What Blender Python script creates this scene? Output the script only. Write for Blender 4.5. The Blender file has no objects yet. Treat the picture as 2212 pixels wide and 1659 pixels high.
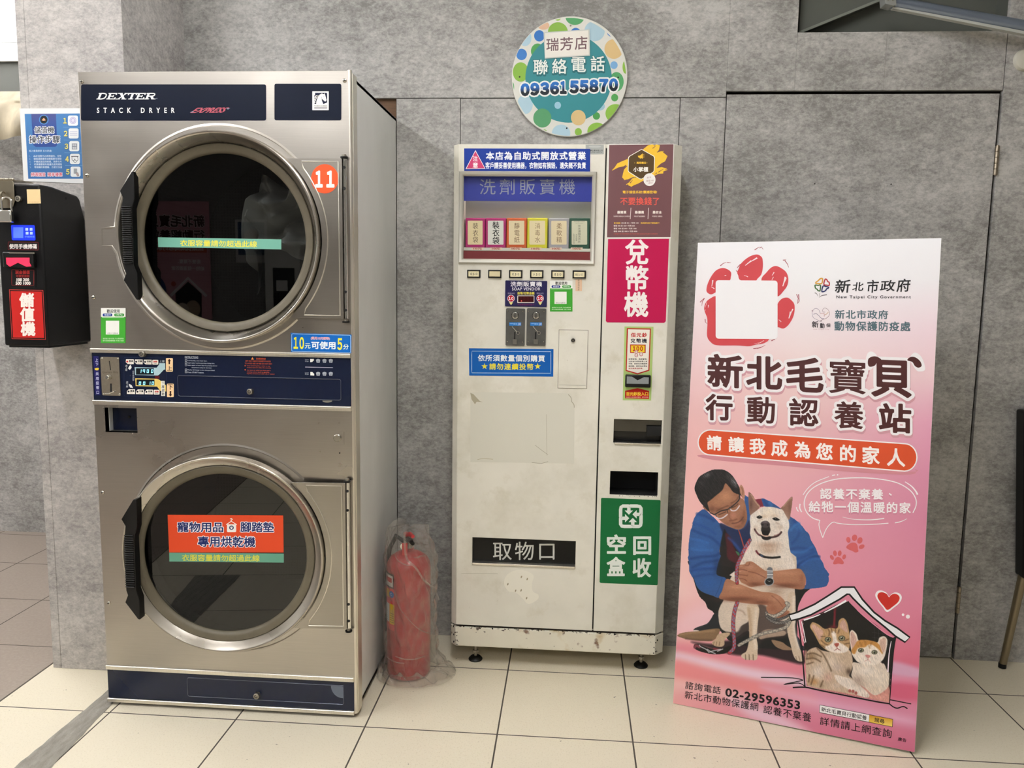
import bpy, bmesh, math, random
import numpy as np
from mathutils import Vector, Matrix, Euler
from mathutils.geometry import tessellate_polygon

SC = bpy.context.scene
COL = SC.collection
random.seed(7)
RNG = np.random.default_rng(7)

# ------------------------------------------------------------------ camera
CAM_LOC = (1.39099539, -2.1936914, 1.31761578)
CAM_ROT = (1.44970788, -0.0147130601, 0.0756460866)
CAM_F = 1704.058            # focal length in photo pixels
PW, PH = 2212.0, 1659.0
cam = bpy.data.cameras.new('camera')
cam.sensor_fit = 'HORIZONTAL'
cam.sensor_width = 36.0
cam.lens = CAM_F / PW * 36.0
cam.clip_start = 0.01
cam_o = bpy.data.objects.new('camera', cam)
cam_o.location = CAM_LOC
cam_o.rotation_euler = CAM_ROT
COL.objects.link(cam_o)
SC.camera = cam_o
CM = np.array(Euler(CAM_ROT).to_matrix())
CL = np.array(CAM_LOC)

# ------------------------------------------------------------------ view, world
SC.view_settings.view_transform = 'Standard'
SC.view_settings.look = 'None'
SC.view_settings.gamma = 1.0
SC.view_settings.exposure = 0.0
SC.cycles.max_bounces = 10
SC.cycles.transparent_max_bounces = 24
SC.cycles.caustics_reflective = False
world = bpy.data.worlds.new('world')
SC.world = world
world.use_nodes = True
world.node_tree.nodes['Background'].inputs[0].default_value = (0.9, 0.95, 1.0, 1)
world.node_tree.nodes['Background'].inputs[1].default_value = 0.25
TUBE_POWER = 108.0          # emission strength of the ceiling tubes


# ------------------------------------------------------------------ helpers
def lin(c):
    if isinstance(c, str):
        c = c.lstrip('#')
        c = [int(c[i:i + 2], 16) / 255 for i in (0, 2, 4)]
    a = np.asarray(c, float)
    return np.where(a <= .04045, a / 12.92, ((a + .055) / 1.055) ** 2.4)


def L4(c):
    return tuple(float(x) for x in lin(c)) + (1.0,)


MATS = {}


def mat(name, col='#808080', rough=.5, metal=0.0, spec=.5, bump=None, noise=None, emit=None, coat=0.0, aniso=None):
    """Principled material with optional noise mottling (scale, amount, stretch) and bump (scale, strength)."""
    if name in MATS:
        return MATS[name]
    m = bpy.data.materials.new(name)
    m.use_nodes = True
    nt = m.node_tree
    b = nt.nodes['Principled BSDF']
    b.inputs['Base Color'].default_value = L4(col)
    b.inputs['Roughness'].default_value = rough
    b.inputs['Metallic'].default_value = metal
    b.inputs['Specular IOR Level'].default_value = spec
    b.inputs['Coat Weight'].default_value = coat
    if noise:
        sc, amt, st = noise
        tc = nt.nodes.new('ShaderNodeTexCoord')
        mp = nt.nodes.new('ShaderNodeMapping')
        mp.inputs['Scale'].default_value = st
        nz = nt.nodes.new('ShaderNodeTexNoise')
        nz.inputs['Scale'].default_value = sc
        nz.inputs['Detail'].default_value = 6
        mr = nt.nodes.new('ShaderNodeMapRange')
        mr.inputs[1].default_value = .3
        mr.inputs[2].default_value = .7
        mr.inputs[3].default_value = 1 - amt
        mr.inputs[4].default_value = 1 + amt
        mx = nt.nodes.new('ShaderNodeMix')
        mx.data_type = 'RGBA'
        mx.blend_type = 'MULTIPLY'
        mx.inputs[0].default_value = 1
        mx.inputs[6].default_value = L4(col)
        nt.links.new(tc.outputs['Object'], mp.inputs[0])
        nt.links.new(mp.outputs[0], nz.inputs['Vector'])
        nt.links.new(nz.outputs[0], mr.inputs[0])
        nt.links.new(mr.outputs[0], mx.inputs[7])
        nt.links.new(mx.outputs[2], b.inputs['Base Color'])
    if bump:
        tc = nt.nodes.new('ShaderNodeTexCoord')
        nz = nt.nodes.new('ShaderNodeTexNoise')
        nz.inputs['Scale'].default_value = bump[0]
        nz.inputs['Detail'].default_value = 4
        bp = nt.nodes.new('ShaderNodeBump')
        bp.inputs['Strength'].default_value = bump[1]
        bp.inputs['Distance'].default_value = .002
        nt.links.new(tc.outputs['Object'], nz.inputs['Vector'])
        nt.links.new(nz.outputs[0], bp.inputs['Height'])
        nt.links.new(bp.outputs[0], b.inputs['Normal'])
    if aniso:
        b.inputs['Anisotropic'].default_value = aniso
    if emit:
        b.inputs['Emission Color'].default_value = L4(emit[0])
        b.inputs['Emission Strength'].default_value = emit[1]
    MATS[name] = m
    return m


def print_mat(name, rough=.5, spec=.22):
    """Printed ink: the colour of each printed mark comes from the mesh's 'ink' colour attribute."""
    if name in MATS:
        return MATS[name]
    m = bpy.data.materials.new(name)
    m.use_nodes = True
    nt = m.node_tree
    b = nt.nodes['Principled BSDF']
    a = nt.nodes.new('ShaderNodeAttribute')
    a.attribute_name = 'ink'
    nt.links.new(a.outputs['Color'], b.inputs['Base Color'])
    b.inputs['Roughness'].default_value = rough
    b.inputs['Specular IOR Level'].default_value = spec
    MATS[name] = m
    return m


def glass_mat(name, tint, refl_rough=0.0, ior=1.5):
    if name in MATS:
        return MATS[name]
    m = bpy.data.materials.new(name)
    m.use_nodes = True
    nt = m.node_tree
    nt.nodes.clear()
    out = nt.nodes.new('ShaderNodeOutputMaterial')
    f0 = ((ior - 1) / (ior + 1)) ** 2
    lw_ = nt.nodes.new('ShaderNodeLayerWeight')
    lw_.inputs[0].default_value = .5
    p5 = nt.nodes.new('ShaderNodeMath')
    p5.operation = 'POWER'
    p5.inputs[1].default_value = 5
    fr_ = nt.nodes.new('ShaderNodeMath')
    fr_.operation = 'MULTIPLY_ADD'
    fr_.inputs[1].default_value = 1 - f0
    fr_.inputs[2].default_value = f0
    nt.links.new(lw_.outputs['Facing'], p5.inputs[0])
    nt.links.new(p5.outputs[0], fr_.inputs[0])
    tr = nt.nodes.new('ShaderNodeBsdfTransparent')
    tr.inputs[0].default_value = L4(tint)
    gl = nt.nodes.new('ShaderNodeBsdfGlossy')
    gl.inputs['Roughness'].default_value = refl_rough
    mx = nt.nodes.new('ShaderNodeMixShader')
    nt.links.new(fr_.outputs[0], mx.inputs[0])
    nt.links.new(tr.outputs[0], mx.inputs[1])
    nt.links.new(gl.outputs[0], mx.inputs[2])
    nt.links.new(mx.outputs[0], out.inputs[0])
    MATS[name] = m
    return m


def thing(name, label, cat, loc=(0, 0, 0), rot=(0, 0, 0), group=None):
    o = bpy.data.objects.new(name, None)
    o.empty_display_size = .05
    o.location = loc
    o.rotation_euler = rot
    COL.objects.link(o)
    return tag(o, label, cat, group)


def tag(o, label, cat, group=None):
    o['label'] = label
    o['category'] = cat
    if group:
        o['group'] = group
    return o


def link(name, me, parent=None, local=False):
    o = bpy.data.objects.new(name, me)
    COL.objects.link(o)
    if parent is not None:
        o.parent = parent
        if not local:
            root = parent
            off = Vector((0, 0, 0))
            while root is not None:
                off += root.location
                root = root.parent
            me.transform(Matrix.Translation(-off))
    return o


class MB:
    """Collects shapes (world coordinates) and links them as one mesh object."""

    def __init__(self):
        self.v, self.f, self.m = [], [], []
        self.mats = []

    def mi(self, m):
        if m not in self.mats:
            self.mats.append(m)
        return self.mats.index(m)

    def add(self, vs, fs, m):
        b = len(self.v)
        k = self.mi(m)
        self.v += [tuple(map(float, x)) for x in vs]
        self.f += [tuple(b + i for i in f) for f in fs]
        self.m += [k] * len(fs)

    def box(self, x0, x1, y0, y1, z0, z1, m):
        vs = [(x, y, z) for x in (x0, x1) for y in (y0, y1) for z in (z0, z1)]
        self.add(vs, [(0, 1, 3, 2), (4, 6, 7, 5), (0, 4, 5, 1), (2, 3, 7, 6), (0, 2, 6, 4), (1, 5, 7, 3)], m)

    def prism(self, poly, y0, y1, m, holes=(), back=True):
        """poly: (x, z) points; extruded from y0 (front) to y1; holes are (x, z) loops with walls."""
        loops = [list(poly)] + [list(h) for h in holes]
        tri = tessellate_polygon([[Vector((a, c, 0)) for a, c in lp] for lp in loops])
        flat = [q for lp in loops for q in lp]
        n = len(flat)
        vs = [(a, y0, c) for a, c in flat] + [(a, y1, c) for a, c in flat]
        fs = []
        for t in tri:
            a, b_, c = (flat[i] for i in t)
            ar = (b_[0] - a[0]) * (c[1] - a[1]) - (c[0] - a[0]) * (b_[1] - a[1])
            t = tuple(t) if ar > 0 else tuple(reversed(t))     # front faces -y
            fs.append(t)
            if back:
                fs.append(tuple(n + i for i in reversed(t)))
        s = 0
        for li, lp in enumerate(loops):
            k = len(lp)
            ar = sum(lp[i][0] * lp[(i + 1) % k][1] - lp[(i + 1) % k][0] * lp[i][1] for i in range(k))
            flip = (ar > 0) != (li > 0)
            for i in range(k):
                q = (s + i, s + (i + 1) % k, n + s + (i + 1) % k, n + s + i)
                fs.append(q[::-1] if flip else q)
            s += k
        self.add(vs, fs, m)

    def holed(self, x0, x1, z0, z1, y0, y1, m, holes):
        """Upright plate with rectangular openings (x0, x1, z0, z1 each)."""
        xs = sorted({x0, x1} | {q for h in holes for q in h[:2]})
        zs = sorted({z0, z1} | {q for h in holes for q in h[2:]})
        n = len(xs) * len(zs)
        vs = [(x, y, z) for y in (y0, y1) for z in zs for x in xs]
        k = len(xs)
        solid = {}
        for j in range(len(zs) - 1):
            for i in range(k - 1):
                cx, cz = (xs[i] + xs[i + 1]) / 2, (zs[j] + zs[j + 1]) / 2
                solid[i, j] = not any(h[0] < cx < h[1] and h[2] < cz < h[3] for h in holes)
        fs = []
        for (i, j), s in solid.items():
            if not s:
                continue
            a, b, c, d = j * k + i, j * k + i + 1, (j + 1) * k + i + 1, (j + 1) * k + i
            fs += [(a, b, c, d), (n + d, n + c, n + b, n + a)]
            for (di, dj, p, q) in ((0, -1, a, b), (1, 0, b, c), (0, 1, c, d), (-1, 0, d, a)):
                if not solid.get((i + di, j + dj), False):
                    fs.append((q, p, n + p, n + q))
        self.add(vs, fs, m)

    def lathe(self, c, axis, prof, m, n=48, a0=0.0, a1=2 * math.pi):
        """prof: (radius, height along axis) list."""
        ax = Vector(axis).normalized()
        t1 = ax.orthogonal().normalized()
        t2 = ax.cross(t1)
        full = abs(a1 - a0 - 2 * math.pi) < 1e-6
        cols = n if full else n + 1
        vs = []
        for r, h in prof:
            for i in range(cols):
                a = a0 + (a1 - a0) * i / n
                vs.append(Vector(c) + ax * h + (t1 * math.cos(a) + t2 * math.sin(a)) * max(r, 1e-5))
        fs = []
        for j in range(len(prof) - 1):
            for i in range(n):
                i2 = (i + 1) % cols
                fs.append((j * cols + i, j * cols + i2, (j + 1) * cols + i2, (j + 1) * cols + i))
        self.add(vs, fs, m)

    def cyl(self, c, axis, r, h, m, n=24, r2=None, bev=0.0):
        r2 = r if r2 is None else r2
        pr = [(0, 0), (r - bev, 0), (r, bev), (r2, h - bev), (r2 - bev, h), (0, h)] if bev else [(0, 0), (r, 0), (r2, h), (0, h)]
        self.lathe(c, axis, pr, m, n)

    def tube(self, path, r, m, n=8, closed=False):
        P = [Vector(p) for p in path]
        k = len(P)
        vs = []
        rr = r if hasattr(r, '__len__') else [r] * k
        up = None
        for i in range(k):
            if closed:
                d = P[(i + 1) % k] - P[i - 1]
            else:
                d = P[min(i + 1, k - 1)] - P[max(i - 1, 0)]
            d.normalize()
            if up is None:
                up = d.orthogonal().normalized()
            up = (up - d * up.dot(d)).normalized()
            w = d.cross(up)
            for j in range(n):
                a = 2 * math.pi * j / n
                vs.append(P[i] + (up * math.cos(a) + w * math.sin(a)) * rr[i])
        fs = []
        for i in range(k if closed else k - 1):
            i2 = (i + 1) % k
            for j in range(n):
                j2 = (j + 1) % n
                fs.append((i * n + j, i * n + j2, i2 * n + j2, i2 * n + j))
        if not closed:
            fs.append(tuple(range(n))[::-1])
            fs.append(tuple((k - 1) * n + j for j in range(n)))
        self.add(vs, fs, m)

    def grid(self, fn, nu, nv, m, wrap=False):
        vs = [fn(i / nu, j / nv) for j in range(nv + 1) for i in range(nu + (0 if wrap else 1))]
        c = nu if wrap else nu + 1
        fs = [(j * c + i, j * c + (i + 1) % c, (j + 1) * c + (i + 1) % c, (j + 1) * c + i) for j in range(nv) for i in range(nu)]
        self.add(vs, fs, m)

    def build(self, name, parent=None, bevel=0.0, smooth=True, local=False, seg=2, recalc=True):
        me = bpy.data.meshes.new(name)
        me.from_pydata(self.v, [], self.f)
        for m in self.mats:
            me.materials.append(m)
        me.polygons.foreach_set('material_index', self.m)
        if recalc:
            bm = bmesh.new()
            bm.from_mesh(me)
            bmesh.ops.recalc_face_normals(bm, faces=bm.faces)
            bm.to_mesh(me)
            bm.free()
        me.update()
        o = link(name, me, parent, local)
        if smooth:
            me.polygons.foreach_set('use_smooth', [True] * len(me.polygons))
            me.set_sharp_from_angle(angle=math.radians(32))
        if bevel:
            b = o.modifiers.new('bevel', 'BEVEL')
            b.width = bevel
            b.segments = seg
            b.limit_method = 'ANGLE'
            b.angle_limit = math.radians(40)
        return o


def struct(o):
    o['kind'] = 'structure'
    return o


# ------------------------------------------------------------------ planes and print
class Plane:
    """A real plane in the room; px() finds where a photo pixel meets it (plane units are metres)."""

    def __init__(self, O, X=(1, 0, 0), Z=(0, 0, 1)):
        self.O, self.X, self.Z = (np.array(a, float) for a in (O, X, Z))
        self.N = np.cross(self.X, self.Z)

    def px(self, uv):
        uv = np.atleast_2d(np.asarray(uv, float))
        d = np.stack([(uv[:, 0] - PW / 2) / CAM_F, -(uv[:, 1] - PH / 2) / CAM_F, -np.ones(len(uv))], 1) @ CM.T
        t = ((self.O - CL) @ self.N) / (d @ self.N)
        p = CL + d * t[:, None]
        q = p - self.O
        return np.stack([q @ self.X, q @ self.Z], 1)

    def world(self, st, off=0.0):
        st = np.atleast_2d(st)
        off = np.asarray(off, float)
        if off.ndim:
            off = off[:, None]
        return self.O + st[:, :1] * self.X + st[:, 1:2] * self.Z + off * self.N

    def at(self, u, v, off=0.0):
        return self.world(self.px([(u, v)]), off)[0]


def fr(x0, y0, s):
    """A frame for coordinates read from an enlarged crop of the photo."""
    def f(pts):
        a = np.atleast_2d(np.asarray(pts, float))
        return a * s + np.array([x0, y0])
    return f


ID = fr(0, 0, 1)
_TX = {}


def raw_text(s, sp=1.0, lead=1.0):
    if s.isdigit():            # clearer numerals
        s, sp = ''.join(chr(ord(c) + 0xFEE0) for c in s), sp * .62
    k = (s, sp, lead)
    if k in _TX:
        return _TX[k]
    c = bpy.data.curves.new('lettering', 'FONT')
    c.body = s
    c.resolution_u = 3
    c.fill_mode = 'FRONT'
    c.space_character = sp
    c.space_line = lead
    o = bpy.data.objects.new('lettering', c)
    COL.objects.link(o)
    dg = bpy.context.evaluated_depsgraph_get()
    ev = o.evaluated_get(dg)
    me = ev.to_mesh()
    v = np.array([w.co[:2] for w in me.vertices]) if len(me.vertices) else np.zeros((1, 2))
    f = [tuple(p.vertices) for p in me.polygons]
    ev.to_mesh_clear()
    bpy.data.objects.remove(o)
    bpy.data.curves.remove(c)
    _TX[k] = (v, f)
    return _TX[k]


_BT = {}


def bold_text(s, sp, r, cell=1 / 52):
    """Lettering thickened evenly by r (letter heights): distance field of the outline, cut at r."""
    k = (s, sp, round(r, 4))
    if k in _BT:
        return _BT[k]
    v, f = raw_text(s, sp)
    cnt = {}
    for t in f:
        for i in range(len(t)):
            e = (t[i], t[(i + 1) % len(t)])
            key = (min(e), max(e))
            cnt[key] = cnt.get(key, 0) + 1
    E = [e for e, c in cnt.items() if c == 1]
    lo, hi = v.min(0) - r - 1.6 * cell, v.max(0) + r + 1.6 * cell
    xs = np.arange(lo[0], hi[0] + cell, cell)
    ys = np.arange(lo[1], hi[1] + cell, cell)
    D = np.full((len(ys), len(xs)), 1.0)
    par = np.zeros(D.shape, bool)
    m = r + 2 * cell
    for i0, i1 in E:
        p, q = v[i0], v[i1]
        a0, a1 = np.searchsorted(xs, [min(p[0], q[0]) - m, max(p[0], q[0]) + m])
        b0, b1 = np.searchsorted(ys, [min(p[1], q[1]) - m, max(p[1], q[1]) + m])
        X, Y = xs[None, a0:a1], ys[b0:b1, None]
        e = q - p
        L = max(e @ e, 1e-12)
        t = np.clip(((X - p[0]) * e[0] + (Y - p[1]) * e[1]) / L, 0, 1)
        D[b0:b1, a0:a1] = np.minimum(D[b0:b1, a0:a1], np.hypot(X - p[0] - t * e[0], Y - p[1] - t * e[1]))
        if p[1] != q[1]:
            c0, c1 = np.searchsorted(ys, [min(p[1], q[1]), max(p[1], q[1])])
            if c1 > c0:
                xi = p[0] + (ys[c0:c1] - p[1]) * e[0] / e[1]
                par[c0:c1] ^= xs[None, :] < xi[:, None]
    F = r - np.where(par, -D, D)
    ins = F > 0
    vs, fs, idx = [], [], {}

    def vert(key, pos):
        if key not in idx:
            idx[key] = len(vs)
            vs.append(pos)
        return idx[key]

    ny, nx = F.shape
    full = ins[:-1, :-1] & ins[1:, :-1] & ins[:-1, 1:] & ins[1:, 1:]
    some = (ins[:-1, :-1] | ins[1:, :-1] | ins[:-1, 1:] | ins[1:, 1:]) & ~full
    for j in range(ny - 1):
        i = 0
        row = full[j]
        while i < nx - 1:
            if row[i]:
                i2 = i
                while i2 < nx - 1 and row[i2]:
                    i2 += 1
                fs.append((vert((i, j), (xs[i], ys[j])), vert((i2, j), (xs[i2], ys[j])), vert((i2, j + 1), (xs[i2], ys[j + 1])), vert((i, j + 1), (xs[i], ys[j + 1]))))
                i = i2
            else:
                i += 1
    for j, i in zip(*np.nonzero(some)):
        c = [(i, j), (i + 1, j), (i + 1, j + 1), (i, j + 1)]
        poly = []
        for k0 in range(4):
            A, B = c[k0], c[(k0 + 1) % 4]
            fa, fb = F[A[1], A[0]], F[B[1], B[0]]
            if fa > 0:
                poly.append(vert(A, (xs[A[0]], ys[A[1]])))
            if (fa > 0) != (fb > 0):
                t = fa / (fa - fb)
                key = (min(A, B), max(A, B))
                poly.append(vert(key, (xs[A[0]] + t * (xs[B[0]] - xs[A[0]]), ys[A[1]] + t * (ys[B[1]] - ys[A[1]]))))
        if len(poly) >= 3:
            fs.append(tuple(poly))
    _BT[k] = (np.array(vs), fs)
    return _BT[k]


def smooth_loop(pts, n=6, closed=True):
    P = np.asarray(pts, float)
    k = len(P)
    out = []
    for i in range(k if closed else k - 1):
        if closed:
            a, b, c, d = P[i - 1], P[i], P[(i + 1) % k], P[(i + 2) % k]
        else:
            a, b, c, d = P[max(i - 1, 0)], P[i], P[i + 1], P[min(i + 2, k - 1)]
        for j in range(n):
            t = j / n
            out.append(.5 * (2 * b + (c - a) * t + (2 * a - 5 * b + 4 * c - d) * t * t + (3 * b - a - 3 * c + d) * t ** 3))
    if not closed:
        out.append(P[-1])
    return np.array(out)


class Print:
    """Printed sheet: flat inked shapes laid on a plane as one mesh. Coordinates are given in frame self.f."""

    def __init__(self, plane, f=ID, base=.0006, step=.00002):
        self.p, self.f = plane, f
        self.V, self.F, self.C = [], [], []
        self.n = 0
        self.off, self.step = base, step
        self.base = base
        self.bb, self.top = [], []

    def place(self, st, rise=0.0):
        """Lay the next mark just above whatever printed mark it overlaps."""
        st = np.asarray(st)
        a = np.concatenate([st.min(0), st.max(0)])
        self.off = self.base
        if self.bb:
            B = np.array(self.bb)
            hit = (B[:, 0] <= a[2]) & (B[:, 2] >= a[0]) & (B[:, 1] <= a[3]) & (B[:, 3] >= a[1])
            if hit.any():
                self.off = np.array(self.top)[hit].max() + self.step
        self.bb.append(a)
        self.top.append(self.off + rise)

    def _add(self, st, faces, col):
        st = np.asarray(st)
        w = self.p.world(st, self.off)
        c = np.asarray(col, float)
        if c.ndim == 1:
            c = np.repeat(c[None, :], len(w), 0)
        self.V.append(w)
        self.C.append(c)
        self.F += [tuple(self.n + i for i in q) for q in faces]
        self.n += len(w)

    def up(self):
        self.off += self.step

    def poly(self, pts, col, smooth=0, raw=False):
        if smooth:
            pts = smooth_loop(pts, smooth)
        uv = self.f(pts)
        st = self.p.px(uv)
        tri = tessellate_polygon([[Vector((a, b, 0)) for a, b in st]])
        self.place(st)
        self._add(st, tri, lin(col))

    def quad(self, pts, cols):
        """four corners with their own ink (printed gradient)."""
        st = self.p.px(self.f(pts))
        self.place(st)
        self._add(st, [(0, 1, 2, 3)], np.array([lin(c) for c in cols]))

    def rect(self, x0, y0, x1, y1, col, r=0, dy=0):
        if r:
            pts = []
            for cx, cy, a in ((x1 - r, y0 + r, -90), (x1 - r, y1 - r, 0), (x0 + r, y1 - r, 90), (x0 + r, y0 + r, 180)):
                for k in range(6):
                    t = math.radians(a + 18 * k)
                    pts.append((cx + r * math.cos(t), cy + r * math.sin(t)))
        else:
            pts = [(x0, y0), (x1, y0), (x1, y1), (x0, y1)]
        pts = [(x, y + dy * (x - x0) / (x1 - x0)) for x, y in pts]
        self.poly(pts, col)

    def ell(self, cx, cy, rx, ry=None, col='#fff', rot=0, n=28, a0=0, a1=360):
        ry = rx if ry is None else ry
        c, s = math.cos(math.radians(rot)), math.sin(math.radians(rot))
        pts = []
        for i in range(n):
            t = math.radians(a0 + (a1 - a0) * i / (n if a1 - a0 == 360 else n - 1))
            x, y = rx * math.cos(t), ry * math.sin(t)
            pts.append((cx + x * c - y * s, cy + x * s + y * c))
        self.poly(pts, col)

    def line(self, pts, w, col, smooth=0, closed=False, w1=None):
        P = np.asarray(pts, float)
        if smooth:
            P = smooth_loop(P, smooth, closed)
        k = len(P)
        L, R = [], []
        for i in range(k):
            d = (P[(i + 1) % k] - P[i - 1]) if closed else P[min(i + 1, k - 1)] - P[max(i - 1, 0)]
            l = np.hypot(*d) or 1
            nrm = np.array([-d[1], d[0]]) / l
            ww = w if w1 is None else w + (w1 - w) * i / (k - 1)
            L.append(P[i] + nrm * ww / 2)
            R.append(P[i] - nrm * ww / 2)
        st = self.p.px(self.f(np.array(L + R)))
        m = k if closed else k - 1
        fs = [(i, (i + 1) % k, k + (i + 1) % k, k + i) for i in range(m)]
        self.place(st)
        self._add(st, fs, lin(col))

    def frame(self, x0, y0, x1, y1, w, col, r=0, dy=0):
        if r:
            pts = []
            for cx, cy, a in ((x1 - r, y0 + r, -90), (x1 - r, y1 - r, 0), (x0 + r, y1 - r, 90), (x0 + r, y0 + r, 180)):
                for k in range(5):
                    t = math.radians(a + 22.5 * k)
                    pts.append((cx + r * math.cos(t), cy + r * math.sin(t)))
        else:
            pts = []
            for (a, b), (c, d) in (((x0, y0), (x1, y0)), ((x1, y0), (x1, y1)), ((x1, y1), (x0, y1)), ((x0, y1), (x0, y0))):
                for k in range(6):
                    pts.append((a + (c - a) * (k + .01) / 6, b + (d - b) * (k + .01) / 6))
        pts = [(x, y + dy * (x - x0) / (x1 - x0)) for x, y in pts]
        self.line(pts, w, col, closed=True)

    def text(self, s, x0, y0, x1, y1, col, bold=0.0, dy=0.0, sp=1.0, q=None, shear=0.0, em=False, copies=None, grad=None):
        """Lettering fitted into a box (or quad q = TL, TR, BR, BL); bold thickens it (fraction of the letter size)."""
        v, f = raw_text(s, sp)
        if em:
            lo, hi = np.array([0.0, -.12]), np.array([max(1.0, len(s) * sp), .88])
        else:
            lo, hi = v.min(0), v.max(0)
        size = np.maximum(hi - lo, 1e-6)
        if q is None:
            q = [(x0, y0), (x1, y0 + dy), (x1, y1 + dy), (x0, y1)]
        Q = np.array(q, float)
        if bold > 0:
            v, f = bold_text(s, sp, bold)
        w = (v - lo) / size
        a, b = w[:, 0] + shear * (w[:, 1] - .5), 1 - w[:, 1]
        P = (Q[0] * ((1 - a) * (1 - b))[:, None] + Q[1] * (a * (1 - b))[:, None] + Q[2] * (a * b)[:, None] + Q[3] * ((1 - a) * b)[:, None])
        st = self.p.px(self.f(P))
        if grad is not None:
            t = np.clip((b - grad[2]) / (grad[3] - grad[2]), 0, 1)[:, None]
            c = lin(grad[0]) * (1 - t) + lin(grad[1]) * t
        else:
            c = lin(col)
        self.place(st)
        self._add(st, f, c)

    def vtext(self, s, xc, y0, y1, w, col, bold=0.0, xc1=None):
        """One letter under another, each in its own square cell."""
        n = len(s)
        h = (y1 - y0) / n
        for i, ch in enumerate(s):
            if ch == ' ':
                continue
            x = xc if xc1 is None else xc + (xc1 - xc) * (i + .5) / n
            g = min(h, w * 1.15)
            cy = y0 + h * (i + .5)
            self.text(ch, x - w / 2, cy - g / 2, x + w / 2, cy + g / 2, col, bold, em=True)

    def grid_rows(self, s_lines, x0, y0, x1, lh, th, col, bold=0.0, dy=0.0):
        for i, s in enumerate(s_lines):
            if s:
                self.text(s, x0, y0 + i * lh, x1, y0 + i * lh + th, col, bold, dy=dy)

    def build(self, name, parent=None, m=None, local=None):
        V = np.concatenate(self.V)
        C = np.concatenate(self.C) ** 1.13
        me = bpy.data.meshes.new(name)
        me.from_pydata(V.tolist(), [], self.F)
        at = me.color_attributes.new('ink', 'FLOAT_COLOR', 'POINT')
        at.data.foreach_set('color', np.concatenate([C, np.ones((len(C), 1))], 1).astype(np.float32).ravel())
        me.materials.append(m or print_mat('printed_vinyl'))
        # face the viewer side of the plane
        nrm = np.zeros(len(me.polygons) * 3, np.float32)
        me.polygons.foreach_get('normal', nrm)
        bad = (nrm.reshape(-1, 3) @ self.p.N) < 0
        if bad.any():
            bm = bmesh.new()
            bm.from_mesh(me)
            bm.faces.ensure_lookup_table()
            bmesh.ops.reverse_faces(bm, faces=[bm.faces[i] for i in np.nonzero(bad)[0]])
            bm.to_mesh(me)
            bm.free()
        if local is not None:
            me.transform(local)
            return link(name, me, parent, True)
        return link(name, me, parent)


# ------------------------------------------------------------------ setting materials
def concrete(name, dark, light, off=0.0, contrast=1.0):
    m = bpy.data.materials.new(name)
    m.use_nodes = True
    nt = m.node_tree
    N, Lk = nt.nodes, nt.links.new
    b = N['Principled BSDF']
    b.inputs['Roughness'].default_value = .62
    b.inputs['Specular IOR Level'].default_value = .35
    tc = N.new('ShaderNodeTexCoord')
    mp = N.new('ShaderNodeMapping')
    mp.inputs['Location'].default_value = (off, off * 1.7, off * .6)
    Lk(tc.outputs['Object'], mp.inputs[0])

    def noise(sc, det, ro, st=(1, 1, 1), dist=0.0):
        q = N.new('ShaderNodeMapping')
        q.inputs['Scale'].default_value = st
        Lk(mp.outputs[0], q.inputs[0])
        z = N.new('ShaderNodeTexNoise')
        z.inputs['Scale'].default_value = sc
        z.inputs['Detail'].default_value = det
        z.inputs['Roughness'].default_value = ro
        z.inputs['Distortion'].default_value = dist
        Lk(q.outputs[0], z.inputs['Vector'])
        return z.outputs[0]

    def math_(op, a, c, d=None):
        k = N.new('ShaderNodeMath')
        k.operation = op
        for i, x in enumerate((a, c, d)):
            if x is None:
                continue
            if isinstance(x, (int, float)):
                k.inputs[i].default_value = x
            else:
                Lk(x, k.inputs[i])
        return k.outputs[0]

    big = noise(2.6, 4, .6, (1, 1, 1.5))
    mid = noise(25, 12, .80, (.8, 1, 1.3), .3)
    fine = noise(85, 10, .8, (.8, 1, 1.2))
    pits = noise(46, 12, .85, (.75, 1, 1.3), .2)
    s = math_('ADD', math_('MULTIPLY', big, .60), math_('ADD', math_('MULTIPLY', mid, .65), math_('MULTIPLY', fine, .75)))
    s = math_('MULTIPLY_ADD', math_('SUBTRACT', s, 1.0), 1.9 * contrast, .5)
    rp = N.new('ShaderNodeValToRGB')
    rp.color_ramp.elements[0].position = .08
    rp.color_ramp.elements[0].color = L4(dark)
    rp.color_ramp.elements[1].position = .92
    rp.color_ramp.elements[1].color = L4(light)
    Lk(s, rp.inputs[0])
    fl = N.new('ShaderNodeMapRange')
    fl.inputs[1].default_value = .56
    fl.inputs[2].default_value = .63
    fl.inputs[4].default_value = .5
    Lk(pits, fl.inputs[0])
    mx = N.new('ShaderNodeMix')
    mx.data_type = 'RGBA'
    Lk(fl.outputs[0], mx.inputs[0])
    Lk(rp.outputs[0], mx.inputs[6])
    mx.inputs[7].default_value = L4('#d2d0ca')
    fd = N.new('ShaderNodeMapRange')
    fd.inputs[1].default_value = .44
    fd.inputs[2].default_value = .36
    fd.inputs[4].default_value = .45
    Lk(pits, fd.inputs[0])
    m2 = N.new('ShaderNodeMix')
    m2.data_type = 'RGBA'
    Lk(fd.outputs[0], m2.inputs[0])
    Lk(mx.outputs[2], m2.inputs[6])
    m2.inputs[7].default_value = L4('#6e6963')
    Lk(m2.outputs[2], b.inputs['Base Color'])
    return m


CONC = concrete('concrete_laminate', '#807e7b', '#c0beba', contrast=1.5)
CONC2 = concrete('concrete_laminate_pillar', '#8e8a88', '#c9c5c0', 3.3, 1.4)
SEAM = mat('panel_seam', '#4b4843', .8)
DARKGAP = mat('dark_gap', '#2a2019', .8)
WOOD = mat('brown_plywood', '#5a3f26', .7, noise=(18, .3, (1, 1, 12)))


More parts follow.
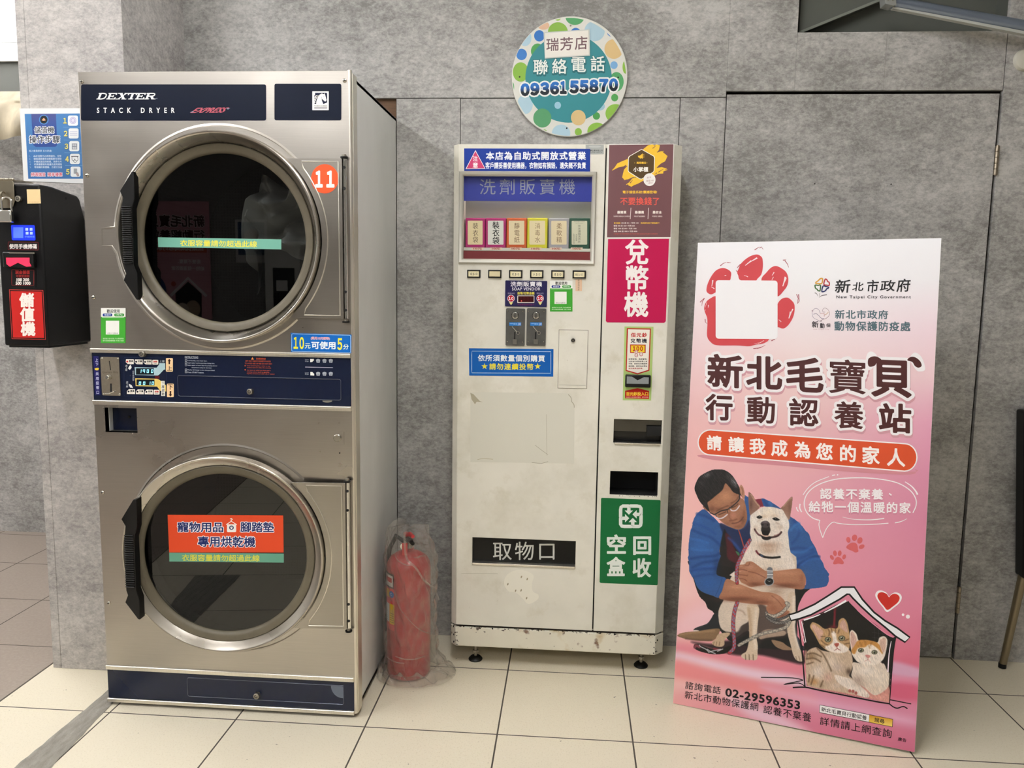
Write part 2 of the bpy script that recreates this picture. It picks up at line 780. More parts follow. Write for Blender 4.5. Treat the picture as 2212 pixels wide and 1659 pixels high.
def floor_material():
    m = bpy.data.materials.new('floor_tiles')
    m.use_nodes = True
    nt = m.node_tree
    N, Lk = nt.nodes, nt.links.new
    b = N['Principled BSDF']
    tc = N.new('ShaderNodeTexCoord')
    sx = N.new('ShaderNodeSeparateXYZ')
    Lk(tc.outputs['Object'], sx.inputs[0])

    def M(op, *a):
        k = N.new('ShaderNodeMath')
        k.operation = op
        for i, x in enumerate(a):
            if isinstance(x, (int, float)):
                k.inputs[i].default_value = x
            else:
                Lk(x, k.inputs[i])
        return k.outputs[0]

    def mixc(f, a, c, mode='MIX'):
        k = N.new('ShaderNodeMix')
        k.data_type = 'RGBA'
        k.blend_type = mode
        if isinstance(f, (int, float)):
            k.inputs[0].default_value = f
        else:
            Lk(f, k.inputs[0])
        for i, x in ((6, a), (7, c)):
            if isinstance(x, str):
                k.inputs[i].default_value = L4(x)
            else:
                Lk(x, k.inputs[i])
        return k.outputs[2]

    isb = M('LESS_THAN', sx.outputs[0], -.378)
    x = M('ADD', sx.outputs[0], M('MULTIPLY', isb, -.022))
    gx = M('LESS_THAN', M('PINGPONG', x, .2), .0024)
    gy = M('LESS_THAN', M('PINGPONG', sx.outputs[1], .2), .0022)
    grout = M('MAXIMUM', gx, gy)
    grout = M('MAXIMUM', grout, M('LESS_THAN', M('ABSOLUTE', M('ADD', sx.outputs[0], .378)), .0035))

    def noise(sc, det, st=(1, 1, 1), ro=.6):
        q = N.new('ShaderNodeMapping')
        q.inputs['Scale'].default_value = st
        Lk(tc.outputs['Object'], q.inputs[0])
        z = N.new('ShaderNodeTexNoise')
        z.inputs['Scale'].default_value = sc
        z.inputs['Detail'].default_value = det
        z.inputs['Roughness'].default_value = ro
        Lk(q.outputs[0], z.inputs['Vector'])
        return z.outputs[0]

    def rng(v, a, c, d, e):
        k = N.new('ShaderNodeMapRange')
        for i, x in enumerate((a, c, d, e)):
            k.inputs[1 + i].default_value = x
        Lk(v, k.inputs[0])
        return k.outputs[0]

    fleck = rng(noise(230, 3, (1, .7, 1)), .54, .66, 0, .45)
    fleck2 = rng(noise(120, 5, (.6, 1.3, 1)), .60, .68, 0, .35)
    cream = mixc(fleck, '#ebe1c9', '#cdc0a2')
    cream = mixc(fleck2, cream, '#f6f2e8')
    cream = mixc(rng(noise(2.2, 4), .35, .7, 0, .35), cream, '#e2d9c4')
    spots = rng(noise(38, 2), .735, .75, 0, .75)
    cream = mixc(spots, cream, '#7d7263')
    brown = mixc(rng(noise(90, 4), .4, .7, 0, .5), '#9b8e82', '#ada195')
    colr = mixc(isb, cream, brown)
    colr = mixc(grout, colr, '#4a443b')
    Lk(colr, b.inputs['Base Color'])
    rr = M('MULTIPLY_ADD', grout, .4, .34)
    Lk(rr, b.inputs['Roughness'])
    b.inputs['Specular IOR Level'].default_value = .45
    bp = N.new('ShaderNodeBump')
    bp.inputs['Distance'].default_value = .0015
    bp.inputs['Strength'].default_value = .6
    Lk(M('SUBTRACT', 1.0, grout), bp.inputs['Height'])
    Lk(bp.outputs[0], b.inputs['Normal'])
    return m


# ------------------------------------------------------------------ room shell
WY = .65                     # front of the back wall
CEIL = 2.85
mb = MB()
mb.box(-4, 4.4, -6.8, 2.0, -.08, 0, floor_material())
struct(mb.build('floor', bevel=0))

# rough grey cement strip let into the floor
mb = MB()
le = [(.0, -.094 - .09), (.0, -.094)]
ys = np.linspace(-1.2, .42, 60)
vs, fs = [], []
for i, y in enumerate(ys):
    j1, j2 = RNG.normal(0, .0016, 2)
    xl = -.094 + (y + .294) * .030 + j1
    xr = .006 + (y + .284) * -.085 + j2
    vs += [(xl, y, .0012), (xr, y, .0012), (xl + .004, y, .0016 + abs(j1) * .3), (xr - .004, y, .0016 + abs(j2) * .3)]
for i in range(len(ys) - 1):
    a = i * 4
    for p, q in ((0, 2), (2, 3), (3, 1)):
        fs.append((a + p, a + q, a + 4 + q, a + 4 + p))
mb.add(vs, fs, mat('cement_strip', '#8f8a80', .85, noise=(60, .22, (1, .35, 1)), bump=(180, .8)))
struct(mb.build('trim_1'))

# back wall: laminate panels with narrow open joints over a dark backing
g = .0012
mb = MB()
for x0, x1, z0, z1 in ((-.02, 1.9, 1.977, CEIL), (1.9004, 2.127, 1.997, CEIL), (2.1275, 2.806, 1.997, 2.186), (2.1275, 2.806, 2.62, CEIL),
                       (.757, .985 - g, 0, 1.9745), (.985 + g, 1.746 - g, .004, 1.9735), (1.746 + g, 1.9005, 0, 1.9745),
                       (2.8085, 4.4, 0, CEIL)):
    mb.box(x0, x1, WY, WY + .018, z0, z1, CONC)
struct(mb.build('wall_back', bevel=.0006))
mb = MB()
mb.box(-.3, 2.12, .70, .72, 0, CEIL, DARKGAP)
mb.box(2.12, 4.4, .70, .72, 0, 2.18, DARKGAP)
mb.box(2.83, 4.4, .70, .72, 2.18, CEIL, DARKGAP)
mb.box(.0, .752, .668, .70, 1.86, 1.977, WOOD)
struct(mb.build('wall_backing'))
# faint joints in the header and the pillar (grooves covered by thin strips)
mb = MB()
for x, z0, z1 in ((2.42, 1.998, 2.185),):
    mb.box(x - .0006, x + .0006, WY - .0006, WY + .001, z0, z1, mat('faint_joint', '#8c8984', .7))
struct(mb.build('trim_2'))

# flush door in the same laminate
t = MB()
t.box(1.9035, 2.7985, WY + .001, WY + .034, .006, 1.9855, CONC)
door = struct(t.build('door_1', bevel=.0008))
for zc in (1.768, .2265):
    h = MB()
    for k in range(5):
        h.cyl((2.8035, WY - .004, zc - .048 + k * .0192), (0, 0, 1), .0068, .0182, mat('hinge_steel', '#9a8f7e', .38, 1.0), 16, bev=.0008)
    h.cyl((2.8035, WY - .004, zc - .0495), (0, 0, 1), .0045, .099, MATS['hinge_steel'], 12)
    h.build('hinge', door)
for px_ in ((1760, 397), (1925, 398)):
    q = Plane((0, WY, 0)).at(*px_)
    h = MB()
    h.cyl((q[0], WY - .0004, q[2]), (0, 1, 0), .0022, .002, mat('screw_hole', '#161412', .9), 10)
    h.build('screw_hole', door)

# dark recess above the door with a sloping soffit
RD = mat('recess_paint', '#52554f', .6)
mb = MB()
mb.box(2.10, 2.1275, WY + .018, 1.3, 2.15, CEIL, mat('recess_edge_shade', '#1c1c1a', .8))
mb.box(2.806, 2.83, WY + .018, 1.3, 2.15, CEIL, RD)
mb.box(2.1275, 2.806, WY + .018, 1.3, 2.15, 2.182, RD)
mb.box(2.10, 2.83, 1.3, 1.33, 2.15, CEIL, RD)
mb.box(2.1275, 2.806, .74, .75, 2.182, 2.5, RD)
mb.box(2.1275, 2.141, .682, .70, 2.182, CEIL, MATS['recess_edge_shade'])  # near-black strip: the shadow gap at the left edge, put into the colour
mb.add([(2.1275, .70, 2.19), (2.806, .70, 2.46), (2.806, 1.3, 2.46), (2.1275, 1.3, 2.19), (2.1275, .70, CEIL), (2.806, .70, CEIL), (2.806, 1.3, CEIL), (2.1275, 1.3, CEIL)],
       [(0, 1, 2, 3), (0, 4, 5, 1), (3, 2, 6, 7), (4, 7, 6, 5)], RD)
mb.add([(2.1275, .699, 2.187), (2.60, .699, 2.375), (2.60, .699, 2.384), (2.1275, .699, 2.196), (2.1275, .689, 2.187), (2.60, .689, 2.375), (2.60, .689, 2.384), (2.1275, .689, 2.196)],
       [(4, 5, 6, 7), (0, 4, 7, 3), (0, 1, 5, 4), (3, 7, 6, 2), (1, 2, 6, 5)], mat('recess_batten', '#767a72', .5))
struct(mb.build('wall_recess'))

# pillar at the left
mb = MB()
mb.box(-.3255, -.0105, .253, .66, 0, CEIL, CONC2)
mb.box(-.355, -.3265, .2535, .66, 0, CEIL, CONC2)
mb.box(-.327, -.325, .2545, .6, 0, CEIL, SEAM)
mb.box(-.355, -.012, .66, 1.66, 0, CEIL, CONC2)
struct(mb.build('wall_pillar', bevel=.001))

# passage beside the pillar
mb = MB()
mb.box(-4, -.355, 1.65, 1.7, 0, 2.216, CONC)
struct(mb.build('wall_passage'))
mb = MB()
mb.box(-4, -.355, 1.62, 1.7, 2.216, 2.376, mat('dark_beam', '#4a4b45', .7))
struct(mb.build('trim_3'))
WHITE = mat('white_paint', '#e8e9e6', .7)
mb = MB()
mb.box(-4, -.355, 1.60, 1.7, 2.376, CEIL, WHITE)
mb.add([(-4, 1.597, 2.46), (-1.26, 1.597, 2.46), (-1.52, 1.597, 2.545), (-4, 1.597, 3.0)], [(0, 1, 2, 3)], mat('white_panel', '#d5dad8', .7))
struct(mb.build('wall_upper_passage'))
# room behind the camera
mb = MB()
mb.box(-4, 4.4, -6.85, -6.8, 0, CEIL, concrete('concrete_laminate_dark', '#75736f', '#a3a19d', 6.1))
struct(mb.build('wall_front'))
mb = MB()
mb.box(-4.05, -4, -6.8, 2.0, 0, CEIL, WHITE)
struct(mb.build('wall_left'))
mb = MB()
mb.box(4.4, 4.45, -6.8, 2.0, 0, CEIL, CONC)
struct(mb.build('wall_right'))
mb = MB()
mb.box(-4.05, 4.45, -6.85, 2.05, CEIL, CEIL + .05, WHITE)
struct(mb.build('ceiling'))

# ceiling tubes that light the shop (above and behind the camera)
HOUS = mat('lamp_housing', '#dcdcd8', .5)
TUBE = mat('lit_tube', '#ffffff', .5, emit=('#faf9fb', TUBE_POWER))
LIGHTS = [(-.55, -1.1), (-.55, -3.6), (1.25, -1.0), (1.15, -3.9), (-2.4, -.6), (-1.6, .9)]
for i, (x, y) in enumerate(LIGHTS):
    where = ['nearest the stacked dryer', 'in the left row toward the far wall', 'above the middle of the shop', 'in the middle row toward the far wall',
             'along the left side of the shop', 'over the passage beside the pillar'][i]
    o = thing('ceiling_light', 'white fluorescent ceiling light %s' % where, 'ceiling light', (x, y, CEIL), group='fluorescent ceiling lights')
    a = MB()
    a.box(x - .06, x + .06, y - .62, y + .62, CEIL - .05, CEIL, HOUS)
    a.build('housing', o, bevel=.004)
    for s in (-1, 1):
        a = MB()
        a.cyl((x + s * .035, y - .59, CEIL - .075), (0, 1, 0), .014, 1.18, TUBE, 12)
        a.build('tube', o)
    for yy in (y - .61, y + .59):
        a = MB()
        a.box(x - .055, x + .055, yy, yy + .02, CEIL - .092, CEIL - .05, HOUS)
        a.build('lamp_holder', o)


# ------------------------------------------------------------------ stacked dryer
def steel(name, col, rough, stretch=(1, 1, 60), amt=.08, aniso=.4):
    m = mat(name, col, rough, 1.0, noise=(9, amt, stretch), aniso=aniso)
    nt = m.node_tree
    b = nt.nodes['Principled BSDF']
    tc = nt.nodes.new('ShaderNodeTexCoord')
    nz = nt.nodes.new('ShaderNodeTexNoise')
    nz.inputs['Scale'].default_value = 5
    nz.inputs['Detail'].default_value = 8
    mr = nt.nodes.new('ShaderNodeMapRange')
    mr.inputs[1].default_value = .3
    mr.inputs[2].default_value = .7
    mr.inputs[3].default_value = rough - .06
    mr.inputs[4].default_value = rough + .09
    nt.links.new(tc.outputs['Object'], nz.inputs['Vector'])
    nt.links.new(nz.outputs[0], mr.inputs[0])
    nt.links.new(mr.outputs[0], b.inputs['Roughness'])
    return m


STEEL = steel('brushed_steel', '#b3aea6', .31, amt=.03)
PLATE = steel('hinge_plate_steel', '#a09b93', .33, amt=.03)
STEEL2 = steel('brushed_steel_trim', '#e4dfd4', .34, (60, 1, 1), .05)
BEZEL = steel('spun_steel', '#b4aea4', .27, (1, 1, 1), .04, .0)
CHROME = mat('chrome', '#d8d6d0', .15, 1.0)
DULL = mat('dull_steel', '#9b968b', .42, 1.0)
NAVY = mat('navy_panel', '#0c162e', .25, spec=.4)
GASKET = mat('tan_gasket', '#5b5444', .5, noise=(30, .08, (1, 1, 1)))
BLACKP = mat('black_plastic', '#0a0a0a', .42, spec=.3)
BLACK = mat('matt_black', '#050505', .8)
SIDEP = mat('grey_side_paint', '#dfe0dd', .35, noise=(7, .05, (1, 1, .5)))
SCREW = mat('screw_steel', '#b9b5aa', .25, 1.0)
DARKGLASS = glass_mat('dark_door_glass', '#8e9192', 0.0, 1.62)

DY = .046
PD = Plane((0, DY, 0))
dryer = thing('stacked_dryer', 'tall stainless steel stacked tumble dryer with two round glass doors and navy panels', 'dryer', (.367, .34, 0))
D1, D2, D3, D4, D5, D6, D7, D8 = (fr(0, 0, .36166), fr(190, 750, .10398), fr(380, 750, .18535), fr(160, 140, .13562), fr(560, 140, .18083),
                                  fr(560, 620, .1085), fr(180, 860, .42184), fr(200, 260, .26506))
D0 = fr(180, 720, .28029)

# shell (open at the front)
b = MB()
X0, X1, ZT, ZB = -.030, .7575, 1.905, .014
YB = .648
XL = -.0095
b.box(XL, XL + .012, DY + .02, YB, ZB, ZT, SIDEP)
b.box(X1 - .012, X1, DY + .02, YB, ZB, ZT, SIDEP)
b.box(XL, X1, DY + .02, YB, ZT - .012, ZT, SIDEP)
b.box(XL, X1, DY + .02, YB, ZB, ZB + .012, SIDEP)
b.box(XL, X1, YB - .012, YB, ZB, ZT, SIDEP)
b.box(XL + .011, X1 - .011, DY + .03, YB - .02, .975, 1.10, SIDEP)
b.build('body', dryer, bevel=.0015)
for x, y in ((.02, .10), (.71, .10), (.02, .58), (.71, .58)):
    b = MB()
    b.cyl((x, y, 0), (0, 0, 1), .022, .016, BLACKP, 16)
    b.build('foot', dryer)

U = dict(x=.377, z=1.447, R=.300, r=.243, g=.024)
Lw = dict(x=.377, z=.519, R=.300, r=.243, g=-.002)


def circ(x, z, r, n=72):
    return [(x + r * math.cos(2 * math.pi * i / n), z + r * math.sin(2 * math.pi * i / n)) for i in range(n)]


def rrect(x0, x1, z0, z1, r, n=5):
    out = []
    for cx, cz, a in ((x1 - r, z1 - r, 0), (x0 + r, z1 - r, 90), (x0 + r, z0 + r, 180), (x1 - r, z0 + r, 270)):
        for k in range(n + 1):
            t = math.radians(a + 90 * k / n)
            out.append((cx + r * math.cos(t), cz + r * math.sin(t)))
    return out


ZM1, ZM0 = 1.110, .966         # navy control strip
ZK1, ZK0 = .118, .022          # navy base strip
up = MB()
up.prism([(X0, ZM1), (.7575, ZM1), (.7575, 1.911), (X0, 1.911)], DY, DY + .02, STEEL, [circ(U['x'], U['z'], .285)])
up.build('front_panel', dryer, bevel=.001)
lo = MB()
w0 = PD.px(D7([(108, 48), (278, 178)]))
ZSP = .838
lo.prism([(X0, ZK1 + .012), (.7575, ZK1 + .012), (.7575, ZSP), (X0, ZSP)], DY, DY + .02, STEEL, [circ(Lw['x'], Lw['z'], .285)])
lo.holed(X0, .7575, ZSP, ZM0 - .012, DY, DY + .02, STEEL, [(w0[0][0], w0[1][0], w0[1][1], w0[0][1])])
lo.build('front_panel', dryer)

# recessed window with navy back plate at the left of the lower panel
b = MB()
xa, xb, za, zb = w0[0][0], w0[1][0], w0[1][1], w0[0][1]
for q in ((xa - .003, xa, za, zb), (xb, xb + .003, za, zb), (xa, xb, za - .003, za), (xa, xb, zb, zb + .003)):
    b.box(q[0], q[1], DY + .002, DY + .045, q[2], q[3], DULL)
b.box(xa, xb, DY + .04, DY + .045, za, zb, NAVY)
b.cyl(((xa + xb) / 2 + .004, DY + .036, (za + zb) / 2 + .004), (0, 1, 0), .0035, .006, BLACK, 12)
b.build('inspection_recess', dryer)

# rounded corner post at the right edge
b = MB()
b.cyl((.7585, DY + .006, ZB), (0, 0, 1), .0062, ZT - ZB + .008, STEEL2, 20)
b.box(.7585, .7665, DY + .008, DY + .05, ZB, ZT, STEEL2)
b.build('corner_post', dryer)

# trim strips above and below the navy strips
for z0, z1 in ((ZM1 - .001, ZM1 + .012), (ZM0 - .013, ZM0 + .001), (ZK1 - .001, ZK1 + .013), (ZK0 - .012, ZK0 + .001)):
    zm = z0 + (z1 - z0) * .5
    b = MB()
    pr = [(DY + .02, z0), (DY - .004, z0), (DY - .004, zm), (DY - .006, zm + .001), (DY - .006, z1 - .002), (DY - .004, z1), (DY + .02, z1)]
    n = len(pr)
    b.add([(X0 - .002, y, z) for y, z in pr] + [(.755, y, z) for y, z in pr], [tuple(range(n)), tuple(range(n, 2 * n))[::-1]] + [(i, (i + 1) % n, n + (i + 1) % n, n + i) for i in range(n)], STEEL2)
    b.build('trim_strip', dryer, bevel=.0006)

# navy plates
b = MB()
b.box(X0, .7545, DY, DY + .02, ZM0, ZM1, NAVY)
b.build('control_panel', dryer)
b = MB()
b.box(X0, .7545, DY, DY + .02, ZK0, ZK1, NAVY)
b.build('base_panel', dryer)


def embossed(name, path, r, y, parent, m=STEEL2, closed=True):
    a = MB()
    a.tube([(x, y, z) for x, z in path], r, m, 8, closed)
    return a.build(name, parent)


def lock(px, f, r, parent, plane_y, out=.014, m=DULL):
    q = Plane((0, plane_y, 0)).at(*f([px])[0])
    a = MB()
    a.cyl((q[0], plane_y - out, q[2]), (0, 1, 0), r, out + .004, m, 28, bev=.0012)
    a.lathe((q[0], plane_y - out - .0006, q[2]), (0, 1, 0), [(r * .35, 0), (r * .52, 0), (r * .52, .002)], BLACK, 24, .3, 5.6)
    a.build('lock_cylinder', parent)


b = MB()
for (u, v) in ((177, 176.5), (744.5, 174), (188.5, 379), (202.5, 642.5), (222, 1063.5), (235.5, 1302.5)):
    q = PD.at(u, v)
    b = MB()
    b.lathe((q[0], DY - .0045, q[2]), (0, 1, 0), [(0, 0), (.003, .0004), (.0055, .0022), (.0062, .0046)], SCREW, 16)
    b.box(q[0] - .0034, q[0] + .0034, DY - .0049, DY - .004, q[2] - .0006, q[2] + .0006, BLACK)
    b.box(q[0] - .0006, q[0] + .0006, DY - .0049, DY - .004, q[2] - .0034, q[2] + .0034, BLACK)
    b.build('panel_screw', dryer)
for k, (u, v) in enumerate(((1205, 128), (1310, 128), (1212, 275), (1313, 281))):
    q = PD.at(*D7([(u, v)])[0])
    b = MB()
    b.cyl((q[0], DY - .0015, q[2]), (0, 1, 0), .0022, .002, BLACK if k == 3 else SCREW, 10)
    b.build('rivet', dryer)
q = PD.at(*D7([(1303, 203)])[0])
b = MB()
b.box(q[0] - .019, q[0] + .019, DY - .0015, DY, q[2] - .019, q[2] + .019, STEEL)
b.cyl((q[0], DY - .008, q[2]), (0, 1, 0), .0115, .008, SCREW, 24, bev=.002)
b.build('push_button', dryer)


def make_door(c, parent):
    """A round door: rim, dished bezel, gasket, glass, hinge plate, handle; returned as one part with sub-parts."""
    x, z, R, r, g = c['x'], c['z'], c['R'], c['r'], -c['g']
    bz = MB()
    bz.lathe((x, DY, z), (0, -1, 0), [(R - .004, -.004), (R, .0), (R, .022), (R - .002, .0284), (R - .004, .0298), (R - .0065, .0298), (R - .0085, .0286),
                                      (R - .0105, .0262), (r + .0275, g + .012), (r + .0265, g + .008)], BEZEL, 160)
    rim = bz.build('door_rim', parent)
    bz = MB()
    bz.lathe((x, DY, z), (0, -1, 0), [(r + .027, g + .006), (r + .0265, g + .0125), (r + .024, g + .0145), (r + .010, g + .012), (r + .003, g + .008), (r, g + .003), (r - .001, g - .004)], GASKET, 128)
    bz.build('gasket', rim)
    bz = MB()
    bz.lathe((x, DY - g, z), (0, -1, 0), [(0, 0.0), (r * .5, 0.0), (r + .002, 0)], DARKGLASS, 96)
    bz.build('glass', rim)
    # hinge plate
    pl = MB()
    a0, a1 = math.radians(47.5), math.radians(-47.5)
    arc = [(x + (R + .003) * math.cos(a0 + (a1 - a0) * i / 24), z + (R + .003) * math.sin(a0 + (a1 - a0) * i / 24)) for i in range(25)]
    xr = .7400
    poly = [(xr, arc[0][1])] + arc + [(xr, arc[-1][1])]
    pl.prism(poly[::-1], DY - .017, DY - .012, PLATE)
    pl.box(xr - .003, xr, DY - .016, DY, arc[-1][1], arc[0][1], STEEL)
    arc2 = [(x + (R + .020) * math.cos(math.radians(38 - 76 * i / 20)), z + (R + .020) * math.sin(math.radians(38 - 76 * i / 20))) for i in range(21)]
    pts = [(xr - .010, arc2[0][1] + .018), (arc2[0][0] - .004, arc2[0][1] + .018)] + arc2 + [(arc2[-1][0] - .004, arc2[-1][1] - .018), (xr - .010, arc2[-1][1] - .018)]
    pl.tube([(a, DY - .0165, c_) for a, c_ in pts], .0022, STEEL2, 6, True)
    plate = pl.build('hinge_plate', rim, bevel=.0008)
    hg = MB()
    zt, zb2 = arc[0][1], arc[-1][1]
    hg.cyl((.7455, DY - .008, zb2), (0, 0, 1), .0062, zt - zb2, CHROME, 16)
    for zz in (zt - .024, zt - .082, zb2 + .024, zb2 + .076):
        hg.cyl((.7455, DY - .0150, zz), (0, 1, 0), .0042, .004, BLACK, 12)
    for zz in (zt + .002, zb2 - .012):
        hg.cyl((.744, DY - .008, zz), (0, 0, 1), .0105, .004, BLACKP, 16)
        hg.cyl((.744, DY - .008, zz), (0, 0, 1), .006, .010, DULL, 12)
    hg.build('hinge', rim)
    return rim


def handle(parent, px, f, y0, y1):
    st = Plane((0, y0, 0)).px(f(px))
    a = MB()
    a.prism([tuple(q) for q in st], y0, y1, BLACKP)
    return a, st


du = make_door(U, dryer)
a, st = handle(du, [(318, 415), (333, 416), (341, 640), (320, 715), (329, 950), (333, 1175), (362, 1245), (374, 1462), (357, 1462), (251, 1303), (272, 1248), (255, 1170), (246, 1000), (235, 695), (246, 632), (220, 575)], D8, .004, .03)
PH_ = Plane((0, .004, 0))
for k in range(27):
    yy = 700 + k * 17.6
    p0, p1 = PH_.px(D8([(236 + k * .7, yy), (318 + k * .55, yy + 11)]))
    a.box(p0[0], p1[0], -.0005, .006, p1[1], p0[1], BLACKP)
a.build('handle', du, bevel=.0018)

# the lower door hangs a little open on its hinge
dl = make_door(Lw, dryer)
a, st = handle(dl, [(255, 520), (272, 518), (274, 660), (259, 720), (266, 870), (270, 985), (286, 1030), (290, 1135), (280, 1133), (214, 1046), (228, 1010), (219, 985), (214, 900), (210, 720), (215, 655), (194, 620)], D7, -.058, -.030)
PHL = Plane((0, -.058, 0))
for k in range(24):
    yy = 700 + k * 11.4
    p0, p1 = PHL.px(D7([(210 + k * .35, yy), (257 + k * .35, yy + 7)]))
    a.box(p0[0], p1[0], -.0625, -.055, p1[1], p0[1], BLACKP)
hl = a.build('handle', None, bevel=.0018)
OPEN = math.radians(4.0)
piv = Vector((.7455, DY, 0))
TF = Matrix.Translation(piv) @ Matrix.Rotation(OPEN, 4, 'Z') @ Matrix.Translation(-piv)
TF = Matrix.Translation((0, -.006, 0)) @ TF
for o in [dl] + list(dl.children):
    o.data.transform(Matrix.Translation(dryer.location))
    o.data.transform(TF)
    o.data.transform(Matrix.Translation(-dryer.location))
hl.data.transform(Matrix.Translation(-dryer.location))
hl.parent = dl

# pressed ridge round the upper door opening with its latch tab, and round the lower one
pts = []
for i in range(61):
    t = math.radians(44 + 270 * i / 60)
    pts.append((U['x'] + .318 * math.cos(t), U['z'] + .318 * math.sin(t)))
tab = PD.px(D1([(660, 1360), (603, 1365), (606, 1468), (668, 1470)]))
k = [i for i, q in enumerate(pts) if q[0] < U['x'] and tab[3][1] < q[1] < tab[0][1]]
pts = pts[:k[0]] + [tuple(q) for q in tab] + pts[k[-1] + 1:]
embossed('door_ridge', pts, .0075, DY + .0060, dryer, STEEL, False)
pts = [(Lw['x'] + .322 * math.cos(math.radians(44 + 270 * i / 60)), Lw['z'] + .322 * math.sin(math.radians(44 + 270 * i / 60))) for i in range(61)]
embossed('door_ridge', pts, .0075, DY + .0060, dryer, STEEL, False)

# drums behind the glass
DRUM = mat('drum_steel', '#3a3a38', .45, .6)
nt = DRUM.node_tree
tc = nt.nodes.new('ShaderNodeTexCoord')
vo = nt.nodes.new('ShaderNodeTexVoronoi')
vo.inputs['Scale'].default_value = 95
vo.inputs['Randomness'].default_value = 0
mr = nt.nodes.new('ShaderNodeMapRange')
mr.inputs[1].default_value = .3
mr.inputs[2].default_value = .36
mxn = nt.nodes.new('ShaderNodeMix')
mxn.data_type = 'RGBA'
mxn.inputs[6].default_value = L4('#060606')
mxn.inputs[7].default_value = L4('#232322')
nt.links.new(tc.outputs['Object'], vo.inputs['Vector'])
nt.links.new(vo.outputs[0], mr.inputs[0])
nt.links.new(mr.outputs[0], mxn.inputs[0])
nt.links.new(mxn.outputs[2], nt.nodes['Principled BSDF'].inputs['Base Color'])
for c in (U, Lw):
    b = MB()
    b.lathe((c['x'], DY + .045, c['z']), (0, 1, 0), [(.284, -.022), (.278, .02), (.30, .04), (.30, .50), (0, .51)], DRUM, 64)
    b.build('drum', dryer)

# coin plate
PC = Plane((0, DY - .003, 0))
b = MB()
q = PC.px(D2([(255, 197), (640, 215), (680, 1010), (290, 1000)]))
zq = (q[0][1] + q[1][1]) / 2, (q[2][1] + q[3][1]) / 2
xq = (q[0][0] + q[3][0]) / 2, (q[1][0] + q[2][0]) / 2
CPL = mat('coin_plate_steel', '#a8a091', .42, 1.0, noise=(200, .06, (1, 1, 1)))
b.prism(rrect(xq[0], xq[1], zq[1], zq[0], .004), DY - .003, DY, CPL)
cp = b.build('coin_plate', dryer, bevel=.0006)
for (u, v) in ((280, 232), (618, 245), (320, 975), (650, 980)):
    w = PC.at(*D2([(u, v)])[0])
    b = MB()
    b.lathe((w[0], DY - .0055, w[2]), (0, 1, 0), [(0, 0), (.002, .0004), (.0036, .0026)], SCREW, 12)
    b.build('screw', cp)
b = MB()
w = PC.px(D2([(436, 285), (452, 285), (478, 475), (460, 478)]))
b.prism([tuple(x) for x in w], DY - .0034, DY - .002, BLACK)
b.build('coin_slot', cp)
b = MB()
w = PC.px(D2([(460, 755), (495, 755), (500, 930), (462, 930)]))
b.prism([tuple(x) for x in w], DY - .0034, DY - .002, BLACK)
b.build('coin_return', cp)
w = PC.at(*D2([(445, 615)])[0])
b = MB()
b.cyl((w[0], DY - .016, w[2]), (0, 1, 0), .0058, .014, CHROME, 20, bev=.0015)
b.cyl((w[0], DY - .005, w[2]), (0, 1, 0), .0078, .003, DULL, 20)
b.build('return_button', cp)
w = PC.px(D2([(370, 945), (590, 915)]))
b = MB()
b.tube([(w[0][0], DY - .004, w[0][1]), (w[0][0] + .004, DY - .012, w[0][1] - .001), ((w[0][0] + w[1][0]) / 2, DY - .015, w[0][1] - .001), (w[1][0] - .003, DY - .011, w[1][1]), (w[1][0], DY - .004, w[1][1])], .0016, CHROME, 8)
b.build('coin_lip', cp)
p = Print(Plane((0, DY - .003, 0)), D2)
p.text('Quarters Only', 302, 497, 628, 550, '#6a645a')
p.build('coin_plate_lettering', cp)

lock((465, 158), D0, .0085, dryer, DY - .002)
lock((1293, 447), D0, .0082, dryer, DY)
lock((893, 1517), D7, .0092, dryer, DY)

# thin outlines of the two service hatches
for f, q in ((D0, [(728, 325), (1985, 355), (1985, 512), (732, 488)]), (D7, [(532, 1432), (1333, 1472), (1333, 1565), (536, 1530)])):
    w = PD.px(f(q))
    xa, xb = (w[0][0] + w[3][0]) / 2, (w[1][0] + w[2][0]) / 2
    za, zb = (w[2][1] + w[3][1]) / 2, (w[0][1] + w[1][1]) / 2
    b = MB()
    b.tube([(x, DY - .0005, z) for x, z in rrect(xa, xb, za, zb, .006)], .0013, mat('hatch_line', '#5c6274', .25, .6), 6, True)
    b.build('service_hatch', dryer)

# prints on the front --------------------------------------------------------
NV = '#0e182c'
p = Print(PD, ID, base=.0008)
p.rect(175.5, 182.5, 575, 260.5, NV, r=4)
p.f = D4
S = [(360, 556), (1310, 556)]


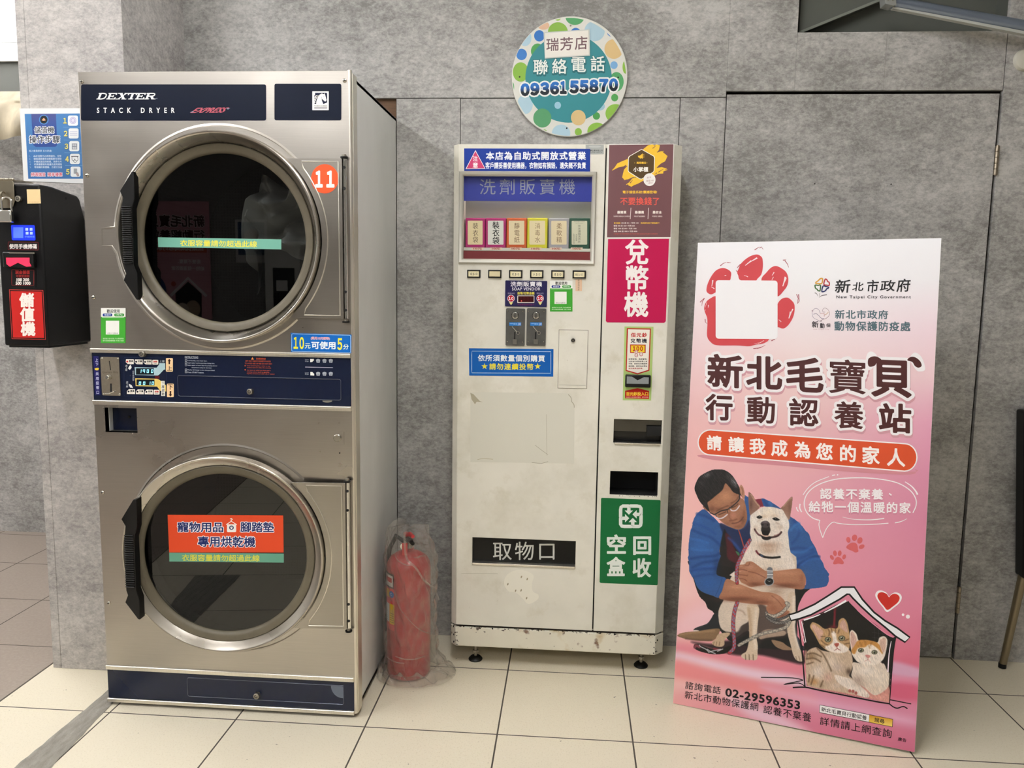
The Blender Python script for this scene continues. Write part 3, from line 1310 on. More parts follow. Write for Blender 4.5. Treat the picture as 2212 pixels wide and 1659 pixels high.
def slab(pr, letters, x0, x1, yt, yb, col, shear=.42):
    """Slanted slab-serif capitals built from bars."""
    H = yb - yt
    n = len(letters)
    wd = {'D': 1.0, 'E': .95, 'X': 1.02, 'T': .95, 'R': 1.06}
    tot = sum(wd[c] for c in letters)
    x = x0
    for ch in letters:
        w = (x1 - x0) * wd[ch] / tot

        def P(a, c):      # a across 0..1, c down 0..1
            return (x + a * w * 1.06 + (1 - c) * H * shear - H * shear * .35, yt + c * H)

        def bar(a0, c0, a1, c1):
            pr.poly([P(a0, c0), P(a1, c0), P(a1, c1), P(a0, c1)], col)
        st = .20
        if ch in 'DER':
            bar(.0, .0, .34, .15)
            bar(.0, .85, .42, 1)
            bar(.10, 0, .10 + st, 1)
        if ch == 'D':
            pr.line([P(.2, .07), P(.5, .07), P(.74, .2), P(.80, .5), P(.72, .8), P(.48, .93), P(.2, .93)], H * .17, col, smooth=4)
        if ch == 'E':
            bar(.2, 0, .88, .15)
            bar(.2, .43, .62, .56)
            bar(.2, .85, .90, 1)
            bar(.76, 0, .88, .30)
            bar(.78, .68, .90, 1)
            bar(.55, .32, .64, .68)
        if ch == 'T':
            bar(.06, 0, .95, .15)
            bar(.04, 0, .16, .34)
            bar(.84, 0, .96, .34)
            bar(.40, 0, .62, 1)
            bar(.26, .86, .76, 1)
        if ch == 'X':
            pr.poly([P(.12, 0), P(.38, 0), P(.92, 1), P(.66, 1)], col)
            pr.poly([P(.76, 0), P(.90, 0), P(.26, 1), P(.12, 1)], col)
            bar(.02, 0, .46, .12)
            bar(.62, 0, 1.0, .12)
            bar(.0, .88, .40, 1)
            bar(.54, .88, 1.0, 1)
        if ch == 'R':
            pr.line([P(.2, .07), P(.58, .07), P(.76, .16), P(.76, .38), P(.58, .5), P(.2, .5)], H * .16, col, smooth=4)
            pr.poly([P(.42, .5), P(.66, .5), P(.90, 1), P(.66, 1)], col)
            bar(.70, .87, 1.02, 1)
        x += w


slab(p, 'DEXTER', 372, 1300, 450, 552, '#f4f4ee')
p.ell(1321, 537, 9, 9, '#8d93a0')
p.text('STACK DRYER', 368, 686, 1600, 766, '#f2f2ee', .026, sp=2.5)
p.f = D1
p.text('EXPRESS', 1160, 645, 1350, 674, '#b9636f', .03, shear=.22, dy=-2)
p.poly([(1134, 672), (1156, 672), (1156, 662)], '#8b8fa0')
p.poly([(1352, 645), (1376, 645), (1362, 655)], '#8b8fa0')
p.build('brand_panel', dryer, print_mat('printed_gloss', .38, .14))

p = Print(PD, ID, base=.0008)
p.rect(593, 181, 737.5, 260, NV, r=4)
p.f = D5
p.rect(635, 317, 831, 543, '#f4f3ee', r=5)
p.rect(658, 335, 812, 468, '#16213c', r=10)
p.poly([(652, 335), (668, 335), (668, 360), (652, 372)], '#f4f3ee')
# horse head emblem
p.poly([(682, 470), (684, 440), (692, 410), (708, 380), (730, 360), (752, 350), (772, 352), (782, 342), (786, 356), (792, 372), (798, 398), (804, 418), (800, 434), (786, 440), (776, 430), (764, 420), (756, 412), (748, 404), (748, 424), (756, 446), (766, 470)], '#f6f5f0')
for a, c in (((664, 380), (700, 366)), ((660, 398), (692, 384)), ((658, 416), (686, 404)), ((656, 434), (682, 424)), ((656, 452), (680, 444))):
    p.line([a, ((a[0] + c[0]) / 2, (a[1] + c[1]) / 2 - 1), c], 11, '#f4f3ee', w1=4)
p.line([(656, 470), (668, 430), (690, 392), (724, 360), (756, 344)], 5, '#f4f3ee', smooth=4)
p.ell(774, 376, 4, 3, '#16213c')
p.line([(744, 408), (742, 396), (750, 382)], 3, '#16213c', smooth=4)
p.poly([(764, 452), (812, 446), (812, 470), (766, 470)], '#16213c')
p.poly([(766, 470), (812, 452), (812, 474), (766, 474)], '#f4f3ee')
p.text('THOROUGHBRED', 658, 486, 812, 500, '#2b3145', .03)
p.rect(658, 511, 812, 521, '#2b3145')
p.build('emblem_panel', dryer, print_mat('printed_gloss', .3))

p = Print(Plane((0, DY - .017, 0)), D5, base=.0008)
p.ell(784, 1362, 164, 175, '#f2653a', n=56)
p.text('1', 676, 1276, 752, 1456, '#fbf8f0', .05)
p.text('1', 810, 1276, 892, 1456, '#fbf8f0', .05)
p.build('number_sticker', dryer)

p = Print(PD, D6)
p.poly([(628, 912), (1838, 948), (1832, 1318), (632, 1292)], '#0e6fc0')
p.frame(648, 930, 1820, 1280, 9, '#bfe3f6', r=26, dy=30)
p.text('10', 690, 1000, 888, 1222, '#f8ee4a', .035, dy=6)
p.text('元', 912, 1122, 1020, 1222, '#e9f2d8', .02)
p.text('可使用', 1044, 1085, 1515, 1228, '#f4fbff', .03, dy=8)
p.text('5', 1562, 1028, 1648, 1246, '#f8ee4a', .035)
p.text('分', 1674, 1138, 1780, 1240, '#e9f2d8', .02)
p.text('(限用10元硬幣)', 1030, 990, 1405, 1052, '#f4e8ee', .05, dy=8)
p.text('(限用10元硬幣)', 1030, 990, 1405, 1052, '#d8423e', .0, dy=8)
p.build('price_sticker', dryer)


def pay_sticker(parent, plane, f, x0, y0, x1, y1, number, dy=0, name='payment_sticker'):
    """White and green mobile-payment sticker; its code square is left blank."""
    w, h = x1 - x0, y1 - y0
    p = Print(plane, f)

    def X(a):
        return x0 + a * w

    def Y(a):
        return y0 + a * h
    p.rect(x0, y0, x1, y1, '#4aa63d', dy=dy)
    p.rect(x0, y0, x1, Y(.25), '#f4f5f0', dy=dy)
    p.text('歡迎使用', X(.24), Y(.035), X(.76), Y(.135), '#23262a', .02)
    p.rect(X(.07), Y(.155), X(.46), Y(.235), '#1f3f8f', r=h * .035)
    p.rect(X(.54), Y(.155), X(.94), Y(.235), '#3f9a45', r=h * .035)
    p.text('悠遊付', X(.14), Y(.172), X(.40), Y(.220), '#dfe8f6', .02)
    p.text('LINE Pay', X(.60), Y(.172), X(.88), Y(.224), '#e4f4e2', .02)
    p.rect(X(.20), Y(.36), X(.74), Y(.755), '#f6f6f2')
    p.text(number, X(.27), Y(.70), X(.68), Y(.74), '#3a3d3a', .01)
    p.line([(X(.05), Y(.275)), (X(.93), Y(.275))], h * .012, '#d9ecd2')
    for k in (.85, .91):
        p.text('使用電子支付付款 不必準備零錢' if k < .9 else '即可自動啟動機器 方便又快速', X(.08), Y(k), X(.92), Y(k + .042), '#e6f3df')
    return p.build(name, parent)


pay_sticker(dryer, PD, D8, 69, 1530, 270, 1815, '89101984')

# control strip lettering
p = Print(PD, D2)
p.poly([(112, 182), (222, 186), (262, 995), (152, 992)], '#211f62')
p.vtext('上下', 180, 222, 400, 64, '#d9dcf0', .015, 192)
p.poly([(140, 440), (200, 425), (236, 436), (222, 452), (224, 472), (190, 484), (150, 474)], '#e8d04a')
p.vtext('共用投幣口', 192, 505, 985, 66, '#d9dcf0', .015, 208)
p.build('coin_label', dryer)

p = Print(PD, D2)
p.frame(752, 212, 1640, 1014, 6, '#2b3857', r=24, dy=12)
for row, (yy, dx) in enumerate(((250, 0), (872, 27))):
    for k, (x, s, s2, cc, lamp) in enumerate(((785, '高溫', '82°c', '#2a2622', '#c63a3e' if row == 0 else '#20202a'), (970, '中溫', '66°c', '#2a2622', '#20202a'), (1155, '低溫', '54°c', '#2a2622', '#20202a'), (1338, '啟動', 'START', '#c23a35', None))):
        x += dx
        wd = 168 if lamp else 125
        y0 = yy + k * 4
        if lamp:
            p.poly([(x + 8, y0), (x + wd, y0 + 2), (x + wd, y0 + 102), (x + 48, y0 + 100), (x + 2, y0 + 62)] if row == 0 else [(x + 40, y0), (x + wd, y0 + 2), (x + wd, y0 + 102), (x, y0 + 98), (x, y0 + 40)], '#f3efe6')
            p.ell(x + 34, y0 + 48, 20, 20, lamp)
            p.text(s, x + 70, y0 + 18, x + 152, y0 + 54, cc, .04)
            p.text(s2, x + 66, y0 + 66, x + 128, y0 + 86, '#c98a80')
        else:
            p.rect(x, y0, x + wd, y0 + 100, '#f3efe6', r=16)
            p.text(s, x + 24, y0 + 20, x + 104, y0 + 56, cc, .04)
            p.text(s2, x + 32, y0 + 68, x + 96, y0 + 86, '#3a3633', .02)
p.text('上層', 1490, 268, 1588, 315, '#cdd3da')
p.vtext('選上層', 800, 365, 495, 50, '#cdd3da')
p.vtext('選下層', 815, 705, 838, 50, '#cdd3da')
p.vtext('投幣後選擇', 945, 485, 700, 44, '#bcc3cd')
# pointing hands
p.poly([(905, 358), (872, 378), (852, 408), (838, 440), (870, 466), (900, 440), (908, 408), (890, 385)], '#eef0ee', smooth=4)
p.poly([(850, 770), (872, 768), (910, 792), (936, 846), (905, 840), (880, 838), (866, 812)], '#eef0ee', smooth=4)
p.poly([(972, 415), (1430, 425), (1490, 345), (1478, 332), (1605, 332), (1608, 470), (1585, 462), (1480, 570), (1450, 588), (985, 576)], '#b9d3da')
p.rect(1000, 436, 1375, 570, '#1c2226', dy=2)
p.poly([(985, 645), (1440, 655), (1490, 680), (1622, 790), (1628, 920), (1505, 908), (1440, 818), (995, 806)], '#e9cf79')
p.rect(1010, 668, 1385, 792, '#1c2226', dy=3)
p.rect(1395, 598, 1486, 650, '#5c1a22')
p.rect(1518, 700, 1596, 900, '#f0efe8')
p.rect(1524, 900, 1606, 1012, '#f0efe8')
p.vtext('下層啟動', 1558, 708, 1008, 58, '#5a5650', .01, 1566)
p.ell(884, 588, 15, 15, '#343a48')
p.rect(1622, 226, 1766, 508, '#f6d7ac', r=18)
p.poly([(1692, 240), (1728, 290), (1708, 290), (1708, 352), (1676, 352), (1676, 290), (1658, 290)], '#3a1a16')
p.text('上', 1645, 392, 1748, 484, '#3a1a16', .02)
p.rect(1642, 758, 1786, 1036, '#f6d7ac', r=18)
p.text('下', 1660, 775, 1764, 880, '#3a1a16', .02)
p.poly([(1700, 912), (1732, 912), (1732, 980), (1752, 980), (1716, 1026), (1680, 980), (1700, 980)], '#3a1a16')
p.build('control_lettering', dryer, print_mat('printed_gloss', .3))
GLOW = mat('display_digits', '#10181c', .4, emit=('#8fe8ff', 3.0))
SEG = {'0': 'abcdef', '1': 'bc', '9': 'abcfg'}
for s, y0, y1, xs in (('1900', 460, 530, (1075, 1150, 1232, 1322)), ('0010', 715, 780, (1068, 1155, 1262, 1335))):
    a = MB()
    for ch, x in zip(s, xs):
        w, h, t = 42, y1 - y0, 9
        segs = {'a': (0, 0, w, t), 'b': (w - t, 0, w, h / 2), 'c': (w - t, h / 2, w, h), 'd': (0, h - t, w, h), 'e': (0, h / 2, t, h), 'f': (0, 0, t, h / 2), 'g': (0, h / 2 - t / 2, w, h / 2 + t / 2)}
        for k in SEG[ch]:
            q = segs[k]
            P4 = [(x + q[0] + 6 * (1 - q[1] / h), y0 + q[1]), (x + q[2] + 6 * (1 - q[1] / h), y0 + q[1]), (x + q[2] + 6 * (1 - q[3] / h), y0 + q[3]), (x + q[0] + 6 * (1 - q[3] / h), y0 + q[3])]
            w3 = PD.world(PD.px(D2(P4)), .0032)
            a.add(w3, [(3, 2, 1, 0)], GLOW)
    a.build('time_display', dryer, smooth=False)

p = Print(PD, D3)
IV = '#b9bfcb'
p.text('INSTRUCTIONS', 105, 104, 260, 126, IV, .02, dy=3)
p.line([(105, 130), (262, 132)], 3, IV)
for k, (s, x1) in enumerate((('Load laundry, close dryer door.', 365), ('Insert coins / card to purchase drying time.', 452), ('Select upper or lower dryer by pressing desired', 480), ('temperature setting for that dryer.', 420), ('Display will change to show time purchased.', 455), ('Press START button.', 328))):
    yy = 146 + k * 27
    x0 = 137 if k != 3 else 184
    p.text(s, x0, yy + 3, x1, yy + 19, IV, .012, dy=(x1 - x0) * .022)
    if k != 3:
        p.frame(108, yy - 2, 128, yy + 18, 3, IV)
        p.text('12334 5'.replace(' ', '')[k], 114, yy + 2, 122, yy + 15, IV)
p.build('instruction_lettering', dryer, print_mat('printed_gloss', .3))
p = Print(PD, D3)
OR = '#b5573a'
p.poly([(893, 114), (909, 144), (877, 144)], '#d98a4a')
p.text('WARNING!', 935, 122, 1046, 140, OR, .02, dy=3)
p.line([(935, 144), (1046, 147)], 2, OR)
p.text('DRY ONLY FABRICS WASHED IN WATER', 812, 152, 1106, 168, OR, .015, dy=6)
p.text('TO AVOID RISK OF FIRE DO NOT DRY:', 803, 181, 1122, 197, OR, .015, dy=6)
for k, (s, x1) in enumerate((('Items containing foam rubber or any', 1098), ('similarly textured rubber-like materials.', 1112), ('Any items on which you have used a', 1104), ('cleaning solvent (such as gasoline,', 1090), ('naphtha, kerosene, or other oils or waxes.)', 1150))):
    yy = (208, 230, 260, 281, 300)[k]
    p.text(s, 828, yy, x1, yy + 16, OR, .012, dy=(x1 - 828) * .02)
for yy in (215, 263):
    p.ell(808, yy, 8, 8, OR)
p.build('warning_lettering', dryer, print_mat('printed_gloss', .3))
p = Print(PD, D3)
for k, (s, yy) in enumerate((('Upper', 140), ('Lower', 291))):
    p.text(s, 1506, yy, 1550, yy + 14, IV)
    p.text('Dryer', 1506, yy + 18, 1550, yy + 34, IV)
    if k == 0:
        p.poly([(1566, yy - 3), (1608, yy - 3), (1608, yy + 14), (1588, yy + 32), (1566, yy + 34)], '#f2f2ee')
    else:
        p.poly([(1568, yy - 2), (1590, yy - 2), (1612, yy + 20), (1612, yy + 40), (1568, yy + 36)], '#f2f2ee')
    for x in (1658, 1732, 1806):
        p.poly([(x - 23, yy + 4), (x - 14, yy + 2), (x - 4, yy - 5), (x + 8, yy - 2), (x + 22, yy + 4), (x + 23, yy + 16), (x + 17, yy + 42), (x - 17, yy + 40), (x - 23, yy + 16)], '#aeb4bd')
        for d in (-9, 0, 9):
            p.line([(x + d, yy + 18), (x + d * .8, yy + 36)], 2.5, '#29334d')
p.line([(1507, 231), (1830, 238)], 6, '#c9c5d4')
p.build('basket_legend', dryer, print_mat('printed_gloss', .3))
p = Print(PD, D3)
p.ell(1765, 626, 56, 20, '#8d8a80', a0=-10, a1=190)
p.build('worn_spot', dryer, print_mat('printed_gloss', .3))
p = Print(PD, D7)
p.ell(1332, 1470, 64, 66, '#6f7784', a0=90, a1=180)
p.poly([(1332, 1470), (1268, 1470), (1272, 1490), (1286, 1515), (1306, 1530), (1332, 1537)], '#6f7784')
p.build('round_sticker', dryer)

# stickers on the glass
def glass_plane(c, tf=None):
    O = Vector((0, DY + c['g'], 0))
    X = Vector((1, 0, 0))
    if tf is not None:
        O = tf @ O
        X = (tf.to_3x3() @ X)
    return Plane(tuple(O), tuple(X), (0, 0, 1))


gp = glass_plane(U)
p = Print(gp, fr(300, 310, .24707))
p.poly([(167, 820), (1246, 838), (1246, 926), (170, 905)], '#7db5a4')
p.text('衣服容量請勿超過此線', 362, 842, 1032, 897, '#ece356', .015, dy=10)
p.build('capacity_sticker', du)
gp = glass_plane(Lw, TF)
p = Print(gp, D7)
p.poly([(432, 597), (1024, 601), (1026, 790), (440, 790)], '#dc5632')
for s, x0, x1, y0, y1 in (('寵物用品', 484, 716, 634, 684), ('腳踏墊', 806, 975, 634, 684), ('專用烘乾機', 588, 880, 708, 760)):
    p.text(s, x0, y0, x1, y1, '#f3f1f4', .075, dy=2)
    p.text(s, x0, y0, x1, y1, '#23346f', .022, dy=2)
p.line([(732, 648), (758, 630), (786, 648)], 4, '#f6f4f0')
p.line([(758, 632), (757, 625), (763, 621), (758, 616), (752, 619)], 4, '#f6f4f0', smooth=3)
p.rect(736, 646, 783, 686, '#f6f4f0', r=6)
p.ell(759, 663, 12, 11, '#27356a')
p.ell(759, 666, 5, 4, '#f6f4f0')
for dx in (-6, -2, 2, 6):
    p.ell(759 + dx, 659 + abs(dx) * .3, 1.6, 2, '#f6f4f0')
p.build('warning_sticker', dl)
p = Print(gp, D7)
p.poly([(440, 791), (1027, 796), (1027, 842), (441, 836)], '#6fa692')
p.text('衣服容量請勿超過此線', 506, 800, 903, 833, '#dcd84e', .015, dy=3)
p.build('capacity_sticker', dl)

# white sheet lying in the upper drum
b = MB()
CL_ = mat('white_cotton', '#efece4', .9, bump=(60, .3))


def cloth(a, c):
    x = .385 + a * .25
    z = 1.655 - c * .215 - .035 * math.sin(a * 2.4)
    y = .19 + .05 * math.sin(a * 5 + c * 9) + .028 * math.sin(a * 17 - c * 6) + .018 * math.sin(c * 27 + a * 11) + .05 * a
    if a < .12:
        z -= (.12 - a) * 1.2
        y += (.12 - a) * .4
    return (x, y, z + .015 * math.sin(a * 9 + c * 4))


b.grid(cloth, 70, 50, CL_)
sh = b.build('white_sheet')
tag(sh, 'crumpled white sheet behind the glass of the upper dryer door', 'laundry')


# ------------------------------------------------------------------ soap vending machine
VY = .42
PV = Plane((0, VY, 0))
V0, V1, V2, V3, V4, V5, V6 = (ID, fr(960, 290, .35573), fr(960, 860, .34951), fr(990, 310, .16277), fr(1300, 300, .13867), fr(1000, 570, .16278), fr(1290, 690, .16882))
vend = thing('soap_vending_machine', 'cream white vending machine with display window, stickers and rusty base on black feet', 'vending machine', (1.366, .53, 0))
VW = mat('cream_enamel', '#e8e5d9', .42, spec=.4, noise=(6, .06, (1, 1, 1)))


def dirty(m):
    nt = m.node_tree
    b = nt.nodes['Principled BSDF']
    src = b.inputs['Base Color'].links[0].from_socket
    tc = nt.nodes.new('ShaderNodeTexCoord')
    prev = src
    for sc, lo, hi, c, amt in ((9, .56, .74, '#c2ba9e', .45), (55, .70, .74, '#8a7a5c', .7), (3.5, .5, .75, '#c3bda6', .6)):
        nz = nt.nodes.new('ShaderNodeTexNoise')
        nz.inputs['Scale'].default_value = sc
        nz.inputs['Detail'].default_value = 7
        nz.inputs['Roughness'].default_value = .65
        mr = nt.nodes.new('ShaderNodeMapRange')
        mr.inputs[1].default_value = lo
        mr.inputs[2].default_value = hi
        mr.inputs[4].default_value = amt
        mx = nt.nodes.new('ShaderNodeMix')
        mx.data_type = 'RGBA'
        mx.inputs[7].default_value = L4(c)
        nt.links.new(tc.outputs['Object'], nz.inputs['Vector'])
        nt.links.new(nz.outputs[0], mr.inputs[0])
        nt.links.new(mr.outputs[0], mx.inputs[0])
        nt.links.new(prev, mx.inputs[6])
        prev = mx.outputs[2]
    nt.links.new(prev, b.inputs['Base Color'])


dirty(VW)
VA, VB = .994, 1.733          # outer width
FA, FB = 1.014, 1.703         # front face
VZ0, VZ1 = .142, 1.779
SX = 1.4895                   # seam between the two front panels


def footprint(grow=0.0, y1=.645):
    return [(FA - grow, VY - grow), (FB + grow, VY - grow), (VB + grow, VY + .028), (VB + grow, y1), (VA - grow, y1), (VA - grow, VY + .022)]


def slab_xy(b, poly, z0, z1, m):
    n = len(poly)
    vs = [(x, y, z0) for x, y in poly] + [(x, y, z1) for x, y in poly]
    fs = [tuple(range(n))[::-1], tuple(range(n, 2 * n))] + [(i, (i + 1) % n, n + (i + 1) % n, n + i) for i in range(n)]
    b.add(vs, fs, m)


# window, slots: measured on the front plane
def rect_on(f, x0, y0, x1, y1):
    q = PV.px(f([(x0, y0), (x1, y0), (x1, y1), (x0, y1)]))
    return ((q[0][0] + q[3][0]) / 2, (q[1][0] + q[2][0]) / 2, (q[2][1] + q[3][1]) / 2, (q[0][1] + q[1][1]) / 2)


win = rect_on(V3, 62, 428, 1772, 1546)
slot = rect_on(V2, 171, 872, 811, 1040)
cup = rect_on(V6, 210, 1283, 826, 1590)
hole = rect_on(V2, 1023, 455, 1320, 602)


def rl(r):
    return [(r[0], r[2]), (r[1], r[2]), (r[1], r[3]), (r[0], r[3])]


b = MB()
# sides, top, back as a hollow cabinet
yb = .645
for poly in ([(FA, VY + .018), (FA, yb), (VA, yb), (VA, VY + .022), (FA, VY)],
             [(FB, VY), (VB, VY + .028), (VB, yb), (FB, yb)]):
    slab_xy(b, poly, VZ0 + .004, VZ1, VW)
slab_xy(b, [(FA, VY + .002), (FB, VY + .002), (FB, yb), (FA, yb)], VZ1 - .012, VZ1, VW)
b.box(FA, FB, yb - .01, yb, VZ0, VZ1 - .012, VW)
b.box(FA, FB, VY + .01, yb - .01, VZ0, VZ0 + .01, VW)
b.box(SX - .003, SX + .003, VY + .004, yb - .01, VZ0 + .01, VZ1 - .012, BLACK)
b.build('cabinet', vend, bevel=.002)

b = MB()
b.holed(FA, SX - .0022, VZ0 + .006, VZ1 - .001, VY, VY + .012, VW, [win, slot])
fd = b.build('front_door', vend, bevel=.001)
b = MB()
b.holed(SX + .0022, FB, VZ0 + .006, VZ1 - .001, VY, VY + .012, VW, [cup, hole])
b.build('front_panel', vend, bevel=.001)

# rusty base tray and feet
RUST = mat('rusty_enamel', '#e8e3d2', .5, noise=(8, .05, (1, 1, 1)))
nt = RUST.node_tree
bs = nt.nodes['Principled BSDF']
src = bs.inputs['Base Color'].links[0].from_socket
tc = nt.nodes.new('ShaderNodeTexCoord')
sx = nt.nodes.new('ShaderNodeSeparateXYZ')
nt.links.new(tc.outputs['Object'], sx.inputs[0])
edge = nt.nodes.new('ShaderNodeMapRange')
edge.inputs[1].default_value = .118
edge.inputs[2].default_value = .140
edge.inputs[3].default_value = 0
edge.inputs[4].default_value = .10
nt.links.new(sx.outputs[2], edge.inputs[0])
prev = src
for sc, lo, hi, c in ((26, .64, .72, '#6b3a1c'), (70, .69, .72, '#3a1d10'), (12, .62, .78, '#c0a36a')):
    nz = nt.nodes.new('ShaderNodeTexNoise')
    nz.inputs['Scale'].default_value = sc
    nz.inputs['Detail'].default_value = 5
    ad = nt.nodes.new('ShaderNodeMath')
    ad.operation = 'ADD'
    mr = nt.nodes.new('ShaderNodeMapRange')
    mr.inputs[1].default_value = lo
    mr.inputs[2].default_value = hi
    mr.inputs[4].default_value = .85
    mx = nt.nodes.new('ShaderNodeMix')
    mx.data_type = 'RGBA'
    mx.inputs[7].default_value = L4(c)
    nt.links.new(tc.outputs['Object'], nz.inputs['Vector'])
    nt.links.new(nz.outputs[0], ad.inputs[0])
    nt.links.new(edge.outputs[0], ad.inputs[1])
    nt.links.new(ad.outputs[0], mr.inputs[0])
    nt.links.new(mr.outputs[0], mx.inputs[0])
    nt.links.new(prev, mx.inputs[6])
    prev = mx.outputs[2]
nt.links.new(prev, bs.inputs['Base Color'])
b = MB()
slab_xy(b, footprint(.001), .070, .140, RUST)
slab_xy(b, footprint(-.006), .139, .1465, mat('rust_black', '#1d120c', .8))
b.build('base_tray', vend, bevel=.003)
for (x, y) in ((1.078, .468), (1.664, .480), (1.078, .610), (1.664, .610)):
    b = MB()
    b.lathe((x, y, 0), (0, 0, 1), [(0, 0), (.024, 0), (.025, .004), (.018, .012), (.009, .015), (0, .015)], BLACKP, 24)
    b.cyl((x, y, .012), (0, 0, 1), .0055, .060, DULL, 12)
    b.cyl((x, y, .028), (0, 0, 1), .011, .008, DULL, 6)
    b.build('foot', vend)

# display window -----------------------------------------------------------
FRM = mat('aluminium_frame', '#cbc9bf', .35, .5)
b = MB()
o = rect_on(V3, 8, 372, 1822, 1598)
prof = [(0, 0.0), (.0, -.006), (.003, -.009), (.010, -.007), (.0145, -.002), (.0145, .004)]


def mitre(b, outer, prof, y, m):
    x0, x1, z0, z1 = outer
    n = len(prof)
    vs = []
    for d, yy in prof:
        vs += [(x0 + d, y + yy, z0 + d), (x1 - d, y + yy, z0 + d), (x1 - d, y + yy, z1 - d), (x0 + d, y + yy, z1 - d)]
    fs = [(4 * i + k, 4 * i + (k + 1) % 4, 4 * i + 4 + (k + 1) % 4, 4 * i + 4 + k) for i in range(n - 1) for k in range(4)]
    b.add(vs, fs, m)


mitre(b, o, prof, VY, FRM)
b.build('window_frame', vend)
DEP = .062
PVW = Plane((0, VY + DEP, 0))
b = MB()
GREYB = mat('window_back_grey', '#97968c', .6)
x0, x1, z0, z1 = win
b.box(x0 - .02, x1 + .02, VY + DEP, VY + DEP + .004, z0 - .02, z1 + .02, GREYB)
b.box(x0 - .004, x0, VY + .012, VY + DEP, z0 - .004, z1 + .004, VW)
b.box(x1, x1 + .004, VY + .012, VY + DEP, z0 - .004, z1 + .004, VW)
b.box(x0, x1, VY + .012, VY + DEP, z1, z1 + .004, VW)
b.box(x0, x1, VY + .012, VY + DEP, z0 - .004, z0, VW)
b.build('window_box', vend)
PVB = Plane((0, VY + .022, 0))
q = PVB.px(V3([(76, 762), (1764, 768)]))
zb = q[:, 1].mean()
b = MB()
b.box(x0, x1, VY + .022, VY + .030, zb, z1, mat('blue_header', '#26339a', .4))
b.build('window_header', vend)
b = MB()
b.cyl((x0 + .02, VY + .045, z1 - .018), (1, 0, 0), .007, x1 - x0 - .04, mat('window_fill_tube', '#ffffff', .5, emit=('#fff6e6', 14.0)), 12)
b.build('window_fill_light', vend)  # unseen glowing tube added behind the header to brighten the window box
p = Print(PVB, V3)
p.text('洗劑販賣機', 284, 470, 1550, 678, '#a4a8ba', 0, sp=1.35)
p.build('window_header_lettering', vend)
q = PVB.px(V3([(72, 1378), (72, 1418), (72, 1545)]))
zs = q[0][1]
b = MB()
b.box(x0, x1, VY + .022, VY + DEP, q[1][1], zs, mat('white_shelf', '#d8d6cc', .5))
b.box(x0, x1, VY + .022, VY + .026, z0, q[1][1] - .001, mat('dark_red_board', '#7a2228', .45))
b.build('window_shelf', vend)
for x in (172, 415, 678, 940, 1212, 1488):
    p = Print(PVB, V3, base=.0004)
    p.poly([(x + 6, 1380), (x + 165, 1380), (x + 158, 1412), (x, 1412)], '#ecd6c4')
    p.text('10元', x + 32, 1384, x + 140, 1408, '#a9413c', .03, dy=1)
    p.build('price_tag', vend)
b = MB()
b.add([(x0, VY + .010, z0), (x1, VY + .010, z0), (x1, VY + .010, z1), (x0, VY + .010, z1)], [(0, 1, 2, 3)], glass_mat('window_glass', '#fbfdfb'))
b.build('window_glass', vend)

# six sample packets standing on the shelf
PB = Plane((0, VY + .030, 0))
PACK = [((95, 355, 988, 1376), '#ad1f6c', '#efdfba', '裝衣袋', '#6a5446', 'magenta packet with faded cream label at the left end of the shelf'),
        ((362, 632, 988, 1376), '#ad1f6c', '#ecebe6', '裝衣袋', '#17171a', 'magenta packet with bright white label and bold black lettering'),
        ((640, 908, 988, 1376), '#cc5a28', '#f2e2c2', '靜電紙', '#8a6a50', 'orange packet with cream label in the vending window'),
        ((914, 1184, 988, 1376), '#d9d034', '#f2e3c0', '消毒水', '#9a7c58', 'yellow packet with cream label in the vending window'),
        ((1202, 1470, 990, 1376), '#a9a5ab', '#efdfc0', '柔軟精', '#8f6f52', 'pale grey packet with cream label in the vending window'),
        ((1474, 1742, 990, 1376), '#1d4a3a', '#dcd8c4', '', '#6f6e60', 'dark green packet with small print at the right end of the shelf')]
for (xa, xb, ya, yb_), c1, c2, s, ct, lab in PACK:
    q = PB.px(V3([(xa, ya), (xb, ya), (xb, yb_), (xa, yb_)]))
    ax, bx = (q[0][0] + q[3][0]) / 2, (q[1][0] + q[2][0]) / 2
    zt = (q[0][1] + q[1][1]) / 2
    t = thing('sample_packet', lab, 'packet', ((ax + bx) / 2, VY + .045, zs), group='sample packets in the vending window')
    b = MB()
    b.box(ax, bx, VY + .030, VY + .060, zs, zt, mat('packet_' + c1[1:], c1, .45))
    b.build('carton', t, bevel=.002)
    p = Print(PB, V3, base=.0003, step=.00003)
    lx, rx = xa + 30, xb - 32
    p.rect(lx, ya + 36, rx, yb_ - 34, c2, r=10)
    if s:
        big = ct == '#17171a'
        p.vtext(s, (lx + rx) / 2 + 4, ya + (46 if big else 60), yb_ - (40 if big else 54), 96 if big else 76, ct, .012 if big else 0)
    else:
        p.vtext('奈米濃縮洗衣片', 1606, 1078, 1322, 40, ct)
        p.vtext('洗衣新寶', 1568, 1200, 1295, 26, ct)
        p.vtext('免用洗衣粉洗衣精', 1534, 1195, 1330, 20, ct)
        p.text('Detergent sheet', 1535, 1030, 1678, 1046, ct)
        p.text('Perfume capsules', 1556, 1054, 1654, 1064, ct)
    p.build('packet_label', t)

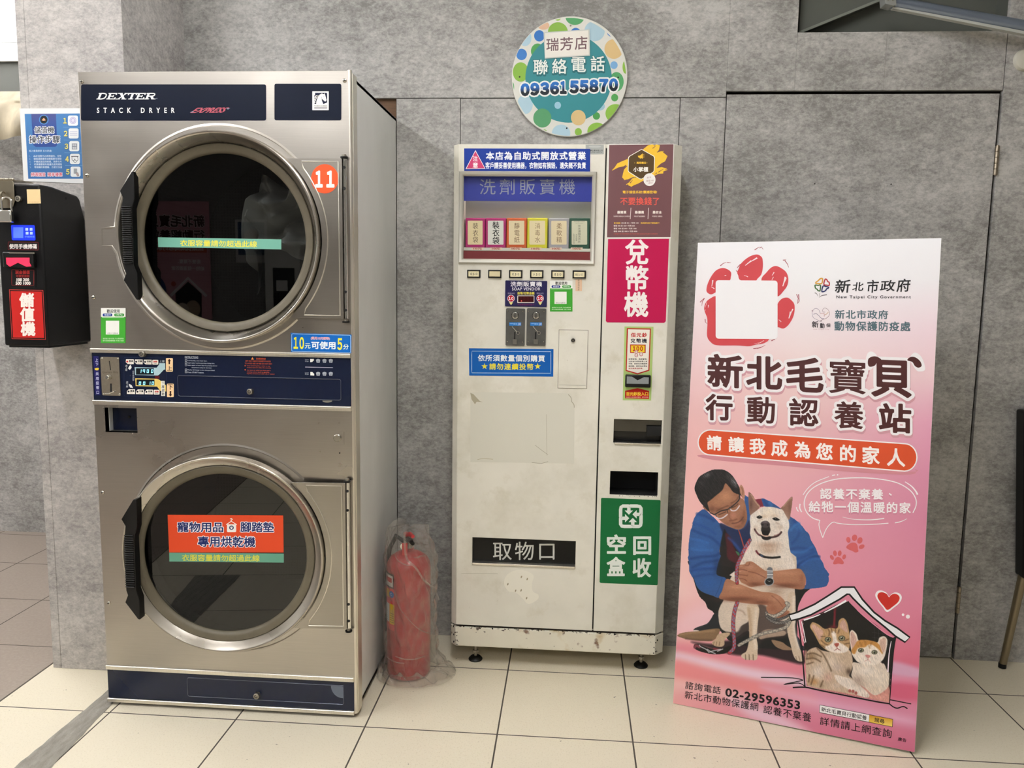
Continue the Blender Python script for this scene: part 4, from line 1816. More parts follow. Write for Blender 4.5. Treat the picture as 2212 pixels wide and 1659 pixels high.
# header sticker, corner plate
p = Print(PV, V3)
p.poly([(1690, 18), (1930, 16), (1930, 142), (1690, 146)], '#b3b6b3')
p.text('香港華企業有限公司', 1700, 82, 1915, 104, '#2c3030', .012)
p.text('WWW.AYKJY.COM.TW', 1700, 110, 1912, 126, '#2c3030', .012)
p.ell(1812, 42, 82, 14, '#c6c9c6')
p.build('maker_plate', vend)
p = Print(PV, V3)
p.base = .0014
p.poly([(78, 66), (1750, 72), (1748, 374), (80, 366)], '#1b3f96')
p.poly([(228, 88), (362, 336), (96, 340)], '#f3eef0')
p.poly([(228, 104), (350, 329), (110, 332)], '#cf4b78')
p.text('注', 196, 168, 258, 236, '#fbf6f6', .02)
p.text('意', 194, 252, 260, 322, '#fbf6f6', .02)
p.text('本店為自助式開放式營業', 370, 112, 1690, 216, '#f6f7fa', .03, sp=1.15)
p.text('客戶請妥善使用機器，衣物如有損毀、遺失概不負責', 362, 250, 1692, 336, '#f6f7fa', .026)
p.build('notice_sticker', vend)

# selection buttons
BCR = mat('button_cream', '#e2d6ae', .4)
for k, (x, s) in enumerate(((57, '袋'), (335, ''), (612, '紙'), (891, '水'), (1171, '柔'), (1454, '精'))):
    r = rect_on(V5, x, 79 + k * 1.6, x + 178, 186 + k * 1.6)
    b = MB()
    fw = .0042
    mitre(b, r, [(0, .0), (.0005, -.006), (.002, -.008), (fw - .001, -.008), (fw, -.004)], VY, BLACKP)
    sb = b.build('selection_button', vend)
    b = MB()
    b.box(r[0] + fw, r[1] - fw, VY - .0065, VY, r[2] + fw, r[3] - fw, BCR)
    b.build('button_face', sb, bevel=.001)
    if s:
        p = Print(Plane((0, VY - .0065, 0)), V5, base=.0002)
        yy = 106 + k * 1.6
        p.rect(x + 28, yy - 4, x + 150, yy + 62, '#f4ebc8')
        p.text(s, x + 38, yy + 10, x + 70, yy + 46, '#3a362c')
        p.text('$10', x + 78, yy + 12, x + 134, yy + 48, '#3a362c')
        p.build('button_lettering', sb)

p = Print(PV, V5)
p.rect(1494, 205, 1580, 362, '#e6c8ac')
p.vtext('奈米洗衣片', 1536, 206, 360, 26, '#5a4a40')
p.build('small_label', vend)

# soap vendor panel
r = rect_on(V5, 561, 223, 1116, 568)
b = MB()
b.prism(rrect(*r, .003), VY - .003, VY, mat('indigo_panel', '#1a164a', .3))
sv = b.build('vendor_panel', vend, bevel=.0006)
p = Print(Plane((0, VY - .003, 0)), V5, base=.0003)
p.text('洗劑販賣機', 632, 236, 1048, 300, '#f2f0f4', .018, sp=1.1)
p.text('SOAP VENDOR', 652, 314, 1026, 352, '#f2f0f4', .012, sp=1.12)
p.text('投幣/兌幣金額', 724, 372, 948, 408, '#e6dd62', .03)
for x in (596, 980):
    p.text('限投10元', x, 380, x + 92, 402, '#b9b2c8')
for x in (638, 1025):
    p.ell(x, 459, 48, 48, '#f4f1f2')
    p.ell(x, 459, 42, 42, '#c0243a')
    p.text('10', x - 30, 440, x + 30, 478, '#f8f4f2', .05)
    p.poly([(x - 28, 508), (x + 28, 510), (x, 548)], '#efe69a')
p.rect(722, 420, 948, 518, '#e9e4d6', r=8)
p.rect(732, 428, 940, 508, '#3d0d12', r=4)
for k in range(4):
    p.text('8', 756 + k * 44, 440, 786 + k * 44, 496, '#551a1c')
p.text('不找零錢 請勿塞卡', 724, 530, 948, 552, '#8c3a66')
p.build('vendor_lettering', sv, print_mat('printed_gloss', .3))
b = MB()
w = Plane((0, VY - .004, 0)).at(*V5([(777, 492)])[0])
b.cyl((w[0], VY - .0046, w[2]), (0, 1, 0), .0012, .001, mat('red_lamp', '#ff4030', .4, emit=('#ff5040', 4)), 10)
b.build('indicator_lamp', sv)

pay_sticker(vend, PV, V5, 1155, 222, 1454, 632, '89101996')

# coin acceptors
COIN = mat('coin_mech_steel', '#6f6f6c', .36, .85, noise=(40, .12, (1, 1, 1)))
for x0_, x1_, off in ((570, 823, 0), (846, 1102, 1)):
    r = rect_on(V5, x0_, 590, x1_, 1086)
    b = MB()
    b.prism(rrect(*r, .004), VY - .006, VY, COIN)
    ca = b.build('coin_acceptor', vend, bevel=.0012)
    PA = Plane((0, VY - .006, 0))
    xc = (x0_ + x1_) / 2
    w = PA.at(*V5([(xc - 4, 685)])[0])
    b = MB()
    b.lathe((w[0], VY - .008, w[2]), (0, 1, 0), [(0, 0.0006), (.008, .0), (.0108, .0006), (.0114, .0024)], CHROME, 32)
    b.lathe((w[0], VY - .0064, w[2]), (0, 1, 0), [(.0114, 0), (.0126, 0)], BLACK, 32)
    b.box(w[0] - .0011, w[0] + .0011, VY - .0088, VY - .006, w[2] - .010, w[2] + .010, BLACK)
    b.build('coin_slot', ca)
    for (u, v) in ((x0_ + 22, 628), (x1_ - 26, 630), (x0_ + 20, 1032), (x1_ - 30, 1036)):
        w = PA.at(*V5([(u, v)])[0])
        b = MB()
        b.lathe((w[0], VY - .009, w[2]), (0, 1, 0), [(0, 0), (.0015, .0003), (.0026, .003)], SCREW, 10)
        b.build('screw', ca)
    p = Print(PA, V5, base=.0003)
    bx = xc - 82
    p.rect(bx, 776, bx + 158, 820, '#2b86cf')
    p.text('投入硬幣', bx + 8, 786, bx + 50, 800, '#cfe6f6')
    p.text('INSERT COIN', bx + 56, 786, bx + 104, 808, '#cfe6f6')
    p.text('10', bx + 114, 783, bx + 150, 813, '#f0f6fb', .03)
    p.build('acceptor_label', ca)
    b = MB()
    w = PA.px(V5([(xc - 44, 828), (xc + 20, 900), (xc + 35, 915), (xc - 8, 905), (xc - 8, 1010), (xc - 54, 998), (xc + 40, 1066)]))
    b.tube([(w[0][0], VY - .009, w[0][1]), (w[1][0], VY - .012, w[1][1])], .0017, CHROME, 8)
    b.lathe((w[2][0], VY - .008, w[2][1]), (0, -1, 0), [(.0048, 0), (.0056, .001), (.0056, .005), (.0046, .006), (.0036, .005), (.0036, .001)], CHROME, 24)
    b.build('return_lever', ca)
    b = MB()
    b.box(w[3][0] - .0022, w[3][0] + .0022, VY - .0066, VY - .004, w[4][1], w[3][1], BLACK)
    b.box(w[5][0], w[6][0], VY - .0095, VY - .006, w[6][1], w[5][1], COIN)
    b.box(w[5][0] + .005, w[6][0] - .005, VY - .0105, VY - .009, w[6][1], w[5][1], CHROME)
    b.build('coin_chute', ca)

# cover plate with lock
r = rect_on(V5, 1270, 880, 1650, 1648)
b = MB()
b.box(r[0] - .0012, r[1] + .0012, VY - .0004, VY + .001, r[2] - .0012, r[3] + .0012, mat('dirty_gap', '#4c4334', .8))
b.box(r[0], r[1], VY - .0025, VY, r[2], r[3], VW)
b.box(r[0] + .003, r[1] - .003, VY - .0028, VY - .002, r[2] + .0095, r[2] + .0102, mat('dirty_gap', '#4c4334', .8))
cpv = b.build('cash_door', vend, bevel=.0006)
w = PV.at(*V5([(1462, 1014)])[0])
b = MB()
b.cyl((w[0], VY - .008, w[2]), (0, 1, 0), .0072, .008, CHROME, 28, bev=.001)
b.lathe((w[0], VY - .0084, w[2]), (0, 1, 0), [(0, 0), (.0052, 0)], BLACKP, 24)
b.lathe((w[0], VY - .0088, w[2]), (0, 1, 0), [(.0016, 0), (.0028, 0)], DULL, 20)
b.build('lock_cylinder', cpv)

p = Print(PV, V5)
p.poly([(80, 1120), (1202, 1130), (1198, 1496), (84, 1482)], '#1266b4')
p.frame(118, 1158, 1166, 1446, 6, '#d9ecf6', dy=6)
p.text('依所須數量個別購買', 200, 1206, 1086, 1290, '#f4f8fb', .024, dy=8, sp=1.12)
p.text('請勿連續投幣', 352, 1320, 934, 1402, '#f1e24a', .024, dy=4, sp=1.18)
for x in (287, 992):
    pts = []
    for k in range(10):
        a = math.radians(-90 + 36 * k)
        rr_ = 44 if k % 2 == 0 else 18
        pts.append((x + rr_ * math.cos(a), 1360 + rr_ * math.sin(a)))
    p.poly(pts, '#f1e24a')
p.build('purchase_sticker', vend)

# pale rectangle left by an old notice, and a rubbed patch
p = Print(PV, V1, base=.0003)
p.poly([(158, 1566), (770, 1572), (790, 1650), (788, 2000), (158, 1990)], '#e1dfd3')
p.poly([(157, 1570), (176, 1578), (215, 1620), (234, 1628), (196, 1624), (186, 1640), (165, 1610)], '#b9b29c')
p.line([(752, 1580), (768, 1598), (772, 1622), (786, 1640), (788, 1660)], 4, '#b3ac98', smooth=3)
p.f = V2
p.line([(630, 100), (632, 250), (634, 355)], 2.5, '#c3bfae')
p.line([(560, 290), (596, 318), (640, 350)], 2.5, '#b3ae9c')
p.line([(540, 398), (600, 404), (640, 392)], 3, '#b3ae9c')
p.line([(204, 380), (240, 372), (300, 378)], 3, '#c2ba9e')
p.build('old_notice_mark', vend, mat_ := print_mat('printed_matt', .6))
p = Print(PV, V2, base=.0003)
p.poly([(372, 1120), (395, 1085), (450, 1062), (510, 1070), (552, 1098), (540, 1150), (548, 1195), (580, 1215), (575, 1245), (520, 1272), (485, 1240), (440, 1200), (400, 1195), (372, 1160)], '#f3f0e4', smooth=5)
for a in ((392, 1150), (476, 1105), (512, 1118), (474, 1188), (508, 1236), (440, 1190)):
    p.ell(a[0], a[1], 4, 8, '#a8a088', rot=20)
p.line([(105, 1084), (330, 1086)], 2, '#c4c0b0')
p.build('rubbed_patch', vend, mat_)

# dispensing flap
b = MB()
x0, x1, z0, z1 = slot
zl = z0 + (z1 - z0) * .075
b.box(x0, x1, VY + .020, VY + .024, zl, z1, mat('black_gloss', '#080808', .2, spec=.2))
b.box(x0 - .004, x0, VY + .012, VY + .05, z0, z1, VW)
b.box(x1, x1 + .004, VY + .012, VY + .05, z0, z1, VW)
b.box(x0, x1, VY + .012, VY + .05, z1, z1 + .004, BLACK)
df = b.build('dispensing_flap', vend)
b = MB()
b.box(x0 + .001, x1 - .001, VY - .004, VY + .02, z0, zl, STEEL2)
b.build('flap_lip', df, bevel=.001)
p = Print(Plane((0, VY + .020, 0)), V2)
p.text('取物口', 300, 888, 680, 1000, '#dcdcd6', .004, sp=1.2)
p.build('flap_lettering', df)

# right column: brown poster ---------------------------------------------
p = Print(PV, V4, base=.001)
p.poly([(96, 84), (1124, 78), (1078, 1556), (76, 1560)], '#eceae4')
BR_ = '#79575a'
p.poly([(116, 96), (1116, 86), (1070, 1530), (82, 1534)], BR_)
YE = '#f2c94c'
p.poly([(640, 165), (720, 100), (790, 86), (820, 104), (850, 88), (905, 100), (890, 170), (862, 214), (930, 190), (985, 236), (1024, 268), (1000, 320), (985, 350), (920, 385), (880, 420), (850, 455), (935, 440), (1005, 462), (960, 500), (955, 540), (880, 545), (820, 575), (640, 655), (560, 700), (500, 722), (460, 748), (410, 722), (415, 688), (470, 620), (500, 590), (410, 630), (350, 638), (316, 600), (330, 540), (345, 480), (400, 420), (330, 430), (240, 450), (160, 490), (200, 445), (240, 385), (300, 355), (400, 315), (420, 270)], YE)
for a, c in (((160, 490), (260, 430)), ((180, 470), (300, 400)), ((960, 190), (900, 240)), ((1020, 480), (940, 500)), ((1010, 460), (900, 470)), ((380, 715), (460, 670)), ((350, 640), (430, 600))):
    p.line([a, c], 10, YE, w1=26)
for a, c in (((790, 150), (840, 110)), ((860, 210), (900, 185)), ((380, 410), (340, 430)), ((470, 612), (560, 590)), ((440, 690), (480, 640)), ((880, 520), (960, 470)), ((860, 530), (820, 555))):
    p.line([a, c], 12, BR_, w1=5)
hx = [(618, 158), (815, 268), (828, 300), (818, 500), (806, 520), (618, 632), (590, 628), (418, 520), (405, 500), (410, 296), (424, 270)]
p.poly(hx, '#f6f3ea')
p.poly([(617 + (a - 617) * .95, 396 + (c - 396) * .955) for a, c in hx], '#5d4a2c')
p.poly([(562, 264), (590, 262), (632, 232), (632, 304), (600, 300), (612, 304), (596, 308), (586, 296), (566, 288)], YE)
p.rect(632, 228, 639, 310, YE)
for a, c in (((646, 250), (660, 240)), ((648, 268), (664, 268)), ((646, 284), (660, 292))):
    p.line([a, c], 6, YE)
p.text('萬眾矚目', 542, 358, 686, 390, YE, .025)
p.ell(512, 376, 5, 6, YE)
p.ell(704, 374, 5, 6, YE)
p.text('小掌櫃', 492, 440, 720, 512, '#f8f5ee', .024)
p.ell(742, 636, 94, 99, '#f4f1ee', n=40)
p.text('首次', 700, 592, 768, 620, '#b58a8a', dy=-8)
p.text('儲值100', 690, 640, 806, 672, '#b58a8a', dy=-10)
p.text('送50', 722, 676, 790, 704, '#b58a8a', dy=-8)
p.text('電子儲值系統!震撼登場!', 326, 806, 858, 852, YE, .022)
p.text('不要換錢了', 288, 912, 892, 1030, '#e2695c', .02, sp=1.06)
for x in (448, 724):
    p.line([(x + 6, 1074), (x - 6, 1248)], 8, '#efe8e2')
for x0_, x1_, s, s2, a0, a1 in ((240, 382, '最簡單', '免用零錢 掃描QRCODE使用', 182, 432), (515, 656, '最優惠', '不用出門 儲值優惠好', 500, 674), (792, 932, '最安全', '不怕弄丟 消費明白', 782, 940)):
    p.text(s, x0_, 1122, x1_, 1166, '#f6f1ea', .022)
    p.text(s2, a0, 1196, a1, 1218, '#e6dcd6', .01)
p.text('首次儲值', 188, 1298, 288, 1324, YE, .02)
p.text('100 送 50 = 可用 150', 302, 1298, 572, 1322, '#efe8e2', .015)
p.text('洗烘都完成!不要換錢了!', 604, 1298, 900, 1324, YE, .015)
for k, (s, x1_) in enumerate((('儲值 500 送 150 = 可用 650', 512), ('儲值 1000 送 300 = 可用 1300', 540), ('儲值 3000 送 1000 = 可用 4000', 552))):
    p.text(s, 184, 1342 + k * 43, x1_, 1366 + k * 43, '#efe8e2', .015)
p.text('小掌櫃不收次使用費用,也不會有期限,儲值後的點數可長期使用', 180, 1470, 868, 1492, '#c96a5c')
p.build('brown_poster', vend)

p = Print(PV, V1, base=.0007)
p.poly([(994, 632), (1364, 632), (1344, 1136), (1334, 1145), (988, 1142), (980, 1134)], '#bf1d59')
p.vtext('兌幣機', 1170, 634, 1112, 150, '#fbf6f4', .025, 1164)
p.build('exchange_sticker', vend)

p = Print(PV, V6, base=.0006)
p.poly([(350, 90), (720, 94), (690, 1038), (327, 1034)], '#b6cf86')
p.poly([(378, 112), (688, 116), (668, 656), (516, 704), (364, 658)], '#b8261f')
p.poly([(394, 126), (673, 130), (654, 645), (517, 688), (378, 648)], '#f5f1e8')
p.text('佰元鈔', 432, 172, 636, 226, '#c22a22', .03, sp=1.2)
p.text('兌幣機', 428, 246, 634, 300, '#1f1c30', .026, sp=1.2)
p.rect(421, 320, 620, 428, '#b8261f', dy=2)
p.rect(432, 332, 607, 418, '#f0d63c', dy=2)
p.text('100', 458, 346, 582, 400, '#c22a22', .05)
for x, y in ((500, 424), (500, 458), (562, 446)):
    p.ell(x, y, 26, 30, '#f5eeea')
    p.ell(x, y, 22, 25, '#b84a50')
    p.ell(x, y, 15, 18, '#f5eeea')
    p.text('10', x - 9, y - 9, x + 9, y + 9, '#b84a50')
for k, s in enumerate(('鈔票破損、過度皺摺、', '沾染油污或是鈔票上有', '字跡、都會造成機器辨', '識困難、請更換鈔票後')):
    p.text(s, 402, 498 + k * 30, 640, 516 + k * 30, '#23201e', .02)
p.text('或另換其他鈔票。', 402, 617, 586, 636, '#b8362c', .02)
p.poly([(357, 912), (517, 878), (664, 914), (662, 1018), (356, 1010)], '#bb1f18')
p.text('百元鈔投入口', 372, 928, 650, 974, '#f4dc4e', .03)
p.text('(限用百元鈔票等新舊版、請勿折疊)', 368, 986, 652, 1008, '#f0c8be')
p.build('bill_sticker', vend)
r = rect_on(V6, 357, 706, 680, 864)
b = MB()
b.box(r[0], r[1], VY - .016, VY, r[2], r[3], BLACKP)
ba = b.build('bill_acceptor', vend, bevel=.003)
PA = Plane((0, VY - .016, 0))
w = PA.px(V6([(380, 728), (445, 732), (518, 780), (600, 738), (660, 742), (658, 826), (378, 822)]))
b = MB()
b.prism([tuple(x) for x in w][::-1], VY - .0166, VY - .012, mat('bill_slot_grey', '#8b9092', .3))
b.build('bill_slot', ba)

# coin return cup
b = MB()
x0, x1, z0, z1 = cup
zl = z0 + (z1 - z0) * .07
b.box(x0, x1, VY + .045, VY + .049, zl, z1, mat('cup_dark', '#2a2926', .25))
b.box(x0 - .003, x0, VY + .012, VY + .049, z0, z1, BLACKP)
b.box(x1, x1 + .003, VY + .012, VY + .049, z0, z1, BLACKP)
b.box(x0, x1, VY + .012, VY + .049, z1, z1 + .003, BLACKP)
b.box(x0, x1, VY + .012, VY + .049, z0, zl, BLACKP)
cu = b.build('coin_cup', vend)
b = MB()
w = PV.px(V6([(222, 1575), (805, 1622), (642, 1370), (822, 1500), (212, 1440)]))
b.box(w[0][0], w[1][0], VY - .004, VY + .03, w[1][1] + .002, z0 + .002, STEEL2)
b.build('cup_lip', cu, bevel=.0008)
b = MB()
b.box(x0, x1, VY + .022, VY + .0235, w[4][1], z1, mat('cup_flap', '#5e5c57', .06, .9))
b.box(w[2][0], x1, VY + .012, VY + .02, w[3][1], w[2][1], BLACK)
b.build('cup_flap', cu)
# open hole
b = MB()
x0, x1, z0, z1 = hole
b.box(x0 - .003, x1 + .003, VY + .10, VY + .104, z0 - .003, z1 + .003, BLACK)
for q in ((x0 - .003, x0, z0, z1), (x1, x1 + .003, z0, z1), (x0, x1, z1, z1 + .003), (x0, x1, z0 - .003, z0)):
    b.box(q[0], q[1], VY + .006, VY + .104, q[2], q[3], BLACK)
b.build('open_hole', vend)
b = MB()
for k in range(14):
    x = x0 + (x1 - x0) * RNG.uniform(0, 1)
    b.cyl((x, VY - .0003, z0 - RNG.uniform(-.001, .003)), (0, 1, 0), RNG.uniform(.0008, .002), .002, MATS['rust_black'], 6)
b.build('rust_stain', vend)

# recycling sticker
p = Print(PV, V2, base=.0006)
p.poly([(972, 616), (1332, 630), (1336, 636), (1318, 1152), (1312, 1156), (966, 1142), (959, 1136), (968, 622)], '#15703f')
W_ = '#eef3ee'
cx, cy = 1152, 730


def arm(rot, wv=21):
    c, s = math.cos(rot), math.sin(rot)

    def T(a, d):
        return (cx + a * c - d * s, cy + a * s + d * c)
    p.line([T(-12, -34), T(-12, -61), T(-4, -63), T(40, -63), T(56, -60), T(63, -50), T(63, -14), T(60, -8)], wv, W_)
    p.poly([T(-38, -36), T(14, -36), T(-12, -10)], W_)


for k in range(4):
    arm(math.radians(90 * k))
p.text('空', 1008, 846, 1118, 958, W_, .03)
p.text('回', 1170, 858, 1274, 966, W_, .03)
p.text('盒', 1006, 984, 1114, 1096, W_, .03)
p.text('收', 1166, 992, 1274, 1104, W_, .03)
p.build('recycling_sticker', vend)
b = MB()
for k in range(60):
    x = RNG.uniform(FA, FB)
    b.cyl((x, VY - .0016, .1405 + RNG.normal(0, .0018)), (0, 1, 0), RNG.uniform(.0006, .0022), .002, MATS['rust_black'], 7)
for k in range(26):
    s = RNG.choice([0, 1])
    b.cyl(((FA - .004 + RNG.uniform(-.006, .012)) if s == 0 else (FB + RNG.uniform(-.02, .012)), VY - .0014, RNG.uniform(.072, .14)), (0, 1, 0), RNG.uniform(.0006, .0022), .012, MATS['rust_black'], 7)
b.build('rust_stain', vend)


# ------------------------------------------------------------------ round sign on the wall
S1 = fr(1080, 20, .18083)
SY = WY - .014
PS = Plane((0, SY, 0))
c0 = PS.px(S1([(828, 808)]))[0]
RS = .5 * (PS.px(S1([(1522, 808)]))[0][0] - PS.px(S1([(136, 808)]))[0][0])
sign = thing('round_sign', 'round bubble-patterned board with a phone number on the wall above the vending machine', 'sign', (c0[0], WY - .007, c0[1]))
b = MB()
b.cyl((c0[0], SY, c0[1]), (0, 1, 0), RS, .010, mat('sign_board', '#d9d8cf', .4), 96, bev=.0015)
b.cyl((c0[0], SY + .010, c0[1]), (0, 1, 0), RS * .5, .004, BLACKP, 24)
b.build('board', sign)
p = Print(PS, S1, base=.0004)
SHADE = [(690, 110, 34, 28, '#9cbf66'), (895, 92, 112, 96, '#5fa870'), (1130, 262, 122, 120, '#b7d2de'), (692, 268, 118, 112, '#92bb53'), (470, 318, 62, 68, '#3f7ec4'),
         (905, 280, 60, 58, '#3f7ec4'), (300, 345, 76, 96, '#b7d2de'), (520, 195, 70, 50, '#e2bfa3'), (258, 540, 64, 68, '#4a86c8'), (248, 750, 94, 116, '#92bb53'),
         (1360, 475, 112, 118, '#e0c592'), (1362, 668, 44, 46, '#86b4dc'), (1345, 275, 66, 56, '#3f7ec4'), (1500, 690, 36, 80, '#92bb53'), (1392, 866, 86, 116, '#5fa870'),
         (1370, 1056, 42, 45, '#5aa35c'), (1380, 1245, 120, 112, '#92bb53'), (1152, 1275, 43, 45, '#5aa35c'), (1160, 1460, 116, 106, '#92bb53'), (936, 1465, 42, 46, '#92bb53'),
         (730, 1480, 110, 102, '#b7d2de'), (525, 1470, 40, 36, '#92bb53'), (300, 1135, 92, 118, '#b7d2de'), (300, 1300, 28, 32, '#5aa35c'), (148, 930, 22, 60, '#5fa870'), (1190, 1160, 64, 50, '#a9cbd9'), (450, 500, 80, 90, '#5aa35c')]
CX, CY, CRX, CRY = 828, 808, 688, 716


def clipped(cx, cy, rx, ry, col):
    pts = []
    for i in range(40):
        t = 2 * math.pi * i / 40
        x, y = cx + rx * math.cos(t), cy + ry * math.sin(t)
        d = math.hypot((x - CX) / CRX, (y - CY) / CRY)
        if d > .985:
            x, y = CX + (x - CX) * .985 / d, CY + (y - CY) * .985 / d
        pts.append((x, y))
    p.poly(pts, col)


for q in SHADE:
    clipped(*q)
p.ell(820, 825, 516, 530, '#3f8f96', n=72)
clipped(690, 1148, 39, 43, '#a3cadb')
clipped(506, 1300, 108, 114, '#5f9d70')
clipped(936, 1295, 88, 92, '#dcc290')
for s, x0, x1, y0, y1 in (('聯', 400, 572, 604, 778), ('絡', 626, 796, 592, 768), ('電', 856, 1024, 574, 748), ('話', 1086, 1250, 560, 740)):
    p.text(s, x0 + 4, y0 + 14, x1 + 4, y1 + 14, '#22696f', .065)
    p.text(s, x0, y0, x1, y1, '#2c7880', .055)
    p.text(s, x0, y0, x1, y1, '#f3f5f0', .014)
for pas in (0, 1):
    for i, ch in enumerate('0936155870'):
        x0 = 254 + i * 117.4
        y0 = 893 - i * 6.6
        w = 92 if ch != '1' else 66
        if pas == 0:
            p.text(ch, x0, y0, x0 + w, y0 + 138, '#f3f4f2', .15)
        else:
            p.text(ch, x0 + 3, y0 + 4, x0 + w - 3, y0 + 134, '#000', .075, grad=('#2f78c4', '#12202c', .22, .72))
            if ch == '1':
                p.rect(x0 - 8, y0 + 118, x0 + w + 8, y0 + 144, '#14222e')
p.build('sign_print', sign)
p = Print(Plane((0, SY - .0022, 0)), S1, base=.0004)
p.poly([(520, 275), (1070, 240), (1076, 556), (536, 590)], '#c9cbc4')
p.poly([(540, 285), (1055, 252), (1062, 542), (540, 577)], '#e9e5dc')
for s, x0, x1, y0, y1 in (('瑞', 556, 700, 350, 500), ('芳', 722, 868, 340, 494), ('店', 896, 1042, 328, 484)):
    p.text(s, x0, y0, x1, y1, '#5c2730', .014, dy=-8)
p.build('taped_label', sign, mat_l := print_mat('laminated_paper', .34, .3))
b = MB()
for (u, v) in ((843, 195),):
    w = PS.at(*S1([(u, v)])[0])
    b.lathe((w[0], SY - .003, w[2]), (0, 1, 0), [(0, 0), (.0022, .0004), (.0034, .003)], SCREW, 12)
b.build('screw', sign)
for (u, v) in ((235, 808), (1412, 815), (798, 1421)):
    b = MB()
    w = PS.at(*S1([(u, v)])[0])
    b.cyl((w[0], SY - .0008, w[2]), (0, 1, 0), .0028, .001, BLACK, 14)
    b.build('screw_hole', sign)

# white disc at the right edge of the photo
q = Plane((0, WY - .01, 0)).at(2216, 128)
b = MB()
b.lathe((q[0], WY, q[2]), (0, -1, 0), [(0, .016), (.020, .016), (.032, .013), (.036, .006), (.036, 0)], mat('ivory_plastic', '#c4c1b4', .4), 40)
b.cyl((q[0] + .0, WY - .0165, q[2] - .024), (0, 1, 0), .003, .003, BLACK, 10)
ds = b.build('wall_cap')
tag(ds, 'ivory round plastic cap fixed to the wall beside the flush door', 'wall cap')

# ------------------------------------------------------------------ instruction poster on the pillar
PYL = Plane((0, .253, 0))
L1 = fr(40, 230, .10854)
po = thing('instruction_poster', 'blue and white instruction poster on the pillar above the black kiosk', 'poster', (-.2, .252, 1.74))
p = Print(PYL, L1, base=.0015, step=.00004)
p.poly([(28, 42), (1300, 36), (1385, 1536), (108, 1486)], '#e8e9e8')
p.quad([(128, 150), (1290, 140), (1372, 1440), (200, 1440)], ['#5588ba', '#4f80b4', '#4c7aac', '#4270a6'])
p.poly([(262, 150), (750, 148), (776, 770), (740, 806), (350, 808), (300, 770)], '#35508e')
p.quad([(262, 150), (750, 148), (760, 400), (272, 400)], ['#53598c', '#53598c', '#3a5593', '#3a5593'])
p.ell(510, 264, 96, 96, '#5a90c8')
p.ell(510, 264, 74, 80, '#23262c')
p.poly([(470, 278), (500, 236), (520, 236), (548, 278), (510, 286)], '#e2b08c')
for s, x0, x1, y0, y1 in (('儲值機', 322, 716, 404, 536), ('操作步驟', 222, 830, 582, 730)):
    p.text(s, x0, y0, x1, y1, '#eef0f2', .075)
    p.text(s, x0, y0, x1, y1, '#343a44', .012)
for k in range(5):
    ym = 284 + k * 254
    xs = 1090 + k * 13
    p.rect(xs - 100, ym - 102, xs + 98, ym + 102, '#eef0f0', r=36)
    x = 932 + k * 14
    p.text(str(k + 1), x - 30, ym - 46, x + 32, ym + 54, '#3a4a52', .085)
    p.text(str(k + 1), x - 32, ym - 48, x + 30, ym + 52, '#e9e08c', .04)
    if k < 4:
        p.line([(892 + k * 14, ym + 130), (1320, ym + 134)], 6, '#86b0d6')
for a, rr_ in ((0, 70), (60, 56), (120, 44), (180, 30)):
    p.ell(1090, 280, rr_, rr_ * 1.05, ('#c3bfd6', '#d8d6e4', '#b9b5cf', '#dcd9e6')[a // 60], rot=a)
for yy in (506, 542, 574):
    p.line([(1030, yy), (1176, yy)], 12, '#c8ccdc')
p.rect(1068, 738, 1172, 856, '#8e949c')
p.text('現金', 1080, 752, 1160, 790, '#e4e6e8', .02)
p.text('儲值', 1080, 806, 1160, 846, '#e4e6e8', .02)
p.line([(1056, 996), (1198, 996)], 14, '#2b3036')
p.line([(1070, 1000), (1070, 1060), (1096, 1080), (1118, 1112), (1150, 1110), (1176, 1075), (1190, 1058), (1180, 1000)], 8, '#2b3036', smooth=3)
p.line([(1096, 1080), (1122, 1066), (1126, 1040), (1136, 1070), (1160, 1078)], 8, '#2b3036', smooth=3)
p.rect(1104, 1236, 1172, 1340, '#a3a7ab', r=8)
p.poly([(1140, 1330), (1152, 1316), (1190, 1318), (1216, 1390), (1176, 1396)], '#b5a4a0')
p.line([(1140, 1330), (1152, 1316), (1190, 1318), (1210, 1380)], 6, '#5f6266')
p.text('加入會員即享 五大好處:', 214, 864, 670, 906, '#c9d6e0', .012)
for k, s in enumerate(('未來消費不必再帶錢包、兌幣', '儲值滿額還有加贈點數可領取', '手機就是您的帳號、免帶卡片', '好康優惠擁有最優先使用權利', '零接觸的新體驗、方便又快速')):
    yy = 968 + k * 55
    p.text(str(k + 1) + '.', 218 + k * 3, yy + 6, 246 + k * 3, yy + 38, '#b4c6d6')
    p.text(s, 304 + k * 4, yy, 858 + k * 4, yy + 42, '#d3dde6', .012)
for s, x0, x1 in (('掃碼儲值', 254, 540), ('獨享優惠', 586, 876)):
    p.text(s, x0, 1318, x1, 1392, '#efe6ea', .10)
    p.text(s, x0, 1318, x1, 1392, '#d0546a', .012)
p.build('printed_sheet', po)

